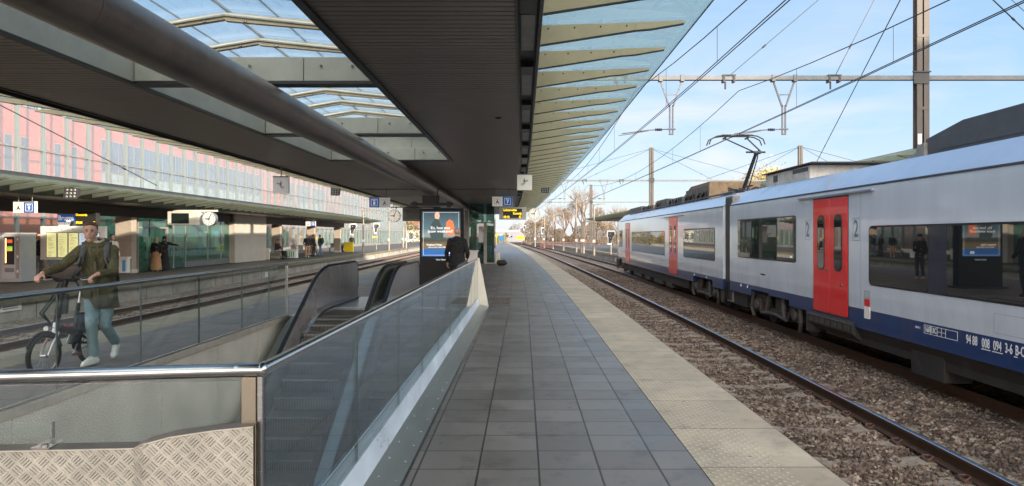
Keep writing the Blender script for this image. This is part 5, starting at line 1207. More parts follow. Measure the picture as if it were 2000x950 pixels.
def bin_box(label, x, y, w_, h, m1, m2=None, name='litter_bin', stripes=0):
    t = thing(name, label, 'bin', (x, y, 0), 'station bins')
    q = MB(); q.box(x-w_/2, x+w_/2, y-w_*.35, y+w_*.35, .04, h-.08); q.build('bin_body', m1, t, bevel=.015)
    q = MB(); q.box(x-w_/2-.04, x+w_/2+.04, y-w_*.4, y+w_*.4, h-.08, h); q.build('bin_lid', m1, t, bevel=.01)
    if m2:
        q = MB()
        if stripes:
            for k_ in range(stripes): a = x-w_*.42+k_*w_*.84/stripes; q.box(a, a+w_*.4/stripes, y-w_*.35-.01, y-w_*.35-.001, .12, h-.16)
        else: q.box(x-w_*.05, x+w_*.32, y-w_*.35-.01, y-w_*.35-.001, .1, h-.14)
        q.build('bin_label', m2, t)
    return t
m_cyan = mat('label_blue', (.05,.35,.62), .5)
bin_box('white bin just behind the bald man', P(921,34), 34, .55, .93, m_white)
# bag left on the floor past the lift
q = MB(); x, y = P(980,38.5), 38.5
q.ball((x, y, .17), (.30,.2,.17), 16, 10); bg_ = thing('duffel_bag', 'black bag lying on the paving beyond the lift', 'bag', (x, y, 0))
me = remesh(MB().ball((x, y, .15), (.30,.17,.15), 18, 10).ball((x+.12, y, .2), (.15,.15,.13), 14, 8).ball((x-.14, y, .17), (.16,.16,.15), 14, 8), .02, 2); me.transform(Matrix.Translation((-x,-y,0))); mesh_obj('bag_body', me, mat('bag_black', (.012,.012,.013), .6), bg_)
q = MB(); q.tube([(x-.22,y-.1,.25),(x-.12,y-.1,.38),(x+.1,y-.1,.38),(x+.2,y-.1,.24)], .012, 6); q.build('bag_strap', m_signgrey, bg_)

# ================================================================== the far left platform
m_pillar = mat('pillar_greige', (.42,.36,.29), .55, noise=.12)
m_cladd = mat('cladding_greige', (.56,.50,.43), .5, .1, noise=.08, nscale=1)
WX = -17.05
q = MB(); q.sweep([(WX-.25,2.44),(WX+.15,2.44),(WX+.15,2.86),(WX-.25,2.86)], ys(10, 15, 5)+ys(15, 72, 3)[1:]); q.build('canopy_beam', mat('beam_brown', (.075,.062,.05), .6), label='long dark beam under the far left canopy, over the pillars', cat='beam')
for i, (y, wd) in enumerate(((21.4,.6),(31.05,.72),(51.3,.62),(60.5,.62),(70.2,.62))):
    x = WX+off(y); q = MB(); q.box(x-wd/2-.1, x+wd/2-.1, y-.2, y+.2, 0, 2.44)
    lab = ['first pillar left of the vending machine row', 'wide pillar at the left side of the waiting room door', 'pillar right of the metal cladding by the seated travellers', 'pillar behind the group of standing travellers', 'last pillar at the end of the far left canopy'][i]
    pt = thing('platform_pillar', 'greige '+lab, 'pillar', (x, y, 0), 'pillars of the far left canopy'); q.build('shaft', m_pillar, pt, bevel=.015)
    q = MB(); q.box(x-wd/2-.13, x+wd/2-.07, y-.23, y+.23, 0, .16); q.build('foot', m_cream, pt)
# waiting room
wr = thing('waiting_room', 'green glass waiting room with an open door under the far canopy', 'waiting room', (WX-1.5, 37, 0))
def gp(y0, y1, z0, z1, x=WX, m=m_winglass, name='glass_pane', th=.02):
    q = MB(); o0, o1 = off(y0), off(y1)
    q.add([(x+o0,y0,z0),(x+o1,y1,z0),(x+o1,y1,z1),(x+o0,y0,z1),(x-th+o0,y0,z0),(x-th+o1,y1,z0),(x-th+o1,y1,z1),(x-th+o0,y0,z1)], [(0,1,2,3),(7,6,5,4),(0,4,5,1),(3,2,6,7),(0,3,7,4),(1,5,6,2)])
    return q.build(name, m, wr)
m_frame = mat('room_frame', (.42,.40,.36), .45, .4)
gp(31.9, 32.8, .0, 1.95); gp(31.9, 34.5, 2.03, 2.5)
gp(34.65, 35.2, .02, 1.98); gp(35.25, 36.5, .02, 2.8); gp(36.55, 39.2, .32, 2.85); gp(39.25, 41.0, .32, 2.87); gp(41.05, 42.2, .32, 2.88)
gp(36.6, 42.2, .0, .31, WX+.03, mat('plinth_stone', (.17,.17,.17), .6, noise=.3), 'plinth', .2)
q = MB()
for a, b_, c, d_ in ((31.85,31.9,0,2.5),(34.5,34.65,0,2.05),(31.9,34.5,1.96,2.03),(36.5,36.55,0,2.85),(35.2,35.25,0,2.85),(41.0,41.05,.3,2.87),(42.2,42.26,0,2.88),(39.2,39.24,.3,2.87)): q.box(WX-.05+off(a), WX+.02+off(a), a, b_, c, d_)
q.build('frame_bars', m_frame, wr)
q = MB(); q.box(WX-3.0, WX-2.98, 31.9, 47.6, 0, 2.9); q.build('rear_glass', m_winglass, wr)
q = MB(); q.box(WX-3.0, WX-.02, 31.9, 47.5, 2.92, 2.96); q.box(WX-3.0, WX-.02, 31.9, 47.5, .002, .01); q.build('ceiling_and_floor', m_ceilgap, wr)
q = MB()
for yv in (33, 35.5, 38, 40.5): q.box(WX-2.96, WX-2.9, yv, yv+.08, 0, 2.9)
q.build('rear_posts', m_galv, wr)
yv = 42.28; k_ = 0
for a, b_ in ((42.28,43.4),(43.41,45.0),(45.01,45.9),(45.91,47.6)):
    q = MB(); z = 0
    for z0, z1 in ((0,.62),(.63,1.25),(1.26,1.88),(1.89,2.5),(2.51,2.90)):
        for a2, b2 in ((a, b_),): q.box(WX-.1+off(a2), WX+.05+off(a2), a2+.004, b2-.004, z0+.003, z1-.003)
    q.build('cladding', m_cladd, wr)
q = MB(); q.box(WX-3, WX-.1, 42.3, 47.5, 0, 2.9); q.build('service_core', m_cladd, wr)
q = MB(); q.box(WX+.045+off(45), WX+.056+off(45), 45.05, 45.85, .25, 2.05); q.build('slit_window', m_winglass, wr)
for (y, z0, z1, m, wd) in ((38.2,1.0,1.85,m_white,.9),(39.8,1.0,1.85,m_white,.9),(39.8,1.72,1.88,m_cyan,.92),(40.3,.75,1.15,m_yellow,1.1),(38.0,.98,1.1,m_cyan,.8)):
    q = MB(); q.box(WX-.04+off(y), WX-.025+off(y)-(.004 if m is m_white else 0), y, y+wd, z0, z1); q.build('notice', m, wr)
q = MB()
for yy_ in np.arange(36.8, 41.5, .6): q.tube([(WX-1.0,yy_,.45),(WX-1.25,yy_,.45),(WX-1.35,yy_,.85)], .025, 6); q.box(WX-1.3,WX-.9,yy_-.22,yy_+.22,.43,.46); q.box(WX-1.38,WX-1.34,yy_-.22,yy_+.22,.55,.9)
q.box(WX-1.2,WX-1.1,36.6,41.6,.38,.43); q.build('waiting_seats', m_galv, wr)
# display, clock, sign, lamp and camera hanging there
x0 = P(327,31); d3 = display('switched off departure display near the waiting room clock', x0, P(387,31), 31, Zp(440,31), Zp(413,31), [], m_cream, .13, .70, dep=.7)
q = MB(); q.box(P(333,31), P(420,31), 31.2, 31.3, Zp(412.5,31)-.02, Zp(411,31)+.02); q.build('arm', m_cream, d3)
clock('cream clock right of the switched off display', (P(406,31), 31.1, Zp(428,31)), 13.6*31/F, dep=.24)
track_sign('white and blue track 9 sign above the vending machine', P(25.5,21.4), 21.4, Zp(416,21.4), 42*21.4/F, 22.5*21.4/F, '9', False, (.18,.82), Zp(382,21.4))
track_sign('tiny track 10 sign above the group of travellers', P(597,52), 52, Zp(442,52), 19*52/F, 9.5*52/F, '10', False, (.2,.8), Zp(430,52))
floodlight('grey floodlight hanging from the ribs of the far left canopy', P(137,21), 21, Zp(388,21), .42, Zp(372,21))
q = MB(); xx, yy_ = P(291,33), 33; q.tube([(xx,yy_,2.75),(xx-.02,yy_,2.62)], .03, 8); q.bar((xx-.1,yy_,2.66),(xx+.14,yy_-.15,2.45), .13, .13); q.build('security_camera', m_cream, label='small security camera by the waiting room pillar', cat='security camera')
# station name, its display and clock
t = thing('station_name_sign', 'blue station name sign reading Brugge', 'name sign', (P(129,27), 27, Zp(435,27)))
q = MB(); q.box(P(112,27), P(146,27), 27, 27.1, Zp(434.5,27), Zp(416.5,27)); q.build('board', m_bluesign, t, bevel=.01)
text('Brugge', .27, (P(129,27), 26.99, Zp(426.5,27)), m_letterglow, t, 'station_name', bold=.003, xs=.78)
display('lit departure display for Oostende beside the station name', P(146.3,27), P(187,27), 27.02, Zp(440.5,27), Zp(415,27), [('Oostende', .02, .80, 'LEFT'), ('09:04', .03, .2, 'LEFT'), ('IC', .97, .2, 'RIGHT')], m_dark, .01, .99, dep=.25)
clock('clock half hidden beneath the Brugge sign', (P(125,27.3), 27.3, Zp(432,27)), .28)
# timetable board
Yb = 26; t = thing('timetable_board', 'grey cabinet of yellow timetables on legs', 'timetable board', (P(125,Yb), Yb, 0))
q = MB(); q.box(P(78.5,Yb), P(206,Yb), Yb, Yb+.12, Zp(508,Yb), Zp(442,Yb)); q.build('cabinet', m_white, t, bevel=.012)
q = MB(); q.box(P(86,Yb), P(92,Yb), Yb+.03, Yb+.1, 0, Zp(508,Yb)); q.build('leg', m_galv, t); q = MB(); q.box(P(196,Yb), P(201,Yb), Yb+.03, Yb+.1, 0, Zp(508,Yb)); q.build('leg', m_galv, t)
m_tt = mat('timetable_yellow', (.80,.76,.33), .5, emit=(.85,.8,.35), es=.28); m_ttb = mat('timetable_blue', (.55,.66,.78), .5, emit=(.55,.66,.78), es=.28)  # glow added to brighten the timetables under the far canopy
for i, (a, b_) in enumerate(((91.5,110),(113.5,131.5),(134.5,152.5),(155,173),(176,194))):
    q = MB(); q.box(P(a,Yb)-.02, P(b_,Yb)+.02, Yb-.004, Yb-.0005, Zp(504,Yb), Zp(454,Yb)); fr = q.build('window_frame', m_galv, t)
    q = MB(); q.box(P(a,Yb), P(b_,Yb), Yb-.008, Yb-.004, Zp(502.5,Yb), Zp(455.5,Yb)); tb = q.build('timetable', m_tt if i < 3 else m_ttb, fr)
    q = MB(); z = Zp(457.5,Yb)
    while z > Zp(501.5,Yb):
        if rng.random() < .72: a2 = P(a+1.5,Yb)+rng.uniform(0,.05); q.box(a2, a2+rng.uniform(.06,.26), Yb-.010, Yb-.008, z-.006, z)
        z -= .024
    q.build('print', m_signgrey, tb)
q = MB()
for a in (99,120.5,141,164): q.ball((P(a,Yb), Yb-.0, Zp(448,Yb)), (.018,.01,.018), 8, 5)
q.build('locks', m_ink, t)
# vending machine
Yv = 24.4; t = thing('vending_machine', 'grey vending machine at the left edge of the picture', 'vending machine', (P(20,Yv), Yv, 0))
vx0, vx1 = P(-4,Yv), P(39.5,Yv)
q = MB(); q.box(vx0, vx1, Yv, Yv+.8, .03, 1.70); q.build('cabinet', mat('vending_grey', (.42,.44,.46), .4, .1, noise=.06), t, bevel=.015)
q = MB(); q.box(vx0+.14, P(29,Yv), Yv-.012, Yv, .16, 1.64); dd = q.build('door', mat('vending_door', (.50,.53,.56), .35, .1), t, bevel=.006)
wx0, wx1 = P(9,Yv), P(28.5,Yv); q = MB(); q.box(wx0, wx1, Yv-.018, Yv-.012, Zp(517,Yv), Zp(463,Yv)); wn = q.build('display_window', m_ink, dd)
q = MB(); q.box(wx0+.03, wx0+.07, Yv-.022, Yv-.018, Zp(514,Yv), Zp(466,Yv)); q.build('lit_strip', mat('vending_light', (.9,.6,.2), .5, emit=(1,.6,.18), es=1.6), wn)
for (z_, c) in ((Zp(475,Yv),(.75,.12,.04)),(Zp(488,Yv),(.2,.5,.08)),(Zp(488.5,Yv)-.04,(.8,.4,.05))):
    q = MB()
    for j in range(4): q.box(wx0+.11+j*.045, wx0+.14+j*.045, Yv-.024, Yv-.018, z_, z_+.12)
    q.build('snack_row', mat('snack', c, .4, emit=c, es=.5), wn)
q = MB(); q.box(P(10,Yv), P(28,Yv), Yv-.016, Yv-.012, Zp(532,Yv), Zp(524,Yv)); q.build('delivery_flap', m_signgrey, dd)
q = MB(); q.box(P(31.5,Yv), P(37.5,Yv), Yv-.008, Yv, .16, 1.6); cp = q.build('coin_panel', m_galv, t)
q = MB()
for z_ in (1.46,.86,.36): q.box(P(33,Yv), P(36,Yv), Yv-.012, Yv-.008, z_, z_+.09)
q.build('coin_slots', m_white, cp)
q = MB(); q.box(vx0-.02, vx1+.02, Yv-.02, Yv+.8, 1.70, 1.725); q.build('top', m_white, t)
bin_box('white bin with blue label beside the wide pillar', P(243,30.5), 30.5, .37, .72, m_white, m_cyan)
bin_box('white striped recycling bin among the travellers', P(570.5,51), 51, .72, .66, m_white, mat('label_green', (.1,.35,.2), .5), 'recycling_bin', 4)
bin_box('small pale cabinet by the metal cladding corner', P(526,47.8), 47.5, .24, .78, m_cream)
q = MB(); x, y = P(681,71), 71; q.prism([(x-.42,.02),(x+.42,.02),(x+.40,.98),(x-.46,.98)], 'y', y, y+.4); q.build('yellow_board', m_yellow, label='bright yellow box at the end of the far left platform', cat='yellow box')
for (px_, y, lab) in ((664, 72.5, 'row of pale seats before the last pillar'), (592, 56.5, 'long bench behind the standing travellers')):
    t = thing('platform_bench', lab, 'bench', (P(px_,y), y, 0), 'benches on the far left platform')
    q = MB(); x = P(px_,y); q.box(x-1.1, x+1.1, y, y+.3, .40, .46); q.build('seat', m_galv, t)
    q = MB(); q.box(x-1.1, x-1.0, y+.05, y+.25, 0, .4); q.box(x+1.0, x+1.1, y+.05, y+.25, 0, .4); q.build('legs', m_galv, t)
    q = MB()
    for k_ in range(4): q.box(x-1.05+k_*.55, x-.65+k_*.55, y+.28, y+.31, .48, .88)
    q.build('backrests', m_cream, t)
t = thing('metal_chair', 'wire chair of the man in the blue cap', 'chair', (P(541,49), 49, 0)); x = P(541,49); q = MB(); q.box(x-.28, x+.28, 48.8, 49.3, .42, .45); q.build('seat', m_galv, t)
q = MB(); q.prism([(x-.28,.45),(x-.24,.45),(x-.40,.9),(x-.44,.9)], 'y', 48.8, 49.3); q.build('backrest', m_galv, t); q = MB(); q.tube([(x-.3,48.85,0),(x-.1,48.9,.42),(x+.25,48.85,0)], .015, 6); q.tube([(x-.3,49.25,0),(x-.1,49.2,.42),(x+.25,49.25,0)], .015, 6); q.build('legs', m_galv, t)
# danger plate on the platform wall; number plates
t = thing('warning_plate', 'white warning plate with red symbol on the far platform wall', 'warning plate', (FPE-.05, 19.1, -.4))
q = MB(); q.box(FPE-.098, FPE-.09, 18.35, 19.35, -.38, -.10); q.build('plate', m_white, t)
q = MB()
for zz in (-.16,-.215,-.27,-.325): q.box(FPE-.09, FPE-.086, 18.65, 19.3-rng.uniform(0,.1), zz, zz+.024)
q.build('print', m_signgrey, t); q = MB(); q.tube([(FPE-.088, 18.49+.075*math.cos(a), -.22+.1*math.sin(a)) for a in np.linspace(0, 2*PI, 15)[:-1]], .009, 6, closed=True); q.build('symbol', m_red, t)
for (y, x, lab) in ((38.5, FPE-.09, 'small white plate low on the far left platform wall'), (70, FPE-.09, 'small white plate farther along the far left platform wall'), (63, RPE+.09, 'small white plate on the right platform wall ahead of the train')):
    q = MB(); o = off(y); q.box(x+o-.012, x+o+.012, y, y+.45, -.62, -.35); q.build('number_plate', m_white, label=lab, cat='number plate')

# ================================================================== the station building
m_brick = tiles('red_panels', (.50,.185,.145), (.56,.21,.165), (.42,.16,.12), 1.2, .6, .012, .7, grime=.12)
m_brick.node_tree.nodes['Bump'].inputs['Strength'].default_value = .1
m_fin_ = mat('glass_fin', (.20,.25,.255), .4, .1); m_bwin = mat('building_window', (.07,.16,.24), .10, noise=.5, nscale=.5)
m_bwin2 = mat('building_window_low', (.27,.42,.42), .12, noise=.35, nscale=.8)
m_skin = glass('facade_skin', (.98,.95,.95), .7, body=.19, bodyc=(.56,.63,.68))
m_skin2 = glass('facade_skin_low', (.80,.88,.86), .8, body=.08, bodyc=(.8,.85,.8))
bd = thing('station_building', 'long red building behind a glass front with pale vertical fins', 'building', (-27, 60, 0))
BX = -27.6; GX = -26.0
q = MB(); q.box(BX-8, BX, 5, 158, -1.06, 14.5); q.build('wall', m_brick, bd, uvf=lambda x,y,z: (y+x, z))
q = MB(); q.box(BX-8.2, BX+1.9, 4.5, 159, 14.5, 15.0); q.build('roof', m_galv, bd)
for z0, z1, m, nm in ((2.6, 14.4, m_skin, 'glass_skin'), (.35, 2.55, m_skin2, 'glass_skin')):
    q = MB(); q.box(GX-.02, GX, 20, 157, z0, z1); q.build(nm, m, bd)
y = 22.5; n = 0; rest = MB()
while y < 157:
    q = MB() if n < 56 else rest
    q.box(GX-.10, GX+.08, y-.045, y+.045, .0, 14.4); q.box(GX+.08, GX+.16, y-.015, y+.015, .0, 14.4)
    if n < 56: q.build('fin', m_fin_, bd)
    n += 1; y += 2.0
rest.build('fins', m_fin_, bd, kind='stuff')
q = MB()
for z in (2.57, 6.2, 10.3): q.box(GX-.05, GX+.1, 20, 157, z-.04, z+.04)
q.box(GX-.06, GX+.12, 20, 157, .0, .34); q.build('transoms', m_galv, bd)
n = 0; y = 21.0
while y < 45 and n < 20:
    q = MB(); q.box(BX-.05, BX+.02, y, y+.62, 5.0, 7.1); wo = q.build('window', m_frame, bd)
    q = MB(); q.box(BX+.015, BX+.03, y+.06, y+.56, 5.06, 7.04); q.build('pane', m_bwin, wo)
    q = MB(); q.box(BX+.015, BX+.09, y-.05, y+.67, 4.93, 4.995); q.build('sill', m_galv, wo); y += 1.55 if n % 2 else 1.25; n += 1
for k_, (a, b_) in enumerate(((46.5,50.4),(50.42,54.4),(54.42,58.4),(58.42,62.4),(62.42,66.4),(66.42,70.4),(70.42,74.4),(82,86),(86.5,92),(93,99),(108,113),(114,120),(128,134),(136,146))):
    q = MB(); q.box(BX-.05, BX+.02, a, b_, 2.8, 8.0); wo = q.build('window', m_frame, bd)
    q = MB(); q.box(BX+.015, BX+.03, a+.08, b_-.08, 5.9, 7.9); q.build('pane', m_bwin, wo)
    q = MB(); q.box(BX+.015, BX+.03, a+.08, b_-.08, 2.9, 5.82); q.build('pane', m_bwin2, wo)
    q = MB()
    for j in range(1, 4): q.box(BX+.03, BX+.05, a+j*(b_-a)/4-.03, a+j*(b_-a)/4+.03, 2.9, 7.9)
    q.build('mullions', m_frame, wo)
for a, b_ in ((24.5,25.7),(29,30.4),(43,55),(62,70),(74,84),(96,120),(130,150)):
    q = MB(); q.box(BX-.05, BX+.02, a, b_, .1, 2.4); wo = q.build('window', m_frame, bd)
    q = MB(); q.box(BX+.015, BX+.03, a+.08, b_-.08, .2, 2.3); q.build('pane', m_winglass, wo)
# ---- beyond: lamp posts, signals, trees, hedge, the other train
m_post = mat('post_white', (.25,.22,.18), .5, noise=.1)
def post(label, x, y, h, r=.09, arm=0, num=False):
    t = thing('lamp_post', label, 'lamp post', (x, y, 0), 'pale posts on the far platforms')
    q = MB(); q.tube([(x,y,0),(x,y,.9),(x,y,.91),(x,y,h)], [r,r,r*.8,r*.62], 10); q.build('pole', m_post, t, smooth=30)
    q = MB(); q.tube([(x,y,h-.02),(x+.5,y,h+.06)], .035, 6); q.box(x+.35,x+.95,y-.1,y+.1,h+.03,h+.12); q.box(x-.12,x+.12,y-.12,y+.12,h-.02,h+.03) ; q.build('lamp_head', m_post, t)
    q = MB(); q.box(x-.11, x+.11, y-.1, y-.075, 1.05, 1.30); q.build('plate', m_white, t)
    return t
for (px_, y, h, lab) in ((709.5,64,3.9,'pale post at the end of the far left canopy'),(759.5,78,5.6,'tall pale post left of the grey-faced clock'),(787,98,2.9,'short post farther along the far left platform'),(793,92,2.9,'short post beside the previous one, slightly nearer'),
        (1045,105,4.2,'pale post on the right platform, farthest left'),(1063,95,4.2,'pale post, second on the right platform'),(1080,86,4.2,'pale post, third on the right platform'),(1100.5,78,4.2,'pale post, fourth on the right platform'),
        (1125.5,70,5.3,'tall pale post, fifth on the right platform'),(1136,67,2.9,'left one of two short posts close together'),(1139.5,66,2.9,'right one of two short posts close together'),(1160,59,4.2,'pale post nearest the front of the train')):
    post(lab, P(px_,y), y, h, .10 if h > 3 else .13)
def signal(label, px_, y, z, m=m_dark):
    x = P(px_,y); t = thing('rail_signal', label, 'signal', (x, y, 0), 'signals with white outlines')
    q = MB(); q.cyl((x,y,0),(x,y,z), .07, n=8); q.build('post', m_post, t)
    q = MB(); c = [(-.28,.0),(.05,.0),(.12,.5),(.42,.95),(.36,1.25),(-.34,1.25),(-.34,.7),(-.28,.6)]; q.prism([(x+a, z+b) for a, b in c], 'y', y-.03, y); q.build('board', m_white, t)
    q = MB(); q.prism([(x+a*.78+.01, z+.14+b*.78) for a, b in c], 'y', y-.04, y-.031); q.build('black_face', m, t)
    q = MB()
    for k_ in range(3): q.ball((x-.05, y-.05, z+.3+.3*k_), (.06,.02,.06), 8, 5)
    q.build('lamps', m_signgrey, t)
signal('outlined signal below the left clock', 735, 85, 1.9); signal('outlined signal left of the second right post', 1060, 140, 2.0); signal('outlined signal above the distant train', 1024, 185, 3.1); signal('outlined signal close to the front of the train', 1193, 62, .85)
signal('round outlined signal beside the last pillar', 689.5, 76, 1.7)
# distant trains
def far_train(label, x, y, L_, m_side_, ye):
    t = thing('distant_train', label, 'train', (x, y, 0))
    q = MB(); q.prism([(x-L_,0),(x-.6,0),(x,.5),(x-.15,1.9),(x-.9,2.7),(x-L_,2.7)], 'y', y, y+2.9); q.build('body', m_side_, t, bevel=.1)
    q = MB(); q.prism([(x-L_,2.71),(x-1.1,2.71),(x-1.8,3.1),(x-L_,3.1)], 'y', y+.2, y+2.7); q.build('roof', m_roofp, t)
    q = MB(); q.prism([(x-2.0 if ye else x-.9,.75),(x+.012,.75),(x-.1,1.55),(x-2.0,1.55)], 'y', y-.03, y); q.build('yellow_nose', m_yellow, t)
    q = MB()
    for k_ in range(int(L_/2.4)-1): q.box(x-L_+.6+k_*2.4, x-L_+2.4+k_*2.4, y-.02, y, 1.25, 2.05)
    q.build('windows', m_wglass, t); q = MB(); q.box(x-L_, x-.8, y-.02, y+.1, -.9, -.05); q.build('underframe', m_under, t)
far_train('white and yellow train far down the line', P(1024,178), 178, 15, mat('far_train_white', (.24,.24,.27), .4), True)
q = MB(); q.box(P(974,120), P(984,120), 120, 120.1, Zp(470.5,120), Zp(461,120)); q.box(P(978.5,120), P(979.5,120), 120.02, 120.08, 0, Zp(470.5,120)); q.build('blue_board', mat('board_blue', (.015,.13,.28), .6), label='flat bright blue board at the far platform end', cat='blue board')
q = MB(); q.box(P(966.5,130), P(972.5,130), 130, 130.1, Zp(461.5,130), Zp(458.5,130)); q.box(P(969,130), P(969.6,130), 130.02, 130.08, 0, Zp(461.5,130)); q.build('yellow_board', m_yellow, label='small yellow board left of the blue board', cat='yellow board')
for px_, y, c in ((735,100,m_yellow),):
    q = MB(); q.box(P(727,y), P(737.5,y), y, y+.1, Zp(464,y), Zp(462,y)); q.build('yellow_strip', c, label='thin yellow strip low on the distant building', cat='yellow strip')
# trees
def leafmat(name, c1, c2):
    m = bpy.data.materials.new(name); m.use_nodes = True; t = m.node_tree; p = t.nodes['Principled BSDF']; p.inputs['Roughness'].default_value = .85
    tcn = t.nodes.new('ShaderNodeTexCoord'); n = t.nodes.new('ShaderNodeTexNoise'); n.inputs['Scale'].default_value = .8; n.inputs['Detail'].default_value = 8; t.links.new(tcn.outputs['Object'], n.inputs['Vector'])
    r = t.nodes.new('ShaderNodeValToRGB'); r.color_ramp.elements[0].position = .38; r.color_ramp.elements[1].position = .62; r.color_ramp.elements[0].color = (*c1,1); r.color_ramp.elements[1].color = (*c2,1)
    t.links.new(n.outputs['Fac'], r.inputs[0]); t.links.new(r.outputs[0], p.inputs['Base Color']); return m
m_bark = mat('bark', (.15,.10,.07), .9, noise=.3); m_twig = leafmat('twigs', (.19,.13,.09), (.32,.235,.165)); m_bush = leafmat('bushes', (.13,.095,.055), (.34,.245,.16)); m_gold = leafmat('golden_leaves', (.45,.33,.08), (.60,.5,.2))
def bare_tree(h, seed, dense=1.0):
    rr = random.Random(seed); trunk = MB(); twig = MB()
    def grow(p, d, L_, r, lev):
        q_ = p+d*L_
        (trunk if lev < 3 else twig).tube([p, p.lerp(q_, .5)+Vector((rr.uniform(-1,1),rr.uniform(-1,1),0))*L_*.05, q_], [r, r*.85, r*.68], 5 if lev < 2 else 3, caps=False)
        if lev >= 6: return
        for k_ in range(3 if lev < 5 else 4):
            a = rr.uniform(0, 2*PI); sp = rr.uniform(.35,.8) if lev else rr.uniform(.25,.6)
            nd = (d+Vector((math.cos(a), math.sin(a), rr.uniform(-.1,.5)))*sp).normalized()
            grow(q_ if k_ else p.lerp(q_, .7), nd, L_*rr.uniform(.62,.82), r*.62, lev+1)
    grow(Vector((0,0,0)), Vector((0,0,1)), h*.26, h*.018, 0)
    return trunk, twig
protos = []
for sd_ in (3, 8, 15):
    a, b_ = bare_tree(12, sd_); protos.append((a.mesh('trunk', m_bark), b_.mesh('crown', m_twig)))
def tree(label, x, y, s, k_, grp='bare winter trees beyond the tracks', zs=1, mm=None):
    t = thing('bare_tree', label, 'tree', (x, y, -1.05), grp); a, b_ = protos[k_ % 3]
    for nm, me in (('trunk', a), ('crown', b_)):
        o = bpy.data.objects.new(nm, me); col.objects.link(o); o.parent = t
        if mm and nm == 'crown': o.material_slots[0].link = 'OBJECT'; o.material_slots[0].material = mm
    t.scale = (s, s, s*zs); t.rotation_euler = (0, 0, k_*1.7); return t
TR = [(1068,210,.95,0,'bare tree at the left end of the treeline'),(1084,225,1.35,1,'bare tree behind the second pale post'),(1103,215,1.25,2,'broad bare tree in the middle of the treeline'),(1122,205,1.35,0,'bare tree left of the tallest one'),(1142,200,1.75,1,'tallest bare tree, straight behind the distant mast'),
      (1166,205,1.25,2,'bare tree right of the tallest one'),(1188,210,1.0,0,'bare tree just above the front of the train'),(1212,190,1.15,1,'bare tree above the roof of the far carriage'),(1040,220,.8,2,'low bare tree behind the right clock'),(1008,235,.75,0,'low bare tree over the distant train'),
      (815,190,.8,1,'bare tree right of the distant white building'),(800,215,.9,2,'bare tree behind the short left posts'),(1255,200,.9,0,'bare tree peeping over the dark roof units')]
for px_, y, s, k_, lab in TR: tree(lab, P(px_,y), y, s*1.0, k_)
def shrub_mass(name, x0, x1, y, h, n, m, label=None, **kw):
    q = MB(); vs = []
    for i in range(n):
        x = rng.uniform(x0, x1); hh = h*(.72+.28*math.sin(x*.37)+.12*math.sin(x*1.3)); z = -1+rng.random()**.8*hh; yy_ = y+rng.uniform(-2.5, 2.5); s = rng.uniform(.08,.22)
        a, b_, c = Vector(rng.normal(size=3))*s*.6, Vector(rng.normal(size=3))*s*.6, Vector((x,yy_,z)); q.add([c-a, c+b_, c+a*.4, c-b_*.7], [(0,1,2,3)])
    return q.build(name, m, **kw)
shrub_mass('bushes', P(985,205), P(1240,205), 205, 7.5, 36000, m_bush, kind='stuff')
shrub_mass('bushes', P(770,170), P(990,170), 172, 6.5, 12000, leafmat('bushes_left', (.12,.12,.04), (.34,.26,.10)), kind='stuff')
tg = tree('tree with golden leaves above the train roof', P(1503,110), 110, 1.02, 1, None, mm=m_gold)
if 'group' in tg: del tg['group']
q = MB()
for i in range(6000):
    a = rng.normal(size=3)*np.array([1.9,1.9,1.2])+np.array([P(1503,110),110,9.2]); s = .10; u, v = Vector(rng.normal(size=3))*s, Vector(rng.normal(size=3))*s; c = Vector(a); q.add([c-u, c+v, c+u, c-v], [(0,1,2,3)])
q.v = [((x-P(1503,110))/1.1424+P(1503,110), y, z) for x, y, z in q.v]
me = q.mesh('golden_foliage', m_gold, (P(1503,110), 110, -1.05)); o = bpy.data.objects.new('foliage', me); col.objects.link(o); o.parent = tg; o.scale = (1/1.02, 1/1.02, 1/1.02); o.rotation_euler = (0,0,-1.7)
# houses far on the left and a red fence beyond the right platform
def house(label, x, y, w_, h, m, mr):
    t = thing('distant_house', label, 'house', (x, y, -1.05), 'distant houses'); q = MB(); q.box(x-w_/2, x+w_/2, y, y+7, -1.05, h); q.build('wall', m, t)
    q = MB(); q.prism([(x-w_/2-.3,h),(x+w_/2+.3,h),(x,h+w_*.38)], 'y', y-.3, y+7.3); q.build('roof', mr, t)
    for k_ in range(3):
        q = MB(); q.box(x-w_*.36+k_*w_*.28, x-w_*.2+k_*w_*.28, y-.05, y+.05, h-2.4, h-.9); q.build('window', m_bwin, t)
house('white house seen between clock and advertising column', P(790,185), 185, 6, 3.2, m_white, m_dark); house('orange brick house right of the white house', P(803,195), 195, 6, 5.5, mat('orange_brick', (.5,.2,.1), .8), mat('roof_tile', (.25,.10,.07), .8))
house('low brick house behind the far left bushes', P(775,200), 200, 7, 6.0, mat('brown_brick', (.35,.16,.1), .8), m_dark)
t = thing('rail_fence', 'low red fence along the far side of the right platform', 'fence', (22, 130, 0)); q = MB()
for k_ in range(40): q.box(P(1055+k_*3,128), P(1055+k_*3,128)+.06, 128, 128.08, -1, .55)
q.build('palings', mat('fence_red', (.30,.08,.05), .7), t, kind='stuff'); q = MB(); q.box(P(1052,128), P(1176,128), 128.09, 128.14, .2, .3); q.build('rail', m_railrust, t)

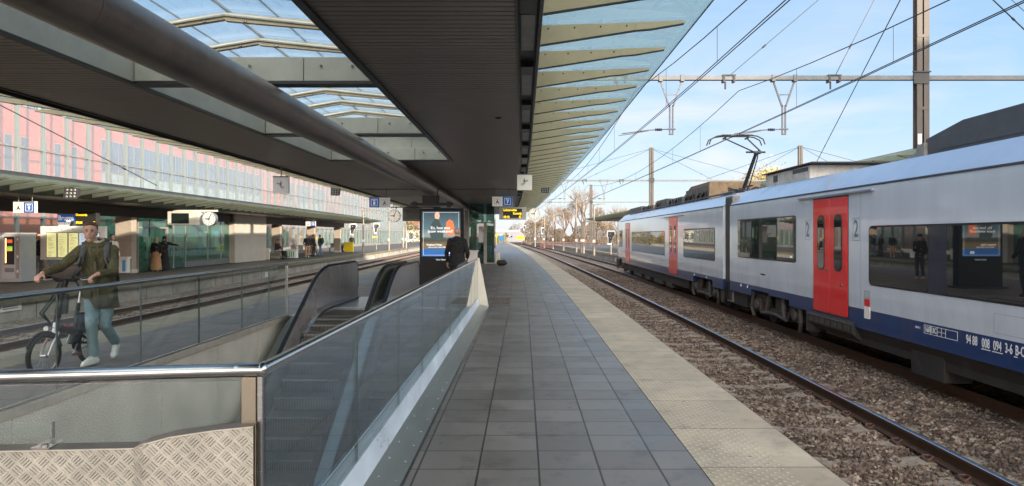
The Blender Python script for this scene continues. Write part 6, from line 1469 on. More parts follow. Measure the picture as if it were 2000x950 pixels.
# the tall block on the far side of the line that keeps the platforms in shade at this hour (right of the picture)
ob_ = thing('office_block', 'long brick office block far to the right of the tracks', 'building', (52, -50, -1.05)); m_ob = mat('office_brick', (.30,.16,.11), .85, noise=.15)
q = MB(); q.box(45, 60, -130, 19, -1.05, 15); q.build('wall', m_ob, ob_)
q = MB(); q.box(44.6, 60.4, -130.4, 19.4, 15, 15.5); q.build('roof', m_galv, ob_)
for k_ in range(14):
    for z_ in (2, 6, 10, 13): q = MB(); q.box(44.96, 45.05, -48+k_*4.6, -45.8+k_*4.6, z_-1, z_+1); q.build('window', m_bwin, ob_)
# ================================================================== people
def V(*a): return Vector(a)
_mc = {}
def cm(c, rough=.8, kind='cloth', bump=.25):
    key = (c, rough, kind)
    if key not in _mc: _mc[key] = mat(kind, c, rough, noise=.16, nscale=9, bump=bump*2.2, bscale=13)
    return _mc[key]
SKIN = mat('skin', (.60,.35,.26), .5, noise=.10, nscale=14, spec=.4)
EYEW = mat('eye', (.30,.28,.26), .3); EYEB = mat('iris', (.03,.03,.03), .15); LIP = mat('lips', (.42,.16,.13), .5)
def hand(mb, w_, d, pn, side, curl=.35, s=1.0):
    """w_: wrist, d: along the hand, pn: direction the palm faces, side: towards the thumb"""
    d = d.normalized(); pn = (pn-d*pn.dot(d)).normalized(); lat = d.cross(pn).normalized()
    if lat.dot(side) < 0: lat = -lat
    mb.limb(w_-d*.02*s, w_+d*.02*s, .027*s, .026*s, 10)
    for k in (-1.5, -.5, .5, 1.5): mb.limb(w_+d*.01*s+lat*.011*k*s, w_+d*.085*s+lat*.0195*k*s, .0145*s, .0125*s, 8)
    mb.limb(w_+d*.03*s, w_+d*.07*s, .021*s, .02*s, 8)
    for k, ln, r in ((1.5,.92,.0088),(.5,1.0,.0092),(-.5,.95,.0088),(-1.5,.76,.0078)):
        p = w_+d*.088*s+lat*.0195*k*s; a = 0
        for i, sl in enumerate((.043, .027, .021)):
            a += curl*(1.0 if i else .8); q_ = p+(d*math.cos(a)+pn*math.sin(a))*sl*ln*s
            mb.limb(p, q_, r*s*(1.05-.08*i), r*s*(.97-.08*i), 8); p = q_
    p = w_+d*.03*s+lat*.028*s; q_ = p+(d*.6+lat*.75+pn*.35).normalized()*.04*s; mb.limb(w_+d*.015*s+lat*.012*s, p, .015*s, .0135*s, 8); mb.limb(p, q_, .0125*s, .011*s, 8)
    r_ = q_+(d*.8+pn*(.3+curl*.7)+lat*.1).normalized()*.032*s; mb.limb(q_, r_, .0108*s, .009*s, 8)
def head_mb(mb, c, f, up=V(0,0,1), s=1.0, face=True):
    f = f.normalized(); r = up.cross(f).normalized()*-1; M = Matrix((( r.x, f.x, up.x, c.x),(r.y, f.y, up.y, c.y),(r.z, f.z, up.z, c.z),(0,0,0,1)))
    t = MB()                                                    # local: x right, y forward, z up
    t.ball((0,-.012,.030), (.076,.094,.088), 20, 14); t.ball((0,.018,-.03), (.062,.072,.075), 18, 12); t.limb((0,.035,-.085),(0,.052,-.09), .033,.028, 12)
    t.limb((-.045,.0,-.06),(-.02,.045,-.088), .022,.02, 8); t.limb((.045,.0,-.06),(.02,.045,-.088), .022,.02, 8)
    if face:
        t.limb((0,.082,.018),(0,.103,-.022), .0085,.0135, 10); t.ball((-.010,.092,-.027), (.010,.012,.008), 8, 6); t.ball((.010,.092,-.027), (.010,.012,.008), 8, 6)
        t.limb((-.042,.070,.034),(-.012,.084,.032), .010,.010, 8); t.limb((.042,.070,.034),(.012,.084,.032), .010,.010, 8)
        t.limb((-.040,.058,-.012),(-.030,.062,-.02), .017,.016, 8); t.limb((.040,.058,-.012),(.030,.062,-.02), .017,.016, 8)
        t.limb((-.018,.082,-.052),(.018,.082,-.052), .008,.008, 8); t.limb((-.016,.080,-.062),(.016,.080,-.062), .008,.008, 8)
    for sx in (-1, 1): t.ball((sx*.073,-.008,-.002), (.009,.018,.028), 10, 8)
    t.xform(Matrix.Translation(c) @ Matrix.Scale(s, 4) @ Matrix.Translation(-c) @ M); mb.add(t.v, t.f); return M
def torso(mb, hip, neck, yaw, g=0, w_=1.0, waist=1.0, hem=None):
    L_ = neck-hip; rs = []
    prof = [(-.12,.150,.110),(0,.158,.115),(.10,.155,.108),(.28,.140*waist,.100),(.50,.150,.108),(.70,.168,.115),(.85,.170,.108),(.93,.145,.092),(.985,.085,.07),(1.05,.055,.055)]
    if hem is not None: prof = [(hem,.158+.0,.118)]+[p_ for p_ in prof if p_[0] > hem+.05]
    for u, rx, ry in prof:
        c = hip+L_*u; rs.append((c.x, c.y, c.z, rx*w_+g, ry*w_+g, yaw))
    mb.rings(rs, 24)
from mathutils import noise as mnoise
def crumple(me, amp):                            # folds in cloth
    n = len(me.vertices); co = np.empty(n*3, np.float32); no_ = np.empty(n*3, np.float32); me.vertices.foreach_get('co', co); me.vertices.foreach_get('normal', no_)
    c = co.reshape(-1, 3); m = no_.reshape(-1, 3); x, y, z = c.T; f = 0
    for k, w_ in ((1, 1.0), (1.9, .6), (3.3, .4)):
        f = f+w_*np.sin(k*(11*x+6*np.sin(9*y+3*z)+17*z)+2*np.sin(k*(13*y-8*x+5*z))+k)*np.cos(k*(9*y+14*z)+1.5*np.sin(k*12*x))
    c += m*(amp*(np.abs(f)*-1.1+.45))[:, None]; me.vertices.foreach_set('co', c.reshape(-1)); me.update()
def make_person(name_label, loc, J, yaw=0, hf=None, top=(.03,.03,.035), bottom=(.03,.03,.04), hair=(.05,.03,.02), shoes=(.03,.03,.03), voxel=.014, hairkind='short', group=None, build=1.0, cuff=.9, hem=-.10, skirt=None, scarf=None, face=True, hc=.35, sleeve_r=1.0, shoe_sole=(.5,.5,.5), clothing_fit=.012):
    """J holds joints in metres relative to the feet, z up, in the world's directions"""
    t = thing('person', name_label, 'person', loc, group); loc = Vector(loc)
    g = {k: Vector(v) for k, v in J.items()}
    hip = (g['hipL']+g['hipR'])/2; neck = g['neck']; d = g['shL']-g['shR']; yw = math.atan2(d.y, d.x); fwd = V(math.sin(yw), -math.cos(yw), 0)
    hf = Vector(hf) if hf else fwd
    b = MB(); head_mb(b, g['head'], hf, s=g.get('hs', V(1.0,0,0)).x if 'hs' in g else 1.0, face=face)
    b.limb(neck-V(0,0,.03), g['head']-V(0,0,.06), .056*build, .054, 14); torso(b, hip, neck, yw, 0, build)
    for s_ in 'LR':
        sh, el, wr, hp, kn, an = (g[k+s_] for k in ('sh','el','wr','hip','kn','an'))
        b.limb(sh, el, .050*build, .040, 12); b.limb(el, wr, .040, .027, 12)
        ha = g.get('hd'+s_, (wr-el).normalized()); pn = g.get('pn'+s_, (hip-wr)*V(1,1,0).length if False else V(hip.x-wr.x, hip.y-wr.y, 0)+V(0,0,-.01))
        hand(b, wr, ha, pn, g.get('th'+s_, fwd), hc)
        b.limb(hp, kn, .078*build, .055, 14); b.limb(kn, an, .054, .036, 12)
        to = g.get('to'+s_, an+fwd*.13-V(0,0,an.z-.03)); b.limb(an-V(0,0,.03), to, .034, .026, 10)
    mesh_obj('body', remesh(b, voxel, 3 if voxel > .01 else 2), SKIN, t)
    # top
    c = MB(); torso(c, hip, neck-V(0,0,.005), yw, clothing_fit, build, hem=hem)
    for s_ in 'LR':
        sh, el, wr = (g[k+s_] for k in ('sh','el','wr')); e2 = el.lerp(wr, cuff)
        c.limb(sh, el, (.064)*build*sleeve_r, .054*sleeve_r, 14); c.tube([el, el.lerp(wr, .02), e2], [.052*sleeve_r, .054*sleeve_r, .040*sleeve_r], 14); c.ball(el, .054*sleeve_r, 12, 8)
    mt = cm(top); topo = mesh_obj('jacket', remesh(c, voxel, 2), mt, t)
    # trousers or skirt
    if skirt:
        c = MB(); h = hip; rs = []
        for k_ in range(9):
            u = k_/8; rs.append((h.x+fwd.x*.02*u, h.y+fwd.y*.02*u, h.z+.08-(h.z+.08-.06)*u, .15+.11*u**.8+.012*math.sin(k_*2.1), .125+.085*u**.8, yw))
        me = remesh(c.rings(rs, 28), voxel, 1); mesh_obj('skirt', me, cm(skirt), t)
    else:
        c = MB(); c.rings([(hip.x,hip.y,hip.z-.09,.148*build,.112*build,yw),(hip.x,hip.y,hip.z+.10,.158*build,.116*build,yw)], 20)
        for s_ in 'LR':
            hp, kn, an = (g[k+s_] for k in ('hip','kn','an')); c.limb(hp, kn, .092*build, .068, 14); c.tube([kn, kn.lerp(an,.05), kn.lerp(an,.97)], [.066,.067,.056], 14); c.ball(kn, .067, 12, 8)
        mesh_obj('trousers', remesh(c, voxel, 2), cm(bottom), t)
    for s_ in 'LR':
        an = g['an'+s_]; to = g.get('to'+s_, an+fwd*.13-V(0,0,an.z-.03)); dd = (to-an); hl = V(an.x, an.y, an.z-.045)-V(dd.x,dd.y,0).normalized()*.035
        c = MB(); c.limb(hl, to, .040, .036, 12); c.limb(an-V(0,0,.0), hl, .042, .042, 12); c.limb(an, to+V(0,0,.01), .040, .028, 12)
        so2 = mesh_obj('shoe', remesh(c, min(voxel, .01), 2), cm(shoes, .6, 'shoe', .05), t)
        c = MB(); u = V(0,0,-.034); c.limb(hl+u, to+u*.8, .040, .036, 12); c.xform(Matrix.Identity(4)); zc = (hl+u).z
        pts = []; 
    # hair
    hd = g['head']; up = V(0,0,1); f = hf.normalized(); r = up.cross(f).normalized()*-1
    c = MB()
    if hairkind != 'bald':
        def L2W(x, y, z): return hd+r*x+f*y+up*z
        tt = MB()
        if hairkind == 'short':
            tt.ball((0,-.030,.048), (.081,.086,.086), 20, 12); tt.ball((0,-.042,.0), (.079,.068,.08), 16, 10); tt.limb((-.045,.040,.100),(.045,.040,.100), .014,.014, 10); tt.limb((-.025,.054,.112),(.030,.052,.108), .012,.012, 10)
        elif hairkind == 'long': tt.ball((0,-.022,.042), (.088,.096,.086), 20, 12); tt.ball((0,-.045,-.03), (.086,.07,.12), 16, 10); tt.ball((0,-.05,-.13), (.075,.05,.09), 14, 8)
        elif hairkind == 'hood': tt.ball((0,-.016,.03), (.094,.104,.10), 20, 12); tt.ball((0,-.03,-.06), (.092,.080,.08), 16, 10); tt.ball((0,-.01,-.12), (.095,.085,.05), 16, 8)
        elif hairkind == 'cap': tt.ball((0,-.01,.055), (.088,.100,.072), 20, 12); tt.limb((-.04,.085,.04),(.04,.085,.04), .015,.015, 8); tt.limb((-.03,.12,.033),(.03,.12,.033), .011,.011, 8)
        m_ = Matrix(((r.x, f.x, 0, hd.x),(r.y, f.y, 0, hd.y),(r.z, f.z, 1, hd.z),(0,0,0,1))); tt.xform(m_)
        me = remesh(tt, min(voxel, .009), 1); mesh_obj({'short':'hair','long':'hair','hood':'headscarf','cap':'cap'}[hairkind], me, cm(hair, .7, 'hair', .5), t)
    if face:
        m_ = Matrix(((r.x, f.x, 0, hd.x),(r.y, f.y, 0, hd.y),(r.z, f.z, 1, hd.z),(0,0,0,1)))
        for sx in (-1, 1):
            c = MB(); c.ball((sx*.030,.070,.014), (.0125,.010,.0085), 12, 8); c.xform(m_); me = c.mesh('eye', EYEW, smooth=True); eo = mesh_obj('eye', me, EYEW, t)
            c = MB(); c.ball((sx*.030,.078,.013), (.0058,.004,.0062), 10, 6); c.xform(m_); mesh_obj('iris', c.mesh('iris', EYEB, smooth=True), EYEB, eo)
        if hairkind == 'short' and voxel < .01:
            for sx in (-1, 1):
                c = MB(); c.tube([(sx*.046,.072,.033),(sx*.032,.084,.040),(sx*.014,.090,.034)], [.003,.005,.004], 6); c.xform(m_); mesh_obj('eyebrow', c.mesh('b', SKIN, smooth=True), cm(hair, .7, 'hair', .5), t)
            c = MB(); c.ball((0,.0895,-.0565), (.020,.005,.0045), 12, 6); c.xform(m_); mesh_obj('lips', c.mesh('b', LIP, smooth=True), LIP, t)
    for o in list(t.children):
        if o.name.split('.')[0] in ('jacket', 'trousers', 'skirt'): crumple(o.data, .0075 if voxel < .012 else .012)
        o.data.polygons.foreach_set('use_smooth', [True]*len(o.data.polygons))
    return t, g, fwd, yw
def standing(h=1.75, yaw=0, stride=0, armR=None, armL=None, lean=0, look=0):
    """joints of a standing or walking figure facing (sin yaw, -cos yaw)"""
    k = h/1.75; c, s = math.cos(yaw), math.sin(yaw)
    def T(x, y, z): return (k*(x*c-y*s), k*(x*s+y*c), k*z)
    a = stride
    J = {'head': T(0,-.03-lean*.25,1.625), 'neck': T(0,.01-lean*.15,1.475), 'shL': T(.175,.01-lean*.13,1.41), 'shR': T(-.175,.01-lean*.13,1.41),
         'hipL': T(.088,0,.92), 'hipR': T(-.088,0,.92), 'knL': T(.10,-.05-a*.22,.50), 'anL': T(.105,.04-a*.38,.09), 'knR': T(-.10,-.03+a*.10,.49), 'anR': T(-.105,.05+a*.42,.09+abs(a)*.08)}
    e = armL or ((.25,.05,1.13),(.25,-.06,.88)); J['elL'] = T(*e[0]); J['wrL'] = T(*e[1])
    e = armR or ((-.25,.05,1.13),(-.25,-.06,.88)); J['elR'] = T(*e[0]); J['wrR'] = T(*e[1])
    return J
def sitting(h=1.75, yaw=0, seat=.47, arms=None):
    k = h/1.75; c, s = math.cos(yaw), math.sin(yaw)
    def T(x, y, z): return (k*(x*c-y*s), k*(x*s+y*c), z)
    b = seat+.10
    J = {'head': T(0,-.10,b+.71), 'neck': T(0,-.02,b+.56), 'shL': T(.175,-.01,b+.50), 'shR': T(-.175,-.01,b+.50), 'hipL': T(.09,.02,b), 'hipR': T(-.09,.02,b),
         'knL': T(.12,-.42,b+.02), 'knR': T(-.12,-.42,b+.02), 'anL': T(.12,-.40,.09), 'anR': T(-.12,-.44,.09)}
    J['elL'] = T(.23,-.06,b+.24); J['elR'] = T(-.23,-.06,b+.24); J['wrL'] = T(.12,-.28,b+.16); J['wrR'] = T(-.12,-.28,b+.16)
    return J
# ---- the man with the bicycle
mb_loc = (-5.37, 8.95, 0); o_ = Vector(mb_loc)
W = {'head': (-5.385,8.855,1.665), 'neck': (-5.365,8.93,1.525), 'shR': (-5.505,8.865,1.44), 'shL': (-5.18,8.985,1.44),
     'elR': (-5.615,8.62,1.235), 'wrR': (-5.66,8.375,1.175), 'elL': (-5.085,8.83,1.175), 'wrL': (-5.115,8.545,1.155),
     'hipR': (-5.44,8.985,.93), 'hipL': (-5.27,9.04,.93), 'knR': (-5.40,8.90,.50), 'anR': (-5.40,8.95,.095), 'toR': (-5.43,8.80,.035),
     'knL': (-5.30,9.02,.49), 'anL': (-5.34,9.33,.22), 'toL': (-5.31,9.22,.07)}
J = {k: tuple(Vector(v)-o_) for k, v in W.items()}
J['hdR'] = (-.03,-.8,-.35); J['pnR'] = (0,-.35,-1); J['thR'] = (1,0,0); J['hdL'] = (-.35,-.8,-.35); J['pnL'] = (0,-.35,-1); J['thL'] = (-1,0,0)
OL = (.092,.082,.040)
man, g, fwd, yw = make_person('man in an olive parka and light jeans pushing a folding bicycle', mb_loc, J, hf=(.42,-1,-.10), top=OL, bottom=(.24,.35,.40), hair=(.10,.055,.03), shoes=(.88,.88,.86), voxel=.0075, cuff=.97, hem=-.38, hc=1.0, build=1.06, sleeve_r=1.04, clothing_fit=.030)
def add_mesh(name, mb, m, parent, voxel=None, sm=2):
    me = remesh(mb, voxel, sm) if voxel else mb.mesh(name, m)
    o = mesh_obj(name, me, m, parent); o.data.polygons.foreach_set('use_smooth', [True]*len(o.data.polygons)); return o
olive = cm(OL); grey = cm((.10,.105,.11)); fleece = cm((.50,.44,.34)); blk = cm((.012,.012,.014))
nk = g['neck']; c = MB(); pts = []
for k_ in range(14):
    a = 2*PI*k_/14; back = -(math.cos(a)*fwd.x+math.sin(a)*fwd.y); pts.append(nk+V(math.cos(a)*.098, math.sin(a)*.092, .0+.035*back))
c.tube(pts, .040, 12, closed=True); c.ball(nk-fwd*.10+V(0,0,.0), (.12,.085,.075), 16, 10); c.limb(nk-fwd*.1+V(-.08,.0,.02), nk-fwd*.1+V(.08,.03,.02), .05, .05); add_mesh('hood', c, olive, man, .009)
c = MB(); c.tube([p_+V(0,0,.038)+(nk-p_)*.16 for p_ in pts], .019, 8, closed=True); add_mesh('fleece_lining', c, fleece, man)
hipc = (g['hipL']+g['hipR'])/2; rt = V(math.cos(yw), math.sin(yw), 0)
def chest(u, side, dz=0, out=.152): return hipc.lerp(nk, u)+rt*side+fwd*out+V(0,0,dz)
c = MB(); c.bar(chest(.95,0,0,.115), chest(.62,.0,0,.163), .035,.008); c.bar(chest(.62,0,0,.163), chest(.05,.0,0,.156), .035,.008); c.bar(chest(.05,0,0,.156), chest(-.34,0,0,.160), .035,.008); add_mesh('placket', c, olive, man)
for sx in (-1, 1):
    c = MB(); c.tube([chest(.97,sx*.03,0,.12), chest(.85,sx*.05,0,.158), chest(.78,sx*.035,0,.165), chest(.70,sx*.04,0,.168)], .0038, 6); add_mesh('drawstring', c, cm((.20,.17,.11)), man)
    c = MB(); c.bar(chest(.08,sx*.115,.0,.128), chest(-.16,sx*.12,0,.130), .11,.012); add_mesh('pocket', c, olive, man)
    # backpack strap over the shoulder and down the chest
    sh = g['shL'] if sx > 0 else g['shR']; c = MB(); base = sh.lerp(nk, .28)
    P_ = [base-fwd*.14+V(0,0,-.05), base-fwd*.06+V(0,0,.075), base+fwd*.03+V(0,0,.075), base+fwd*.115+V(0,0,-.01), base+fwd*.150+V(0,0,-.11)+rt*sx*.01, base+fwd*.135+V(0,0,-.22)+rt*sx*.04, base+fwd*.05+V(0,0,-.34)+rt*sx*.09]
    for a_, b_ in zip(P_[:-1], P_[1:]):
        d_ = (b_-a_).normalized(); q_ = rt*.030; n_ = d_.cross(rt).normalized()*.007; c.add([a_-q_-n_,a_+q_-n_,a_+q_+n_,a_-q_+n_,b_-q_-n_,b_+q_-n_,b_+q_+n_,b_-q_+n_], [(0,1,2,3),(7,6,5,4),(0,4,5,1),(1,5,6,2),(2,6,7,3),(3,7,4,0)])
    so3 = add_mesh('backpack_strap', c, grey, man)
    c = MB(); a_, b_ = P_[4], P_[5]; c.bar(a_+fwd*.010, b_+fwd*.012, .022, .006); add_mesh('strap_webbing', c, blk, so3)
bp = thing('backpack', 'dark backpack worn by the man in the olive parka', 'backpack', tuple(o_+hipc+V(0,0,.15)))
c = MB(); ctr = hipc.lerp(nk, .42)-fwd*.23; c.rings([(ctr.x,ctr.y,ctr.z-.24,.12,.07,yw),(ctr.x,ctr.y,ctr.z-.2,.16,.10,yw),(ctr.x,ctr.y,ctr.z+.12,.15,.095,yw),(ctr.x,ctr.y,ctr.z+.24,.09,.05,yw)], 20); c.ball(tuple(ctr+rt*.15+V(0,.0,-.12)), (.05,.06,.09), 12, 8)
me = remesh(c, .012, 3); me.transform(Matrix.Translation(-(hipc+V(0,0,.15)))); mesh_obj('pack', me, blk, bp)
# soles of the trainers
for s_ in 'LR':
    an = g['an'+s_]; to = g['to'+s_]; dd = V(to.x-an.x, to.y-an.y, 0).normalized(); hl = an-dd*.05-V(0,0,.075); c = MB(); lt = V(-dd.y, dd.x, 0)
    tt_ = to+dd*.02-V(0,0,.022)
    pts2 = [hl+lt*.025, hl.lerp(tt_,.3)+lt*.036, hl.lerp(tt_,.75)+lt*.042, tt_+dd*.02+lt*.018, tt_+dd*.02-lt*.018, hl.lerp(tt_,.75)-lt*.042, hl.lerp(tt_,.3)-lt*.036, hl-lt*.025]
    n_ = len(pts2); c.add([p_-V(0,0,.006) for p_ in pts2]+[p_+V(0,0,.020) for p_ in pts2], [tuple(range(n_)), tuple(range(2*n_-1,n_-1,-1))]+[(i,(i+1)%n_,n_+(i+1)%n_,n_+i) for i in range(n_)])
    add_mesh('sole', c, m_white, man)
    c = MB(); 
    for k_ in range(4): p_ = an.lerp(to, .35+.15*k_)+V(0,0,.040-.004*k_); c.tube([p_-lt*.022, p_+V(0,0,.004), p_+lt*.022], .003, 5)
    add_mesh('laces', c, m_signgrey, man)
# ---- folding bicycle
FW = V(-5.455,8.10,.255); RW = V(-5.60,9.14,.255); st = V(-.10,-.995,0).normalized(); bd_ = (V(FW.x,FW.y,0)-V(RW.x,RW.y,0)).normalized()
bk = thing('folding_bicycle', 'black folding bicycle with small wheels held by the man', 'bicycle', (-5.52, 8.62, 0))
m_frame_b = mat('bike_black', (.012,.012,.013), .45, spec=.3); m_tyre = mat('tyre', (.02,.02,.02), .8, bump=.3, bscale=90); m_alu = mat('aluminium', (.6,.6,.6), .3, 1)
def circ(c, d, r, n=32): return [c+d*r*math.cos(2*PI*k/n)+V(0,0,1)*r*math.sin(2*PI*k/n) for k in range(n)]
def wheel(c, d, nm):
    q = MB(); q.tube(circ(c, d, .230), .027, 10, closed=True); wo = q.build('wheel', m_tyre, bk, smooth=True)
    q = MB(); q.tube(circ(c, d, .206), .0095, 8, closed=True); q.build('rim', m_alu, wo, smooth=True)
    ax = d.cross(V(0,0,1)); q = MB()
    q.cyl(c-ax*.035, c+ax*.035, .022, n=12)
    for k in range(20):
        a = 2*PI*k/20; e = d*math.cos(a)+V(0,0,1)*math.sin(a); q.tube([c+e*.02+ax*.028*(1 if k % 2 else -1), c+e*.203], .0013, 4)
    q.build('hub_and_spokes', m_alu, wo)
    q = MB(); q.tube([c+d*.270*math.cos(a)+V(0,0,1)*.270*math.sin(a) for a in np.linspace(R(25), R(165), 14)], .014, 6); q.build('mudguard', m_frame_b, wo, smooth=True)
wheel(FW, st, 'f'); wheel(RW, bd_, 'r')
hdt = V(-5.475,8.335,.60); hdb = V(-5.468,8.30,.50); axf = st.cross(V(0,0,1))
q = MB()
for s_ in (-1, 1): q.tube([hdb+axf*.045*s_-V(0,0,.01), FW+axf*.047*s_+V(0,.08,.12), FW+axf*.047*s_], [.018,.014,.011], 8)
q.tube([hdb+axf*.05-V(0,0,.01), hdb-axf*.05-V(0,0,.01)], .018, 8); q.build('fork', m_alu, bk, smooth=True)
q = MB(); q.cyl(hdb-V(0,0,.01), hdt, .030, n=14); q.build('head_tube', m_alu, bk, smooth=30)
q = MB(); sb_ = V(-5.555,8.80,.44); q.tube([hdb.lerp(hdt,.5), V(-5.52,8.58,.50), sb_], [.050,.056,.048], 14); q.build('main_tube', m_frame_b, bk, smooth=True)
q = MB(); q.bar(V(-5.448,8.44,.548)+V(.0,0,0), V(-5.472,8.60,.515), .004, .045); q.build('red_decal', m_red, bk)
bb = V(-5.555,8.76,.30)
q = MB(); q.tube([sb_, bb], .032, 10); q.tube([sb_+V(0,0,-.02), V(-5.56,8.90,.78)], .024, 10); q.rings([(-5.56,8.93,.42,.055,.08,0),(-5.56,8.93,.62,.06,.09,0),(-5.56,8.95,.66,.05,.08,0)], 12); q.build('seat_tube', m_frame_b, bk, smooth=True)
q = MB(); q.tube([V(-5.56,8.885,.70), V(-5.565,8.95,.92)], .0155, 10); q.build('seat_post', m_alu, bk, smooth=True)
axr = bd_.cross(V(0,0,1)); q = MB()
for s_ in (-1, 1): q.tube([bb+axr*.03*s_, RW+axr*.055*s_], .014, 8); q.tube([sb_+axr*.03*s_, RW+axr*.055*s_], .013, 8)
q.build('rear_triangle', m_frame_b, bk, smooth=True)
q = MB(); q.rings([(-5.568,9.02,.925,.055,.09,0),(-5.568,9.0,.945,.07,.13,0),(-5.568,8.99,.965,.06,.125,0)], 16); q.ball((-5.565,8.87,.952), (.022,.075,.016), 12, 6); q.build('saddle', m_rubber, bk, smooth=True)
ht2 = V(-5.44,8.47,1.09); q = MB(); q.tube([hdt-V(0,0,.03), hdt.lerp(ht2,.5), ht2], [.036,.031,.026], 12); q.bar(hdt+V(0,0,.02), hdt+V(.05,.0,.06), .02,.02); q.build('handlebar_stem', m_frame_b, bk, smooth=True)
q = MB(); hb = V(.985,.10,.0).normalized(); q.tube([ht2-hb*.26+V(0,-.0,.045), ht2-hb*.14+V(0,0,.02), ht2, ht2+hb*.14+V(0,0,.02), ht2+hb*.30+V(0,0,.04)], .0125, 10); q.tube([ht2-V(.12,0,.0), ht2+V(.12,0,.0)], .018, 8)
q.tube([ht2+hb*.10, ht2+hb*.16-V(0,0,.10)], .012, 6); q.box(ht2.x-.04, ht2.x+.10, ht2.y-.05, ht2.y-.01, ht2.z+.03, ht2.z+.055); q.build('handlebar', m_frame_b, bk, smooth=30)
for s_, e0, e1 in ((-1,.16,.27),(1,.19,.32)):
    q = MB(); q.tube([ht2+hb*s_*e0+V(0,0,.03), ht2+hb*s_*e1+V(0,0,.045)], .0185, 12); q.build('grip', m_rubber, bk, smooth=True)
    q = MB(); q.tube([ht2+hb*s_*(e0-.02)+V(0,-.02,.02), ht2+hb*s_*(e0+.03)+V(0,-.06,.01), ht2+hb*s_*(e1)+V(0,-.07,.02)], .007, 6); q.build('brake_lever', m_alu, bk, smooth=True)
q = MB()
for dx, k_ in ((-.10,1),(-.06,.8),(-.03,.9)): q.tube([ht2+V(dx*.6,-.03,-.02), ht2+V(dx*.6-.05*k_,-.10,-.20), hdt+V(dx*.5-.07*k_,-.10,.12), hdt+V(-.02,-.02,-.03)], .010, 6)
q.build('brake_cables', m_rubber, bk, smooth=True)
q = MB(); q.rings([(-5.45,8.40,.70,.075,.03,0),(-5.45,8.40,.72,.08,.035,0),(-5.455,8.44,.93,.075,.03,0)], 10); q.build('front_pouch', mat('pouch_black', (.02,.02,.022), .7), bk)
q = MB(); q.lathe([(.0,0),(.028,.0),(.03,.03),(.018,.06)], (-5.475,8.16,.555), 'y', 14); q.tube([(-5.475,8.2,.555),(-5.47,8.3,.55)], .008, 6); q.build('front_light', m_alu, bk, smooth=30)
q = MB(); q.lathe([(.055,0),(.09,0),(.09,.004),(.055,.004)], (bb.x+.052, bb.y, bb.z), 'x', 28); q.lathe([(.0,-.01),(.022,-.01),(.022,.03),(0,.03)], (bb.x+.04, bb.y, bb.z), 'x', 12)
for a in range(5): q.bar((bb.x+.054, bb.y, bb.z), (bb.x+.054, bb.y+.06*math.cos(a*1.257), bb.z+.06*math.sin(a*1.257)), .012, .006)
q.tube([bb+V(.055,.0,.088), RW+V(.055,0,.03)], .004, 5); q.tube([bb+V(.055,0,-.088), RW+V(.055,0,-.03)], .004, 5); q.build('chainset', m_frame_b, bk)
q = MB(); q.bar(bb+V(.065,0,0), bb+V(.07,-.09,-.12), .012,.022); q.bar(bb-V(.065,0,0), bb+V(-.07,.09,.12), .012,.022); cr_ = q.build('cranks', m_alu, bk)
for p_ in (bb+V(.12,-.09,-.12), bb+V(-.12,.09,.12)): q = MB(); q.box(p_.x-.045, p_.x+.045, p_.y-.035, p_.y+.035, p_.z-.012, p_.z+.012); q.build('pedal', mat('pedal_brown', (.08,.03,.025), .6), cr_)
q = MB(); q.tube([bb+V(.02,.06,-.02), bb+V(.07,.1,-.22)], .009, 6); q.build('kickstand', m_frame_b, bk)
q = MB(); q.box(-5.66,-5.54,9.05,9.32,.585,.60); q.tube([(-5.66,9.28,.59),(-5.66,9.16,.27)], .007, 6); q.tube([(-5.54,9.28,.59),(-5.54,9.16,.27)], .007, 6); q.build('rear_rack', m_frame_b, bk)
# ---- the bald man seen from behind, with his phone hand in front
yb_ = PI-.22; x, y = P(893,18.9), 18.9
Jb = standing(1.84, yb_, .0, armR=((-.27,-.02,1.12),(-.20,-.22,.98)), armL=((.27,.03,1.12),(.27,-.02,.87)))
bald = make_person('bald man in a black hooded jacket seen from behind at the escalators', (x, y, 0), Jb, hf=(.55,.85,-.05), top=(.008,.008,.009), bottom=(.012,.012,.013), shoes=(.02,.02,.02), hairkind='bald', voxel=.010, build=1.14, clothing_fit=.035, hem=-.24, sleeve_r=1.12, cuff=.98)[0]
nk = Vector(Jb['neck']); c = MB(); c.ball(tuple(nk+V(0,-.09,-.02)), (.13,.075,.085), 16, 10); c.tube([nk+V(.085*math.cos(a), .08*math.sin(a), .015) for a in np.linspace(0, 2*PI, 13)[:-1]], .032, 8, closed=True); add_mesh('hood', c, cm((.010,.010,.011)), bald, .012)
# ---- woman standing behind the advertising column, seen mirrored in the train window
wx = -3.32; wy = 26.8
make_person('woman in black looking at her phone, mirrored in the train window', (wx, wy, 0), standing(1.70, .9, 0, armL=((.22,.0,1.10),(.08,-.25,1.20)), armR=((-.23,.04,1.10),(-.24,-.08,.92))), top=(.012,.012,.014), bottom=(.03,.03,.04), shoes=(.5,.38,.32), hair=(.01,.01,.01), hairkind='cap', voxel=.018)
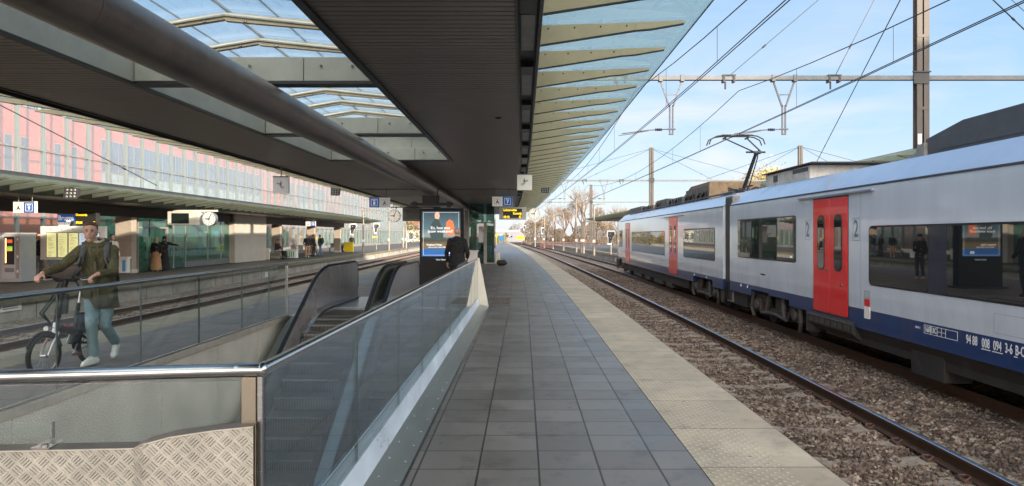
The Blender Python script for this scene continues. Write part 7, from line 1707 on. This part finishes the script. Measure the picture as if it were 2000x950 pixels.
# ---- people on the far left platform
G_ = 'travellers on the far left platform'
def far(label, px_, y, **kw):
    kind = kw.pop('kind', 'stand'); h = kw.pop('h', 1.72); yaw = kw.pop('yaw', 0); st_ = kw.pop('stride', 0); dx = kw.pop('dx', 0)
    aL, aR = kw.pop('armL', None), kw.pop('armR', None)
    J_ = sitting(h, yaw, kw.pop('seat', .47)) if kind == 'sit' else standing(h, yaw, st_, armL=aL, armR=aR)
    return make_person(label, (P(px_,y)+dx, y, 0), J_, voxel=.022, group=G_, face=False, **kw)[0]
far('person in black half hidden by the timetable board', 74, 27.2, yaw=1.2, top=(.012,.012,.014), bottom=(.22,.21,.20), shoes=(.7,.7,.7), hair=(.12,.04,.02))
far('person in a cream coat behind the man with the bicycle', 219, 27.5, yaw=1.0, top=(.62,.57,.48), bottom=(.05,.05,.06), hair=(.02,.015,.012), h=1.68)
far('woman in a black top and long tan skirt at the waiting room door', 305, 32.6, yaw=.1, top=(.012,.012,.013), skirt=(.40,.22,.11), hair=(.62,.45,.32), hairkind='hood', shoes=(.75,.75,.75), h=1.56)
far('woman in black with a dark headscarf holding the waiting room door', 321, 33.2, yaw=.4, top=(.010,.010,.012), skirt=(.012,.012,.014), hair=(.008,.008,.010), hairkind='hood', h=1.60, armL=((.40,-.05,1.32),(.68,-.08,1.28)))
far('seated man in dark clothes behind the waiting room glass, left', 347, 38.0, kind='sit', dx=-.6, yaw=1.3, top=(.015,.02,.03), bottom=(.02,.03,.05), hair=(.02,.015,.01), hairkind='short')
far('seated man in dark clothes behind the waiting room glass, right', 359, 39.4, kind='sit', dx=-.6, yaw=1.1, top=(.015,.02,.03), bottom=(.03,.06,.10), hair=(.02,.015,.01))
far('man in a blue cap sitting on a wire chair', 541, 49.05, kind='sit', yaw=1.3, top=(.012,.012,.014), bottom=(.50,.50,.50), hair=(.03,.10,.32), hairkind='cap', shoes=(.05,.05,.05))
far('person in a brown coat standing behind the man in the blue cap', 548, 53, yaw=.8, top=(.28,.18,.12), bottom=(.1,.09,.08), hair=(.02,.015,.01))
far('person with a black top and tan trousers looking down', 600, 54, yaw=.5, top=(.02,.02,.026), bottom=(.50,.30,.18), shoes=(.75,.75,.73), hair=(.02,.015,.01))
far('person in a long dark coat in the middle of the group', 612, 56, yaw=1.2, top=(.03,.03,.03), bottom=(.04,.04,.04), hair=(.10,.06,.04), hem=-.5)
pb_ = far('person in blue carrying a green backpack at the right of the group', 625, 56, yaw=2.2, stride=.4, top=(.08,.12,.20), bottom=(.10,.17,.27), hair=(.08,.04,.03))
x, y = P(629,55.8), 55.8; c = MB(); c.ball((x, y, 1.22), (.17,.14,.27), 16, 10); b2 = c.build('backpack', cm((.015,.05,.05)), label='dark green backpack on the person in blue', cat='backpack', smooth=True)
far('person in black with pale hair sitting near the yellow box', 661, 72.4, kind='sit', yaw=1.3, top=(.02,.02,.025), bottom=(.03,.03,.035), hair=(.6,.5,.4))
far('person in black standing beside the yellow box', 687, 73.5, yaw=.3, top=(.01,.01,.012), bottom=(.01,.01,.012), hair=(.03,.02,.015))
pl_ = make_person('person in black sitting behind the glass of the lift', (P(944,43), 43.2, 0), sitting(1.7, -1.1), top=(.012,.012,.014), bottom=(.02,.02,.02), hair=(.02,.015,.01), voxel=.022, face=False)[0]
t = thing('pushchair', 'dark folded pushchair beside the man in the blue cap', 'pushchair', (P(556,49), 48.8, 0)); x = P(556,49)
q = MB(); q.tube([(x-.1,48.8,.1),(x+.0,48.8,.55),(x-.25,48.8,.95)], .02, 6); q.tube([(x+.25,48.8,.1),(x-.05,48.8,.6)], .02, 6); q.rings([(x+.05,48.8,.25,.16,.15,0),(x,48.8,.6,.2,.15,0)], 10); q.build('frame', blk, t)
for dx in (-.12, .28): q = MB(); q.tube([(x+dx+.1*math.cos(a), 48.75, .11+.1*math.sin(a)) for a in np.linspace(0, 2*PI, 13)[:-1]], .018, 6, closed=True); q.build('wheel', m_tyre, t, smooth=True)
